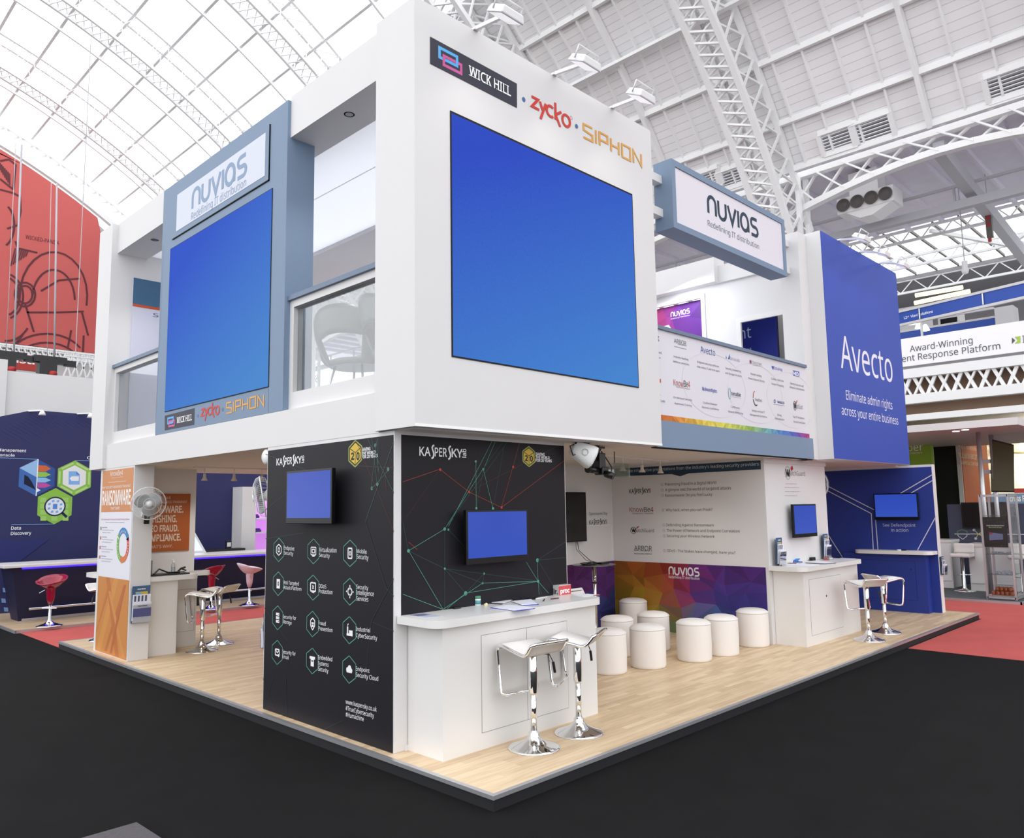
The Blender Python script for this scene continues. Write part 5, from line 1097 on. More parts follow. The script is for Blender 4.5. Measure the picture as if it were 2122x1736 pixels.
d.text("these informative presentations from the industry's leading security providers", (448, 304), (1311, 264), (448, 286), lw, .0, tilt=False)
def bul(p): c = d.uv(p); d.ring(c, .022, .022, .005, S(168, 168, 172), 12); d.lines([((c[0]-.01, c[1]), (c[0]+.012, c[1]))], .004, S(168, 168, 172), True)
for t, a, e, y, q in (('Preventing Fraud in a Digital World', (707, 391), (1037, 380), 373, (688, 384)), ('A glimpse into the world of targeted attacks', (709, 427), (1133, 415), 409, (690, 419)), ('Ransomware: Do you feel Lucky', (709, 462), (1012, 456), 445, (692, 453)), ('Why hack, when you can Phish?', (713, 555), (1013, 553), 538, (695, 547)),
    ('Defending Against Ransomware', (716, 651), (1022, 653), 634, (698, 643)), ('The Power of Network and Endpoint Correlation', (719, 687), (1187, 691), 670, (700, 679)), ('Securing your Wireless Network', (719, 721), (1027, 725), 705, (702, 713)), ('DDoS - The Stakes have changed, have you?', (722, 817), (1160, 829), 801, (704, 809))):
    d.text(t, a, e, (a[0], y), dk, 0); bul(q)
kasp(d, (478, 440), (605, 437), (478, 414), S(44, 66, 62), True, rdk)
d.text('Know', (480, 560), (571, 560), (480, 528), S(170, 92, 84), 0); d.text('Be', (573, 560), (612, 560), (573, 528), S(60, 60, 64), 0); d.text('4', (614, 560), (634, 560), (614, 528), rdk, 0); d.text('Human error. Conquered.', (500, 573), (634, 574), (500, 563), S(120, 80, 80), 0)
c = d.uv((505, 678)); e = d.uv((505, 656)); watch(d, c, e[1]-c[1], d.uv((637, 690))[0]-c[0], S(40, 40, 44), S(190, 50, 44), d.uv((525, 678))[0]-c[0], S(90, 90, 94))
d.text('ARBOR', (510, 807), (624, 808), (510, 777), S(54, 64, 56), .0); d.text('N E T W O R K S', (540, 815), (624, 816), (540, 811), S(100, 110, 100), 0); d.text('The Security Division of NETSCOUT', (508, 831), (624, 833), (508, 824), S(60, 60, 64), .01)
for f in (.02, .1, .19, .42, .62, .82): 
    q = d.uv((510, 807)); q2 = d.uv((624, 808)); x = q[0]+(q2[0]-q[0])*f; d.rect((x-.012, q[1]), (x+.018, q[1]+.008), S(54, 64, 56), True)
def wallcol(s, t):
    top = ramp([(0, (.36, .12, .02)), (.2, (.38, .07, .015)), (.38, (.34, .03, .02)), (.5, (.28, .02, .06)), (.65, (.11, .018, .16)), (1, (.07, .015, .16))])
    mid = ramp([(0, (.34, .2, .02)), (.2, (.38, .22, .02)), (.33, (.4, .14, .03)), (.45, (.36, .05, .08)), (.55, (.16, .04, .24)), (.7, (.06, .05, .3)), (1, (.05, .03, .25))])
    low = ramp([(0, (.34, .28, .02)), (.25, (.36, .33, .03)), (.38, (.16, .30, .08)), (.48, (.10, .32, .32)), (.6, (.10, .30, .50)), (.8, (.04, .09, .3)), (1, (.04, .08, .28))])
    a, b2, c2 = low(s), mid(s), top(s)
    return tuple(a[i]*(1-2*t)+b2[i]*2*t if t < .5 else b2[i]*(2-2*t)+c2[i]*(2*t-1) for i in range(3))
mosaic(d, -3.695, -1.222, .105, 1.08, 9, 5, lambda s, t: tuple(v*.85 for v in wallcol(s, t)), .34)
nuvias(d, (732, 963), (929, 968), (732, 915), S(226, 222, 226)); d.text('Redefining IT distribution', (732, 984), (930, 995), (732, 969), S(226, 222, 226), .006); d.build('speaker_topics_print', T)
zw = Z(1600, 950, 17.36); d = Decal('y', 1.172, zw, off=.002)
c, e = d.uv((557, 515)), d.uv((557, 280)); r = e[1]-c[1]
d.ring(c, r*.92, r, r*.07, S(110, 110, 116), 28); d.text('W', (485, 640), (655, 640), (485, 395), S(24, 24, 28), .03); d.text('atchGuard', (660, 610), (1180, 625), (660, 440), S(130, 128, 134), 0); d.lines([((672, 400), (738, 310))], .055, S(188, 52, 46))
d.text('Advanced Network Security', (478, 915), (885, 930), (478, 885), S(200, 110, 130), 0)
for t, a, e, y in (('Best-in-class performance and security', (478, 1048), (968, 1058), 1018), ('Visibility and Intelligent Cyber defence', (488, 1195), (1003, 1205), 1165), ('Secure Cloud Managed Wi-Fi', (492, 1342), (905, 1350), 1312)): d.text(t, a, e, (a[0], y), S(150, 146, 152), 0); c9 = d.uv((a[0]-14, a[1]-10)); d.disc(c9, .005, .005, S(120, 116, 122), 8)
d.build('counter_wall_print', T)
b = MB(); b.box(2.4, 3.70, .1, 6.143, 3.8, 2.517, WHITE); b.box(2.4, 3.69, 1.62, 6.1, 3.70, 1.63, WPLAS); b.box(6.085, 3.69, 1.1, 6.1, 3.70, 1.63, WPLAS)
o = b.build('wall_return', T, fix=False)
d = Decal('y', 3.70, zp, off=.002); d.text('Sponsored by', (220, 578), (336, 580), (220, 559), dk, 0); kasp(d, (220, 639), (325, 637), (220, 612), S(44, 66, 62), True, rdk)
rp2 = ramp([(0, (.2, .03, .12)), (.4, (.12, .02, .16)), (1, (.05, .04, .2))]); mosaic(d, 2.4, 6.14, .105, 1.08, 12, 5, lambda s, t: tuple(a*.5+b_*.5 for a, b_ in zip(rp2(s), (.03, .06, .2) if t < .5 else (.14, .02, .12)))); d.build('sponsor_print', T)
# blue end wall
T = thing('display_wall', 'deep blue end wall with thin white lines, white edge and a TV', 'display wall', (10.57, .44, .1))
b = MB(); b.box(10.574, .44, .1, 10.72, 6.5, 2.52, WHITE); b.build('wall_body', T); b = MB(); b.box(10.568, .446, .1, 10.574, 6.4, 2.48, DBLUE); g = b.build('blue_graphic', T)
z6 = Z(1560, 880, 3.338); d = Decal('x', 10.568, z6, off=.002); lw = S(206, 204, 216)
d.lines([((520, 425), (840, 588)), ((515, 455), (820, 614)), ((820, 614), (834, 862)), ((845, 600), (866, 862)), ((1020, 475), (1245, 343)), ((1090, 475), (1248, 382)), ((1268, 632), (1140, 866)), ((525, 765), (630, 930))], .014, lw)
d.text('See Defendpoint', (900, 703), (1127, 706), (900, 682), S(190, 196, 226), 0); d.text('in action', (958, 738), (1076, 740), (958, 716), S(190, 196, 226), 0); d.build('blue_print', g)
# far corner wall with the ransomware poster
T = thing('display_wall', 'white column and wall with orange awareness training posters at the far corner', 'display wall', (.1, 6.62, .1))
b = MB(); b.prism([(.103, 6.6), (.347, 6.6), (.347, 7.3), (1.2, 7.3), (1.2, 7.42), (.347, 7.42), (.347, 7.836), (.103, 7.836)], lambda x, y, t: (x, y, t), .1, 2.517, WHITE); b.build('wall_body', T, fix=False)
zc = Z(190, 960, 7.236); d = Decal('x', .103, zc, off=.002)
A, B, C_ = d.uv((154, 115)), d.uv((636, 52)), d.uv((607, 724)); L_, R_ = -7.76, -6.625; zt1, zm1 = 2.49, C_[1]
d.rect((L_, zm1), (R_, zt1), S(206, 140, 94), True); d.rect((L_, 1.085), (R_, zm1), S(226, 224, 232), True)
q = Z(180, 1140, 6.241); zo = 1.08; d.rect((L_, .11), (R_, zo), S(198, 132, 70), True)
cl = lambda x: max(L_, min(R_, x))
for x, z, dx, dz, w_s, c in ((.05, .1, .55, 1.0, .16, (206, 142, 76)), (.75, .1, -.45, 1.0, .14, (188, 112, 62)), (.35, .12, .6, .9, .09, (184, 110, 60)), (1.0, .11, -.6, .8, .1, (204, 140, 80)), (-.1, .3, .5, .7, .1, (190, 116, 62)), (.55, .11, .4, .9, .07, (182, 104, 62))):
    d.poly([(cl(L_+x), z+.02), (cl(L_+x+w_s), z+.02), (cl(L_+x+dx+w_s), min(zo, z+dz)), (cl(L_+x+dx), min(zo, z+dz))], S(*c), True)
wt = S(244, 236, 230)
d.text('KnowBe4', (288, 190), (470, 178), (288, 118), wt, 0); d.text('Human error. Conquered.', (305, 222), (470, 210), (305, 208), wt, 0); d.lines([((250, 288), (520, 262))], .004, wt)
d.text('WHY SECURITY AWARENESS TRAINING?', (165, 385), (590, 352), (165, 350), wt, .004); d.text('RANSOMWARE', (160, 625), (584, 606), (160, 425), wt, .02); d.text("THAT'S WHY.", (288, 698), (428, 690), (288, 655), wt, .006)
pk, gk = S(196, 130, 140), S(140, 138, 148)
d.text('Security Awareness Training and Simulated Phishing Platform', (148, 850), (570, 850), (148, 825), pk, 0); d.text('Helps you manage the problem of social engineering', (210, 890), (492, 892), (210, 875), gk, 0)
for k, (y, t1, t2, t3) in enumerate(((968, 'Baseline Testing', 'We provide baseline testing to assess', 'of your users'), (1112, 'Train Your Users', "The world's largest library of security", 'awareness training content'), (1255, 'Phish Your Users', 'Best-in-class, fully automated simulated', 'phishing attacks, with hundreds of templates'), (1398, 'See the Results', 'Enterprise-strength reporting, ready for', 'management. Show the great ROI'))):
    x = 165-k*6
    d.text(t1, (x, y), (x+72, y), (x, y-18), S(90, 88, 96), .004); d.text(t2, (x, y+38), (x+170, y+40), (x, y+22), gk, 0); d.text(t3, (x, y+76), (x+120+20*(k % 2), y+76), (x, y+60), gk, 0); d.rect((x-30, y-20), (x-14, y+30), S(196, 120, 124) if k else gk)
c = d.uv((472, 1225)); ry_ = d.uv((472, 960))[1]-c[1]; rx_ = ry_*.98
for a0, a1, col_ in ((38, 148, S(66, 130, 184)), (155, 262, S(112, 172, 74)), (-38, 30, S(196, 72, 64)), (-96, -38, S(214, 120, 70))): d.ring(c, rx_, ry_, rx_*.34, col_, 14, a0=a0, a1=a1)
for a, col_ in ((36, S(66, 130, 184)), (150, S(112, 172, 74)), (266, S(214, 120, 70))):
    p = R(a); m = (c[0]+rx_*.83*math.cos(p), c[1]+ry_*.83*math.sin(p)); s_ = -1 if a != 150 else -1
    t = (math.sin(p)*rx_*.2*1, -math.cos(p)*ry_*.2); n_ = (math.cos(p)*rx_*.26, math.sin(p)*ry_*.26); d.poly([(m[0]+n_[0], m[1]+n_[1]), (m[0]+t[0]*1.4, m[1]+t[1]*1.4), (m[0]-n_[0], m[1]-n_[1])], col_, True)
def ringtext(t, amid, st, inv):
    vs_ = list(t); n_ = len(vs_)
    for i, ch in enumerate(vs_):
        a = R(amid+(st if not inv else -st)*(i-(n_-1)/2)); m = (c[0]+rx_*.83*math.cos(a), c[1]+ry_*.83*math.sin(a)); tv, tf_ = text_mesh(ch, .02); cw = max(v[0] for v in tv); rot = a-math.pi/2 if not inv else a+math.pi/2; s_ = rx_*.24; d.n += 0
        d.mb.mesh([d.P(m[0]+((v[0]-cw/2)*math.cos(rot)-(v[1]-.35)*math.sin(rot))*s_, m[1]+((v[0]-cw/2)*math.sin(rot)+(v[1]-.35)*math.cos(rot))*s_, d.n+1) for v in tv], tf_, PRINT, wt)
ringtext('TRAIN', 95, -15, False); ringtext('ANALYZE', 208, -11, True); ringtext('PHISH', -12, -11, True)
d.build('column_print', T)
z4 = Z(260, 990, 7.55); b = MB(); b.box(.348, 7.285, 1.385, 1.115, 7.3, 2.175, mat('burnt_orange_poster', S(172, 88, 34), .5, noise=.12, nscale=2.5)); g = b.build('poster_board', T)
d = Decal('y', 7.285, z4, off=.001); wp = S(220, 200, 184)
d.text('KnowBe4', (430, 335), (705, 333), (430, 285), wp, 0); d.text('AWARENESS TRAINING?', (470, 398), (960, 388), (470, 362), wp, 0); d.text('RANSOMWARE.', (190, 550), (905, 540), (190, 445), wp, .02); d.text('PHISHING.', (370, 695), (803, 690), (370, 590), wp, .02); d.text('CEO FRAUD.', (330, 840), (830, 838), (330, 742), wp, .02); d.text('COMPLIANCE.', (260, 988), (866, 985), (260, 885), wp, .02); d.text("THAT'S WHY.", (345, 1100), (738, 1095), (345, 1052), wp, 0); d.build('poster_print', g)
# ================================================================ FURNITURE AND SMALL THINGS
FZ = .0985
SEAM = mat('door_gap_grey', S(150, 148, 146), .7)
def rounded(x0, y0, x1, y1, r, corners):
    P = []
    for (cx, cy, a0, k) in ((x0, y0, 180, 0), (x1, y0, 270, 1), (x1, y1, 0, 2), (x0, y1, 90, 3)):
        rr = r if k in corners else .002
        px_ = cx+rr if k in (0, 3) else cx-rr; py_ = cy+rr if k in (0, 1) else cy-rr
        P += [(px_+rr*math.cos(R(a0+90*i/8)), py_+rr*math.sin(R(a0+90*i/8))) for i in range(9)]
    return P
def counter(label, body, top, corners, doors, face, m=WLAM, keys=(), topz=1.1, r=.12):
    x0, y0, x1, y1 = body; T = thing('counter', label, 'counter', ((x0+x1)/2, (y0+y1)/2, FZ))
    b = MB(); b.box(x0, y0, FZ, x1, y1, topz-.057, m); b.build('counter_body', T)
    b = MB(); b.prism(rounded(*top, r, corners), lambda x, y, t: (x, y, t), topz-.057, topz, WLAM); b.build('counter_top', T)
    for (a, c, z0, z1) in doors:
        b = MB(); e = .004
        if face == 'y': b.box(a, y0-.0035, z0, c, y0-.0005, z1, m); g = MB(); [g.box(*q, SEAM) for q in ((a-e, y0-.0025, z0-e, c+e, y0-.0003, z0), (a-e, y0-.0025, z1, c+e, y0-.0003, z1+e), (a-e, y0-.0025, z0, a, y0-.0003, z1), (c, y0-.0025, z0, c+e, y0-.0003, z1))]
        else: b.box(x0-.0035, a, z0, x0-.0005, c, z1, m); g = MB(); [g.box(*q, SEAM if m is WLAM else NAVY2) for q in ((x0-.0025, a-e, z0-e, x0-.0003, c+e, z0), (x0-.0025, a-e, z1, x0-.0003, c+e, z1+e), (x0-.0025, a-e, z0, x0-.0003, a, z1), (x0-.0025, c, z0, x0-.0003, c+e, z1))]
        o = b.build('door', T); g.build('door_gap', o, fix=False)
        for (ka, kz) in keys:
            if a < ka < c:
                k = MB()
                if face == 'y': k.lathe([(.012, 0), (.012, -.006), (0, -.006)], (ka, y0-.003, kz), BLACK, 12, axis='y')
                else: k.lathe([(.012, 0), (.012, -.006), (0, -.006)], (x0-.003, ka, kz), BLACK, 12, axis='x')
                k.build('lock', o)
    return T
counter('white counter with two doors in front of the black corner wall', (.228, .757, 2.005, 1.165), (.122, .69, 2.068, 1.165), (0, 1), ((.614, 1.111, .222, .935), (1.115, 1.611, .222, .935)), 'y')
counter('small white counter with one locked door before the white partner wall', (6.228, .76, 7.99, 1.168), (6.11, .685, 8.052, 1.168), (0, 1), ((6.385, 7.38, .224, .925),), 'y', keys=((6.88, .68),))
counter('deep blue counter with a white top against the deep blue end wall', (10.35, .575, 10.565, 1.9), (10.245, .45, 10.565, 1.69), (0, 3), ((.74, 1.72, .3, .93),), 'x', DBLUE, ((.8, .8),))
counter('narrow white counter standing against the white poster column', (.352, 6.725, .745, 7.04), (.352, 6.62, 1.0, 7.045), (1,), (), 'y')
counter('white cupboard counter with one door under the burnt orange poster', (.76, 7.17, 1.195, 7.295), (.76, 7.05, 1.36, 7.295), (1,), ((.93, 1.165, .3, .86),), 'y', topz=1.102)
counter('white counter on the far side of the white poster column, its end showing', (.3, 7.95, .9, 8.3), (.10, 7.85, .95, 8.35), (0, 3), (), 'y')
# -------- chrome bar stools with white pads
def lem_proto(label, loc, rz):
    T = thing('bar_stool', label, 'bar stool', loc, rz, 'chrome stools with white seats')
    b = MB(); b.lathe([(.2, 0), (.2, .006), (.185, .014), (.12, .035), (.07, .06), (.046, .085), (.04, .1), (.04, .115), (.03, .12), (.03, .13)], (0, 0, 0), CHROME, 40); b.build('base', T, local=True)
    b = MB(); b.lathe([(.024, .125), (.024, .42)], (0, 0, 0), CHROME, 20); b.build('pole', T, local=True)
    b = MB(); b.lathe([(.032, .40), (.034, .405), (.034, .70), (.03, .705)], (0, 0, 0), CHROME, 24); b.build('pole_sleeve', T, local=True)
    side = [(-.20, .795), (-.185, .79), (-.145, .735), (-.115, .712), (-.08, .708), (.05, .735), (.13, .752), (.165, .755), (.19, .74), (.197, .71)]
    loop = side+[(.185, .60), (.165, .44), (.155, .405), (.13, .39)]
    w = .185; b = MB()
    P = [(-w, y, z) for y, z in loop]; Q = [(w, y, z) for y, z in loop][::-1]
    P[-1:] = [(-w, loop[-2][0]-.005, loop[-1][1]+.01), (-w+.03, loop[-1][0], loop[-1][1])]; Q[:1] = [(w-.03, loop[-1][0], loop[-1][1]), (w, loop[-2][0]-.005, loop[-1][1]+.01)]
    P[0:1] = [(-w+.04, side[0][0], side[0][1]+.004), (-w+.005, side[0][0], side[0][1])]; Q[-1:] = [(w-.005, side[0][0], side[0][1]), (w-.04, side[0][0], side[0][1]+.004)]
    b.tube(P+Q, .0125, CHROME, 8, closed=True); b.build('seat_frame', T, local=True, fix=False)
    b = MB(); n = len(side)-1; up, dn = [], []
    for (y, z) in side[:-1]: up.append((y, z+.014)); dn.append((y, z-.012))
    ww = w-.008
    for i in range(len(up)-1):
        a, c, e, f = up[i], up[i+1], dn[i], dn[i+1]
        b.face([(-ww, *a), (ww, *a), (ww, *c), (-ww, *c)], LEATHER, None, True); b.face([(-ww, *e), (-ww, *f), (ww, *f), (ww, *e)], LEATHER, None, True)
        b.face([(-ww, *a), (-ww, *c), (-ww, *f), (-ww, *e)], LEATHER); b.face([(ww, *a), (ww, *e), (ww, *f), (ww, *c)], LEATHER)
    b.face([(-ww, *up[0]), (-ww, *dn[0]), (ww, *dn[0]), (ww, *up[0])], LEATHER); b.face([(-ww, *up[-1]), (ww, *up[-1]), (ww, *dn[-1]), (-ww, *dn[-1])], LEATHER)
    b.build('seat', T, local=True)
    b = MB(); b.box(-.075, -.075, .698, .075, .075, .712, BLACK); b.lathe([(.04, .68), (.04, .70)], (0, 0, 0), CHROME, 16); b.build('mounting_plate', T, local=True, fix=False)
    b = MB(); b.tube([(.03, -.02, .69), (.12, -.06, .68), (.15, -.07, .62)], .004, BLACK, 6); b.tube([(.15, -.07, .62), (.162, -.075, .54)], .011, BLACK, 8); b.build('height_lever', T, local=True, fix=False)
    return T
def base_at(u, v): p = on('z', FZ, u, v); return (p.x, p.y, FZ)
st = lem_proto('chrome stool with white seat before the two-door counter, the one near the counter middle', base_at(1107, 1549), R(-4))
for (u, v, rz, lb) in ((1200, 1518, 24, 'chrome stool with white seat at the pouf side of the two-door counter'), (1801.5, 1326, -27, 'chrome stool with white seat close to the small locked counter'), (1836, 1310.5, -126, 'chrome stool with white seat turned towards the red carpet, near the deep blue counter'),
                      (418, 1348.5, 58, 'chrome stool with white seat in front of the cupboard counter, the nearer to the column'), (453, 1334.5, 33, 'chrome stool with white seat behind its twin near the cupboard counter')):
    dup(st, base_at(u, v), R(rz), lb)
p = on('z', FZ, 176, 1316); dup(st, (.50, 8.66, FZ), R(200), 'chrome stool with white seat peeking out behind the white poster column')
# -------- white poufs
def pouf_proto(label, loc):
    T = thing('pouf', label, 'pouf', loc, 0, 'white cylindrical poufs'); r, h = .2, .43
    b = MB(); b.lathe([(r-.012, 0), (r-.003, .01), (r, .03), (r+.003, h*.5), (r, h-.03), (r-.002, h-.012)], (0, 0, 0), LEATHER, 48); b.build('pouf_body', T, local=True)
    b = MB(); b.lathe([(r-.002, h-.012), (r+.002, h-.006), (r-.006, h+.006), (r*.8, h+.028), (r*.5, h+.04), (0, h+.044)], (0, 0, 0), LEATHER, 48); b.build('cushion_top', T, local=True)
    b = MB(); b.tube([((r+.001)*math.cos(2*math.pi*k/48), (r+.001)*math.sin(2*math.pi*k/48), h-.008) for k in range(48)], .004, LEATHER, 6, closed=True); b.build('piping', T, local=True)
    return T
pf = None
for (u, v, lb) in ((1344, 1388, 'white pouf in the open front middle, before the orange part of the mosaic'), (1440, 1373.5, 'white pouf standing ahead of a second one, before the light blue triangles'), (1497.5, 1361, 'white pouf tucked behind another, third from the small locked counter'), (1562, 1342.5, 'white pouf nearest the small locked counter'),
                  (1262, 1400, 'white pouf partly hidden by the end of the two-door counter'), (1281, 1363, 'white pouf in the second row, behind the one at the two-door counter'), (1356, 1351, 'white pouf behind the open front middle one'), (1314, 1312, 'white pouf farthest back, against the mosaic corner')):
    q = on('z', FZ, u, v); dv = Vector((q.x-CAM.x, q.y-CAM.y, 0)).normalized()*.2; loc = (q.x+dv.x, q.y+dv.y, FZ)
    if pf is None: pf = pouf_proto(lb, loc)
    else: dup(pf, loc, 0, lb)
# -------- televisions
TVB = mat('tv_black', S(12, 12, 14), .3, spec=.3)
SB1 = mat_screen('display_blue', S(46, 78, 196), S(58, 92, 206), .8, 'Y', 0, 0, 1.4, .12, .12)
def tv(label, ax, val, a, c, wall, screen=True, off=.02):
    """a, c: (lateral,z) of the top and bottom corners on the front plane; wall: plane of the wall behind"""
    (l0, z1), (l1, z0) = a, c; l0, l1 = min(l0, l1), max(l0, l1)
    f = (lambda l, z, dd: (dd, l, z)) if ax == 'x' else (lambda l, z, dd: (l, dd, z))
    T = thing('tv', label, 'tv', f((l0+l1)/2, z0, val)); b = MB(); p, q = f(l0, z0, val), f(l1, z1, val+.038); b.box(*p, *q, TVB); b.build('casing', T, bevel=.004)
    b = MB(); p, q = f(l0+.018, z0+.05 if screen else z0+.02, val-.0015), f(l1-.018, z1-.018, val+.001); b.box(*p, *q, SB1 if screen else mat('screen_off', S(10, 10, 12), .15)); b.build('screen', T)
    b = MB(); m = (l0+l1)/2; p, q = f(m-.12, (z0+z1)/2-.1, val+.038), f(m+.12, (z0+z1)/2+.1, wall-.002); b.box(*p, *q, BLACKM); b.build('wall_mount', T); return T
tv('wall TV showing plain blue on the narrow side of the black corner wall', 'x', -.02, (2.6, 2.256), (1.862, 1.795), .097)
tv('wall TV showing plain blue above the two-door counter', 'y', 1.05, (.735, 1.892), (1.462, 1.448), 1.165)
tv('wall TV showing plain blue above the small locked counter', 'y', 1.07, (6.718, 1.895), (7.44, 1.442), 1.17)
tv('wall TV showing plain blue on the deep blue end wall', 'x', 10.47, (1.371, 2.053), (.662, 1.606), 10.566)
tv('large switched-off black TV above the round glass table', 'y', 3.6, (4.15, 2.12), (5.385, 1.408), 3.698, False)
b = MB(); b.tube([(5.2, 3.63, 1.42), (5.22, 3.62, 1.28), (5.33, 3.5, 1.13), (5.4, 3.44, 1.106)], .005, BLACK, 6); b.tube([(5.17, 3.63, 1.42), (5.16, 3.62, 1.3), (5.22, 3.5, 1.15), (5.3, 3.42, 1.106)], .004, BLACK, 6); tag(b.build('tv_cable'), 'two black cables hanging from the switched-off TV to the glass table', 'cable')
# -------- round glass table
q = on('z', 1.1, 1231, 1166); T = thing('high_table', 'round high table with glass top and chrome stem in the presentation corner', 'table', (q.x, 3.3, FZ)); tx, ty = q.x-.18, 3.3
q = on('y', 3.3, 1231, 1166); tx = q.x
b = MB(); b.lathe([(.3, 1.088), (.305, 1.094), (.3, 1.1), (0, 1.1)], (tx, ty, 0), mat_glass('table_glass', (.72, .78, .76, 1), .25), 40); b.build('table_top', T)
b = MB(); b.lathe([(.03, .1), (.03, 1.087)], (tx, ty, 0), CHROME, 18); b.lathe([(.038, .84), (.038, .86)], (tx, ty, 0), BLACK, 16); b.build('stem', T)
b = MB(); b.lathe([(.23, 0), (.23, .01), (.06, .03), (.03, .06)], (tx, ty, FZ), CHROME, 30); b.build('table_base', T)
b = MB()
for k in range(4): b.tube([(tx-.12+.2*math.cos(t*.5+k)*(.5+.1*k), ty+.1*math.sin(t*.5+k*2), 1.105+.006*k) for t in range(14)], .006, BLACK, 6)
tag(b.build('cable_coil', fix=False), 'tangle of black cables on the round glass table', 'cable')
b = MB(); b.box(tx+.02, ty-.12, 1.101, tx+.2, ty+.0, 1.125, BLACK); tag(b.build('remote_box', bevel=.004), 'small black box lying on the round glass table', 'box')
T = thing('folding_chair', 'white chair whose back shows above the end of the two-door counter', 'chair', (2.75, 2.2, FZ)); q = on('y', 2.0, 1187, 1222)
b = MB(); X = q.x; b.tube([(X-.17, 2.0, FZ), (X-.19, 2.0, q.z-.06), (X-.15, 2.0, q.z), (X+.15, 2.0, q.z), (X+.19, 2.0, q.z-.06), (X+.17, 2.0, FZ)], .014, WPLAS, 8); b.build('chair_frame', T); b = MB(); b.box(X-.17, 1.99, q.z-.2, X+.17, 2.01, q.z-.02, WPLAS); b.build('backrest', T); b = MB(); b.box(X-.18, 2.0, .53, X+.18, 2.38, .56, WPLAS); b.build('seat', T)
b = MB(); b.tube([(X-.18, 2.36, .53), (X-.18, 2.4, FZ)], .014, WPLAS, 8); b.build('leg', T); b = MB(); b.tube([(X+.18, 2.36, .53), (X+.18, 2.4, FZ)], .014, WPLAS, 8); b.build('leg', T)
# -------- wall fans
BLD = mat('fan_blade_grey', S(150, 153, 153), .5); CAGE = mat('fan_cage_white', S(232, 234, 236), .4)
def fan(label, c, ang, tilt, r, wallpt, backs=False):
    T = thing('wall_fan', label, 'fan', c, 0, 'white wall fans'); M = Matrix.Translation(Vector(c)) @ Matrix.Rotation(ang, 4, 'Z') @ Matrix.Rotation(tilt, 4, 'X')
    g = lambda x, y, z: M @ Vector((x, y, z))                      # the fan blows along its own -y
    b = MB(); n = 60
    for k in range(n):
        a = 2*math.pi*k/n; ca, sa = math.cos(a), math.sin(a); b.tube([g(.034*ca, -.085, .034*sa), g(r*.6*ca, -.075, r*.6*sa), g(r*.92*ca, -.04, r*.92*sa), g(r*ca, 0, r*sa)], .001, CAGE, 4)
    for rr, y in ((r*.35, -.083), (r*.7, -.066)): b.tube([g(rr*math.cos(2*math.pi*k/40), y, rr*math.sin(2*math.pi*k/40)) for k in range(40)], .0022, CAGE, 5, closed=True)
    b.lathe([(.035, 0), (.03, .01), (0, .012)], (0, 0, 0), CAGE, 18, axis='y'); nn = 18*3
    for i in range(len(b.v)-nn-36, len(b.v)): 
        if i >= 0 and Vector(b.v[i]).length < .06: b.v[i] = tuple(g(b.v[i][0], -.085-b.v[i][1], b.v[i][2]))
    o = b.build('front_grille', T, fix=False)
    b = MB()
    for k in range(28):
        a = 2*math.pi*k/28; ca, sa = math.cos(a), math.sin(a); b.tube([g(r*ca, 0, r*sa), g(r*.9*ca, .05, r*.9*sa), g(.08*ca, .08, .08*sa)], .001, CAGE, 4)
    b.tube([g(r*math.cos(2*math.pi*k/48), 0, r*math.sin(2*math.pi*k/48)) for k in range(48)], .006, CAGE, 6, closed=True); b.build('rear_grille', T, fix=False)
    for k in range(3):
        b = MB(); a0 = 2*math.pi*k/3+.4; V = []; Fs = []
        for i in range(7):
            t = i/6; rr = .04+t*(r*.82-.04); hw = 1.15*math.sin(math.pi*(.22+.66*t))*(1.1-.42*t)
            for j in range(5): aa = a0+.35*t+hw*(j/2-1); V.append(g(rr*math.cos(aa), -.02+.03*(j/2-1), rr*math.sin(aa)))
        for i in range(6):
            for j in range(4): Fs.append((i*5+j, i*5+j+1, i*5+j+6, i*5+j+5))
        b.mesh(V, Fs, BLD, None, True); o = b.build('blade', T); s_ = o.modifiers.new('t', 'SOLIDIFY'); s_.thickness = .004
    b = MB(); 
    V = []; prof = [(.03, -.05), (.04, -.03), (.04, .02), (.065, .05), (.065, .16), (.045, .19), (0, .195)]
    for rr, y in prof:
        for k in range(18): V.append(g(rr*math.cos(2*math.pi*k/18), y, rr*math.sin(2*math.pi*k/18)))
    b.mesh(V, [(i*18+k, i*18+(k+1) % 18, (i+1)*18+(k+1) % 18, (i+1)*18+k) for i in range(len(prof)-1) for k in range(18)], WPLAS, None, True); b.build('motor', T)
    b = MB(); b.bar(g(0, .12, -.04), Vector(wallpt)+Vector((0, 0, 0)), .05, .06, WPLAS); b.build('bracket', T); b = MB(); b.bar(g(0, .08, -.1), g(0, .1, -.26), .06, .05, BLACK); b.build('switch_box', T); return T
q = on('y', 6.35, 308, 1043); fan('white wall fan facing out from the end of the poster column', (q.x, 6.35, q.z), R(-12), R(6), .2, (.225, 6.6, q.z-.15))
q = on('y', 3.40, 531, 1029); fan('white wall fan seen side-on at the open end of the black corner wall', (.175, 3.40, q.z), R(-118), R(10), .2, (.18, 3.182, q.z-.1))
q = on('x', 8.2, 1708, 1004); fan('white wall fan at the edge of the white partner wall beside the deep blue wall', (8.26, 1.36, 2.19), R(60), R(0), .2, (8.05, 1.25, 2.05))
q = on('y', 3.3, 546, 947); b = MB(); b.lathe([(.0, -.02), (.05, -.018), (.075, 0), (.075, .05)], (.12, 3.25, q.z), WPLAS, 20, axis='x'); b.box(.16, 3.18, q.z-.02, .2, 3.25, q.z+.02, WPLAS); tag(b.build('wall_speaker'), 'round white speaker just under the deck, at the end of the black corner wall', 'speaker')
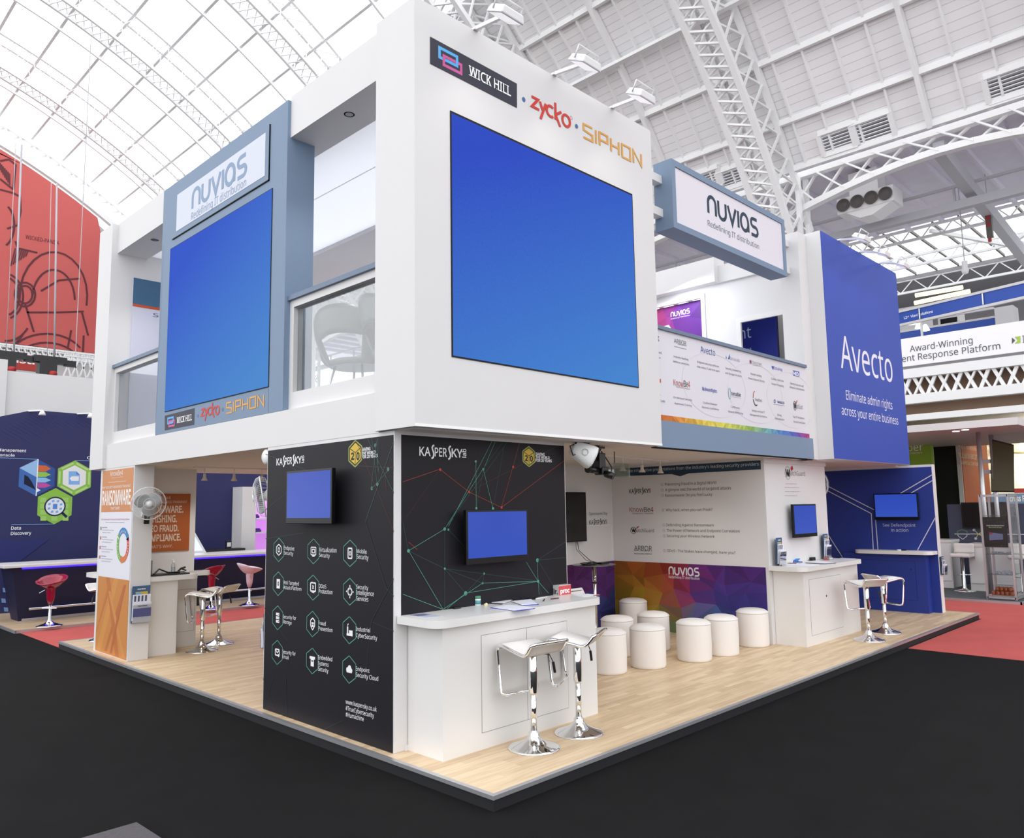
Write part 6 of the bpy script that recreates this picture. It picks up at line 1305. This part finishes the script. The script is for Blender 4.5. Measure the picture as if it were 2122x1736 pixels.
# -------- spotlights under the deck
def spot_proto(loc, label, grp):
    T = thing('track_spot', label, 'spotlight', loc, 0, grp)
    b = MB(); b.tube([(0, 0, 0), (0, 0, -.07)], .006, WPLAS, 8); b.build('stem', T, local=True)
    b = MB(); b.lathe([(.018, -.07), (.02, -.1), (.022, -.125), (.042, -.16), (.042, -.165), (.03, -.155), (0, -.15)], (0, 0, 0), mat('spot_cream', S(214, 206, 196), .4), 18); b.build('lamp_head', T, local=True); l_ = lamp('spot_beam', 'SPOT', (0, 0, -.17), 14, .04, (1, .95, .88), spot=150); l_.parent = T; return T
sp = None
yT = 2.6; 
for i, (u, v) in enumerate(((1290, 948), (1330, 952), (1368, 955))):
    q = on('z', 2.5, u, v); lb = ('track spotlight under the deck, the one by the clear acrylic bracket', 'track spotlight under the deck, middle of the three before the teal banner', 'track spotlight under the deck, last of the three before the teal banner')[i]
    if sp is None: sp = spot_proto((q.x, q.y, 2.5), lb, 'track spotlights under the deck'); first = q
    else: dup(sp, (q.x, q.y, 2.5), 0, lb); lastq = q
dv = (lastq-first).normalized(); b = MB(); b.bar(first-dv*1.2+Vector((0, 0, .008)), lastq+dv*.25+Vector((0, 0, .008)), .035, .016, WPLAS); tag(b.build('lighting_track'), 'thin white lighting track under the deck before the teal banner', 'lighting track')
qs = []
for i, (u, v) in enumerate(((424.5, 970), (485.5, 971.5), (543, 973))):
    q = on('z', 2.5, u, v); qs.append(q); dup(sp, (q.x, q.y, 2.5), 0, ('track spotlight before the dark navy wall, the one by the white poster wall', 'track spotlight before the dark navy wall, middle of three', 'track spotlight before the dark navy wall, the one above the side-on fan')[i])
dv = (qs[2]-qs[0]).normalized(); b = MB(); b.bar(qs[0]-dv*.15+Vector((0, 0, .008)), qs[2]+dv*.6+Vector((0, 0, .008)), .035, .016, WPLAS); tag(b.build('lighting_track'), 'thin white lighting track under the deck before the dark navy wall', 'lighting track')
# -------- floodlights on arms
FL = mat('flood_lens', S(240, 240, 240), .2, emit=(1, .98, .95, 1), es=.45)
def flood(label, base, head, grp, aim, power):
    T = thing('floodlight', label, 'floodlight', base, 0, grp); base = Vector(base); head = Vector(head)
    b = MB(); b.bar(base, head, .03, .03, WPLAS); b.bar(base+Vector((0, 0, -.005)), base+Vector((0, .2, -.003)), .05, .02, WPLAS); b.build('arm', T, fix=False)
    M = Matrix.Translation(head) @ Matrix.Rotation(R(28), 4, 'X'); g = lambda x, y, z: M @ Vector((x, y, z))
    b = MB(); V = [g(*p) for p in ((-.13, -.1, -.03), (.13, -.1, -.03), (.13, .1, -.03), (-.13, .1, -.03), (-.11, -.08, .04), (.11, -.08, .04), (.11, .08, .04), (-.11, .08, .04))]
    b.mesh(V, [(0, 3, 2, 1), (4, 5, 6, 7), (0, 1, 5, 4), (1, 2, 6, 5), (2, 3, 7, 6), (3, 0, 4, 7)], WPLAS); b.build('housing', T, bevel=.012)
    b = MB(); b.mesh([g(*p) for p in ((-.11, -.08, -.0315), (.11, -.08, -.0315), (.11, .08, -.0315), (-.11, .08, -.0315))], [(0, 3, 2, 1)], FL); b.build('lens', T)
    b = MB(); b.tube([g(-.14, 0, -.01), g(-.14, 0, .1), g(.14, 0, .1), g(.14, 0, -.01)], .008, WPLAS, 6); b.build('yoke', T)
    lamp('flood_beam', 'SPOT', head+Vector((0, .02, -.06)), power, .1, (1, .96, .9), aim=aim, spot=100, parent=T)
for (bu, bv), (hu, hv), lb in (((985, 62), (1049, 30), 'floodlight on an arm above the black logo panel of the corner tower'), ((1148, 157), (1213, 130), 'middle floodlight on an arm on top of the corner tower'), ((1268, 222), (1329, 199), 'floodlight on an arm above the gold logo of the corner tower')):
    p = on('y', .86, bu, bv); h = on('y', .32, hu, hv); flood(lb, (p.x, .84, 5.985), h, 'floodlights on the corner tower', (p.x, .86, 4.6), 5)
for (bu, bv), (hu, hv), lb in (((1738, 496), (1786, 493), 'floodlight on an arm on top of the royal blue block, next to the hanging sign'), ((1781, 522), (1828, 524), 'middle floodlight on an arm on top of the royal blue block'), ((1822, 545), (1867, 547), 'floodlight on an arm at the far corner of the royal blue block')):
    p = on('y', .741, bu, bv); h = on('y', .2, hu, hv); flood(lb, (p.x, .72, 5.845), h, 'floodlights on the royal blue block', (p.x, .74, 4.4), 5)
# -------- speaker, camera and acrylic bracket under the deck
q = on('y', 1.05, 1207, 938); T = thing('loudspeaker', 'white loudspeaker hung under the corner tower beside the black video camera', 'speaker', q); M = Matrix.Translation(q) @ Matrix.Rotation(R(-35), 4, 'Z') @ Matrix.Rotation(R(28), 4, 'Y'); g = lambda x, y, z: M @ Vector((x, y, z))
b = MB(); n = 20; V = []; prof = [(.045, -.12), (.07, -.1), (.085, 0), (.1, .09), (.098, .11), (.07, .125), (0, .13)]
for r_, x in prof:
    for k in range(n): a = 2*math.pi*k/n; V.append(g(x, r_*(abs(math.cos(a))**.7)*math.copysign(1, math.cos(a)), 1.15*r_*(abs(math.sin(a))**.7)*math.copysign(1, math.sin(a))))
b.mesh(V, [(i*n+k, i*n+(k+1) % n, (i+1)*n+(k+1) % n, (i+1)*n+k) for i in range(len(prof)-1) for k in range(n)], WPLAS, None, True); b.mesh(V[:n], [tuple(range(n))], WPLAS); b.build('speaker_body', T)
b = MB(); b.tube([g(.0+.03*math.cos(t*.4), -.093, .03*math.sin(t*.4)) for t in range(16)], .003, GREYM, 5); b.build('logo_ring', T)
b = MB(); b.bar(g(-.02, 0, .1), (q.x, q.y+.03, 2.515), .03, .03, BLACK); b.tube([(q.x-.05, q.y, q.z+.0), (q.x-.14, q.y, q.z-.03), (q.x-.16, q.y+.02, q.z+.06), (q.x-.05, q.y+.02, 2.51)], .006, BLACK, 6); b.tube([(q.x-.1, q.y, 2.508), (q.x+.1, q.y, 2.508)], .012, BLACK, 6); b.build('hanger', T, fix=False)
q = on('y', 1.2, 1240, 955); T = thing('video_camera', 'black video camera hung upside down under the deck', 'video camera', q); x, y, z = q.x, 1.2, q.z
b = MB(); b.box(x-.04, y-.05, z-.08, x+.06, y+.06, z+.08, BLACK); b.box(x-.01, y-.06, z-.14, x+.09, y+.05, z-.06, BLACK); b.build('camera_body', T, bevel=.01)
b = MB(); b.tube([(x-.02, y, z-.1), (x-.13, y+.02, z-.085)], .034, BLACK, 16); b.tube([(x-.13, y+.02, z-.085), (x-.15, y+.02, z-.083)], .04, BLACK, 16); b.tube([(x+.03, y-.06, z-.13), (x+.06, y-.14, z-.16)], .035, BLACK, 16); b.build('lens', T)
b = MB(); b.tube([(x-.03, y, z+.03), (x-.12, y, z+.0)], .018, BLACK, 10); b.tube([(x-.03, y, z+.03), (x-.1, y, z+.09)], .02, BLACK, 10); b.build('microphone', T, fix=False)
b = MB(); b.tube([(x+.0, y, z+.08), (x-.02, y, z+.16), (x, y, 2.512)], .022, BLACK, 10); b.bar((x-.1, y, 2.5), (x+.1, y, 2.5), .02, .02, BLACK); b.build('clamp', T, fix=False)
b = MB(); b.tube([(x+.05, y, z+.1), (x+.12, y, z+.04), (x+.22, y, z-.06), (x+.2, y, z-.12), (x+.1, y-.02, z-.09)], .006, BLACK, 6); b.tube([(x+.06, y, 2.505), (x+.05, y+.02, z+.1)], .006, BLACK, 6); b.build('cable', T, fix=False)
q0, q1 = on('y', 1.6, 1272, 959), on('y', 1.6, 1306, 989); T = thing('acrylic_bracket', 'clear acrylic holder hung under the deck beside the video camera', 'bracket', q0); b = MB(); b.box(q0.x, 1.6, q1.z, q1.x, 1.606, q0.z, CLEAR); b.box(q0.x, 1.6, q1.z, q0.x+.006, 1.75, q0.z, CLEAR); b.build('clear_sheet', T, fix=False); b = MB(); b.bar((q0.x+.02, 1.605, q0.z), (q0.x+.02, 1.605, 2.515), .008, .008, BLACK); b.build('hanger', T)
# -------- paper and small things on the two-door counter
CT = 1.1005
PAPER = mat('paper_white', S(232, 232, 242), .7); PBLUE = mat('folder_blue', S(66, 78, 180), .5)
def at(u, v, z=CT): return on('z', z, u, v)
def sheet(b, pts, z, m, th=.002, lift=None):
    P = [at(u, v, z) for u, v in pts]; b.mesh([(p.x, p.y, z) for p in P]+[(p.x, p.y, z+th) for p in P], [tuple(range(len(P)))[::-1], tuple(range(len(P), 2*len(P)))]+[(i, (i+1) % len(P), len(P)+(i+1) % len(P), len(P)+i) for i in range(len(P))], m)
za = Z(820, 1160, 4.1333)
def papers(label, folder, page, name='paper_stack', cat='papers', m=PBLUE):
    T = thing(name, label, cat, at(*za(*folder[0])));
    b = MB(); sheet(b, [za(*p) for p in folder], CT, m, .004); b.build('folder', T)
    b = MB(); sheet(b, [za(*p) for p in page], CT+.005, PAPER, .004); b.build('page', T); return T
papers('blue edged folder with a white page on top, nearest the counter edge', [(808, 412), (960, 392), (1195, 418), (1040, 440)], [(830, 408), (965, 385), (1190, 412), (1010, 434)])
papers('white papers fanned on a blue folder in the counter middle', [(1000, 352), (1165, 345), (1228, 385), (1100, 392)], [(990, 355), (1160, 338), (1215, 378), (1080, 386)])
papers('white page with dark folder beneath, by the green capped tub', [(808, 374), (930, 345), (985, 352), (905, 382)], [(820, 366), (900, 340), (1000, 346), (925, 372)], m=BLACK)
T = thing('leaflet', 'glossy leaflet lying at the rounded corner of the two-door counter', 'leaflet', at(*za(250, 478))); b = MB(); sheet(b, [za(*p) for p in ((110, 470), (250, 458), (400, 482), (255, 497))], CT, mat('leaflet_violet', S(196, 196, 216), .35), .002); b.build('sheet', T); b = MB(); sheet(b, [za(*p) for p in ((120, 470), (240, 461), (300, 470), (190, 482))], CT+.0025, mat('leaflet_print', S(120, 124, 160), .35), .0006); b.build('printed_area', T)
T = thing('leaflet', 'small leaflet with a red corner at the pouf end of the two-door counter', 'leaflet', at(*za(1630, 305))); b = MB(); sheet(b, [za(*p) for p in ((1510, 303), (1640, 290), (1750, 300), (1610, 318))], CT, PAPER, .002); b.build('sheet', T); b = MB(); sheet(b, [za(*p) for p in ((1690, 304), (1720, 298), (1752, 300), (1720, 308))], CT+.0025, mat('red_ink', S(190, 70, 60), .5), .0006); b.build('printed_corner', T)
q = at(*za(702, 388)); T = thing('pill_tub', 'small white tub with a green cap on the two-door counter', 'tub', q); b = MB(); b.lathe([(.026, 0), (.027, .004), (.027, .05), (.024, .056)], q, mat('tub_white', S(226, 236, 236), .3), 20); b.build('tub', T); b = MB(); b.lathe([(.0275, .01), (.0275, .042)], q, mat('tub_label_teal', S(90, 150, 160), .4), 20); b.build('tub_label', T); b = MB(); b.lathe([(.028, .056), (.028, .075), (.024, .078), (0, .078)], q, mat('green_cap', S(70, 138, 104), .4), 20); b.build('cap', T)
q = at(*za(768, 392)); b = MB(); b.lathe([(.012, 0), (.012, .012), (.008, .018)], q, mat('foam_yellow', S(220, 206, 140), .6), 10); b.lathe([(.011, 0), (.011, .014), (.006, .02)], (q.x+.022, q.y+.012, q.z), WPLAS, 10); tag(b.build('ear_plugs', fix=False), 'two tiny ear plugs beside the green capped tub', 'ear plugs')
q0, q1 = at(*za(1318, 302)), at(*za(1490, 302)); q2 = at(*za(1398, 305)); T = thing('carton', 'red and grey carton with bold lettering at the end of the two-door counter', 'box', q2)
h = zat(q2.x, q2.y, za(0, 220)[1])-CT; b = MB(); bx0, bx1, by0, by1 = q2.x-.004, q1.x+.02, q2.y, q2.y+.11
bx0 = q2.x; bx1 = bx0+.17; b.box(bx0, by0, CT, bx1, by1, CT+h, mat('carton_grey', S(196, 194, 192), .5)); b.build('carton_body', T)
b = MB(); b.box(bx0, by0-.001, CT+.001, bx1, by0, CT+h*.93, mat('carton_red', S(206, 74, 80), .5)); b.build('red_face', T)
d = Decal('y', by0-.001, ID, off=.0006); d.text('proc', (bx0+.02, CT+.018), (bx0+.15, CT+.018), (bx0, CT+.018+h*.32), (1, 1, 1, 1), .03, ref='x', world=True); d.build('lettering', T)
d = Decal('x', bx0, ID, off=.0006); d.text('dir.', (-by1+.01, CT+.012), (-by0-.012, CT+.012), (0, CT+.012+h*.36), S(30, 30, 30), .03, ref='x', world=True); d.build('lettering', T)
for k, (u, v, w, lb, m) in enumerate(((535, 418, .07, 'black card reader on the two-door counter near its rounded corner', BLACK), (540, 390, .05, 'black plug behind the card reader', BLACK), (1090, 318, .06, 'black adapter against the wall behind the fanned papers', BLACK))):
    q = at(*za(u, v)); b = MB(); b.box(q.x-w/2, q.y, CT, q.x+w/2, q.y+.03, CT+.015+.012*(k > 0), m); tag(b.build('gadget', bevel=.004), lb, 'gadget')
for (p, q_, m, lb) in (((1265, 355), (1275, 342), BLACK, 'tiny black pen drive among the papers'), ((1330, 340), (1395, 332), mat('dark_red_pen', S(110, 30, 40), .4), 'dark red pen beside the carton'), ((1200, 340), (1300, 322), WPLAS, 'white pen lying behind the fanned papers')):
    a, c = at(*za(*p)), at(*za(*q_)); b = MB(); b.tube([a+Vector((0, 0, .006)), c+Vector((0, 0, .006))], .005, m, 8); tag(b.build('pen'), lb, 'pen')
b = MB(); b.box(1.32, 1.06, CT, 1.62, 1.14, CT+.008, BLACK); tag(b.build('laptop_sleeve', bevel=.003), 'flat black sleeve against the wall beside the carton', 'sleeve')
# -------- leaflet holders
NB = mat('leaflet_blue', S(62, 96, 134), .4)
def holder(label, ax, c, w, hgt, dirn):
    """c: middle of the holder's back at its foot; leaflets lean outward along dirn"""
    T = thing('leaflet_holder', label, 'leaflet holder', c); c = Vector(c); dn = Vector(dirn); s_ = Vector((0, 0, 1)).cross(dn).normalized(); up = Vector((0, 0, 1))
    def quad(b, a0, a1, z0, z1, d0, d1, m, th=.003):
        P = [c+s_*a0+up*z0+dn*d0, c+s_*a1+up*z0+dn*d0, c+s_*a1+up*z1+dn*d1, c+s_*a0+up*z1+dn*d1]; b.mesh(P+[p+dn*th for p in P], [(0, 1, 2, 3), (7, 6, 5, 4), (0, 4, 5, 1), (1, 5, 6, 2), (2, 6, 7, 3), (3, 7, 4, 0)], m)
    b = MB(); h = w/2+.006; quad(b, -h, h, 0, hgt*.95, .002, .002, CLEAR); quad(b, -h, h, 0, hgt*.5, .062, .078, CLEAR); quad(b, -h, h, hgt*.5, hgt*.7, .025, .04, CLEAR); quad(b, -h, h, 0, .004, .0, .0, CLEAR, .05); b.build('clear_tray', T, fix=False)
    tiers = ((0, 1.0, .008, NB), (.05, .77, .028, PAPER), (.0, .56, .054, PAPER))
    for i, (z0, z1, d0, m) in enumerate(tiers):
        b = MB(); quad(b, -w/2, w/2, hgt*z0+.005, hgt*z1, d0, d0+.014, m, .006); o = b.build('leaflet', T)
        b = MB()
        if i == 0: quad(b, -w*.32, w*.36, hgt*.7, hgt*.84, d0+.017, d0+.0185, mat('leaflet_yellow', S(214, 176, 60), .4), .001); quad(b, -w*.3, w*.0, hgt*.7, hgt*.82, d0+.019, d0+.0205, mat('leaflet_sky', S(110, 170, 220), .4), .001)
        elif i == 1:
            for k in range(4): quad(b, -w*.42+w*.2*k, -w*.32+w*.2*k, hgt*.58, hgt*.74, d0+.016, d0+.0225, mat('leaflet_ink', S(70, 76, 110), .5), .001)
        else: quad(b, -w*.5, w*.5, hgt*.17, hgt*.4, d0+.0142, d0+.0205, mat('leaflet_indigo', S(58, 70, 140), .4), .001)
        b.build('printed_area', o, fix=False)
    def word(t, z, hh, d_, col_, wf=.5):
        vs, fs = text_mesh(t, .03); x1 = max(v[0] for v in vs); b = MB(); sc = w*wf/x1
        b.mesh([c+s_*(-w*wf/2+v[0]*sc)+up*(z+v[1]*hh)+dn*(d_+.0) for v in vs], fs, PRINT, col_); b.build('lettering', T, fix=False)
    word('nuvias', hgt*.9, .03, .03, (1, 1, 1, 1), .46); word('nuvias', hgt*.45, .03, .082, S(60, 60, 80), .52)
    return T
q = on('y', 6.59, 293, 1289); holder('leaflet holder with three tiers on the end of the white poster column', 'y', (.232, 6.598, q.z), .215, .45, (0, -1, 0))
q = at(1611, 1171); holder('leaflet holder standing on the small locked counter near the mosaic wall', 'y', (6.30, 1.12, CT), .16, .36, (0, -1, 0))
q = at(1715, 1163); T = holder('leaflet holder at the far end of the small locked counter', 'y', (7.80, 1.14, CT), .16, .36, (0, -1, 0))
q = on('y', .43, 1966, 1180); holder('leaflet holder on the white edge of the deep blue wall', 'y', (10.66, .438, on('y', .4, 1966, 1182).z-.05), .12, .3, (0, -1, 0))
holder('leaflet holder peeking out at the open end of the black corner wall', 'y', (.16, 3.182, on('y', 3.2, 540, 1345).z), .1, .32, (0, 1, 0))
# -------- things on the small locked counter
zb2 = Z(1585, 1080, 9.87)
def tub2(P, r, m, z=CT+.006): return [at(*zb2(u, v), z) for u, v in P]
T = thing('lanyard', 'bundle of blue lanyards on the small locked counter', 'lanyard', at(*zb2(600, 840))); b = MB(); BL1, BL2 = mat('lanyard_blue', S(44, 84, 176), .5), mat('lanyard_sky', S(80, 160, 220), .5)
c = at(*zb2(590, 845))
for k in range(6): b.tube([(c.x+.05*math.cos(t*.55+k)*(.6+.12*k)+.012*k, c.y+.035*math.sin(t*.55+k*.7), CT+.01+.006*k+.008*abs(math.sin(t*.5))) for t in range(12)], .007, (BL1, BL2)[k % 2], 6)
b.build('ribbon', T, fix=False); b = MB(); q = at(*zb2(770, 845)); b.tube([(c.x+.05, c.y, CT+.01), (q.x, q.y, CT+.008), (q.x+.02, q.y+.02, CT+.008)], .008, BL1, 6); b.build('ribbon_tail', T)
b = MB(); P = tub2([(340, 905), (330, 880), (420, 850), (520, 855), (640, 865)], 0, 0); b.tube(P, .006, mat('lanyard_maroon', S(110, 30, 40), .5), 6); tag(b.build('lanyard'), 'dark red lanyard stretched beside the blue ones on the small locked counter', 'lanyard')
def sheetb(label, pts, m=PAPER, z=CT, name='paper', cat='paper'):
    T = thing(name, label, cat, at(*zb2(*pts[0]))); b = MB(); P = [at(*zb2(*p), z) for p in pts]; b.mesh([(p.x, p.y, z) for p in P]+[(p.x, p.y, z+.003) for p in P], [(3, 2, 1, 0), (4, 5, 6, 7), (0, 1, 5, 4), (1, 2, 6, 5), (2, 3, 7, 6), (3, 0, 4, 7)], m); b.build('sheet', T)
sheetb('white sheet under the dark red lanyard', ((350, 890), (560, 868), (1110, 892), (820, 915)))
sheetb('clipboard with white paper at the front of the small locked counter', ((820, 850), (1080, 812), (1460, 852), (1220, 872)), mat('clipboard_dark', S(50, 50, 60), .4), CT+.003, 'clipboard', 'clipboard')
sheetb('white page clipped on the clipboard', ((830, 842), (1085, 808), (1440, 846), (1215, 862)), PAPER, CT+.007, 'page', 'paper')
sheetb('pale blue flyers at the far end of the small locked counter', ((1480, 770), (1560, 748), (1860, 765), (1700, 778)), mat('flyer_blue', S(196, 204, 226), .4), CT, 'flyer', 'flyer')
q = at(*zb2(1010, 800)); b = MB(); b.box(q.x-.06, q.y+.0, CT, q.x+.05, q.y+.05, CT+.045, BLACK); b.tube([(q.x-.06, q.y+.02, CT+.02), (q.x-.14, q.y+.02, CT+.012)], .006, BLACK, 6); tag(b.build('power_adapter', bevel=.004), 'black power adapter at the back of the small locked counter', 'adapter')
q = at(*zb2(1350, 790)); T = thing('card_box', 'clear box of cards beside the far leaflet holder', 'box', q); b = MB(); b.box(q.x-.1, q.y, CT, q.x+.1, q.y+.07, CT+.05, CLEAR); b.build('clear_box', T); b = MB(); b.box(q.x-.09, q.y+.01, CT+.004, q.x-.04, q.y+.06, CT+.04, mat('red_cards', S(190, 90, 90), .5)); b.build('cards', T); b = MB(); b.box(q.x-.02, q.y+.01, CT+.004, q.x+.09, q.y+.06, CT+.03, PAPER); b.build('cards', T)
b = MB(); b.lathe([(.05, 0), (.05, .01), (.04, .014)], (10.42, .98, CT), WPLAS, 16); b.box(10.38, .88, CT, 10.44, .95, CT+.018, BLACK); tag(b.build('desk_gadget', fix=False), 'small white and black gadget on the deep blue counter', 'gadget')
# -------- things on the column counters
q = on('z', CT, 376, 1188); q = Vector((.86, 7.2, 1.1035)); u0 = on('y', 7.2, 358.5, 1190); T = thing('soap_bottle', 'clear pump bottle of hand gel on the cupboard counter', 'bottle', (u0.x, 7.2, 1.103))
b = MB(); b.lathe([(.024, 0), (.026, .006), (.026, .1), (.012, .12), (.012, .13)], (u0.x, 7.2, 1.1035), CLEAR, 16); b.build('bottle', T); b = MB(); b.lathe([(.0235, .006), (.0235, .07), (0, .07)], (u0.x, 7.2, 1.1035), mat_glass('gel', (.85, .93, .95, 1), .1), 14); b.build('gel', T); b = MB(); b.lathe([(.014, .13), (.014, .15), (.005, .152), (.005, .175)], (u0.x, 7.2, 1.1035), WPLAS, 12); b.bar((u0.x, 7.2, 1.279), (u0.x-.03, 7.2, 1.275), .012, .008, WPLAS); b.build('pump', T, fix=False)
b = MB(); b.box(.42, 6.72, CT, .9, 6.98, CT+.02, BLACK); b.tube([(.46, 6.8, CT+.02), (.55, 6.86, CT+.08), (.66, 6.84, CT+.03), (.8, 6.8, CT+.03)], .012, BLACK, 6); tag(b.build('shoulder_bag', bevel=.008, fix=False), 'flat black bag lying on the narrow counter', 'bag')
b = MB(); b.box(.38, 6.84, CT, .46, 7.05, CT+.2, mat('monitor_grey', S(120, 120, 122), .4)); tag(b.build('monitor', bevel=.01), 'grey monitor edge beside the white poster column', 'monitor')
u1 = on('y', 7.15, 378, 1180); b = MB(); b.tube([(u1.x-.06, 7.15, 1.112), (u1.x-.02, 7.15, 1.15), (u1.x+.04, 7.15, 1.165)], .014, BLACK, 8); b.tube([(u1.x-.02, 7.15, 1.15), (u1.x+.05, 7.15, 1.12)], .01, BLACK, 8); b.box(u1.x-.08, 7.12, 1.103, u1.x+.02, 7.18, 1.112, BLACK); tag(b.build('stapler', fix=False), 'small black stapler on the cupboard counter', 'stapler')
b = MB(); b.tube([(1.05, 7.1, 1.108), (1.2, 7.14, 1.108), (1.33, 7.2, 1.108)], .004, GREYM, 6); tag(b.build('cable'), 'thin grey cable on the cupboard counter', 'cable')
b = MB(); b.box(1.2, 7.2, .62, 1.26, 7.26, .78, BLACK); tag(b.build('socket_box'), 'small black box fixed to the side of the cupboard counter', 'socket')
# -------- dark plate on the floor near the viewer
P = [on('z', .03, 283, 1703), on('z', .03, 150, 1741), on('z', .03, 250, 1850), on('z', .03, 420, 1790)]
b = MB(); b.mesh([(p.x, p.y, .0) for p in P]+[(p.x, p.y, .03) for p in P], [(3, 2, 1, 0), (4, 5, 6, 7), (0, 1, 5, 4), (1, 2, 6, 5), (2, 3, 7, 6), (3, 0, 4, 7)], mat('dark_grey_slab', S(84, 80, 84), .6, noise=.2, nscale=40)); tag(b.build('floor_slab'), 'dark grey speckled slab lying on the black carpet', 'slab')
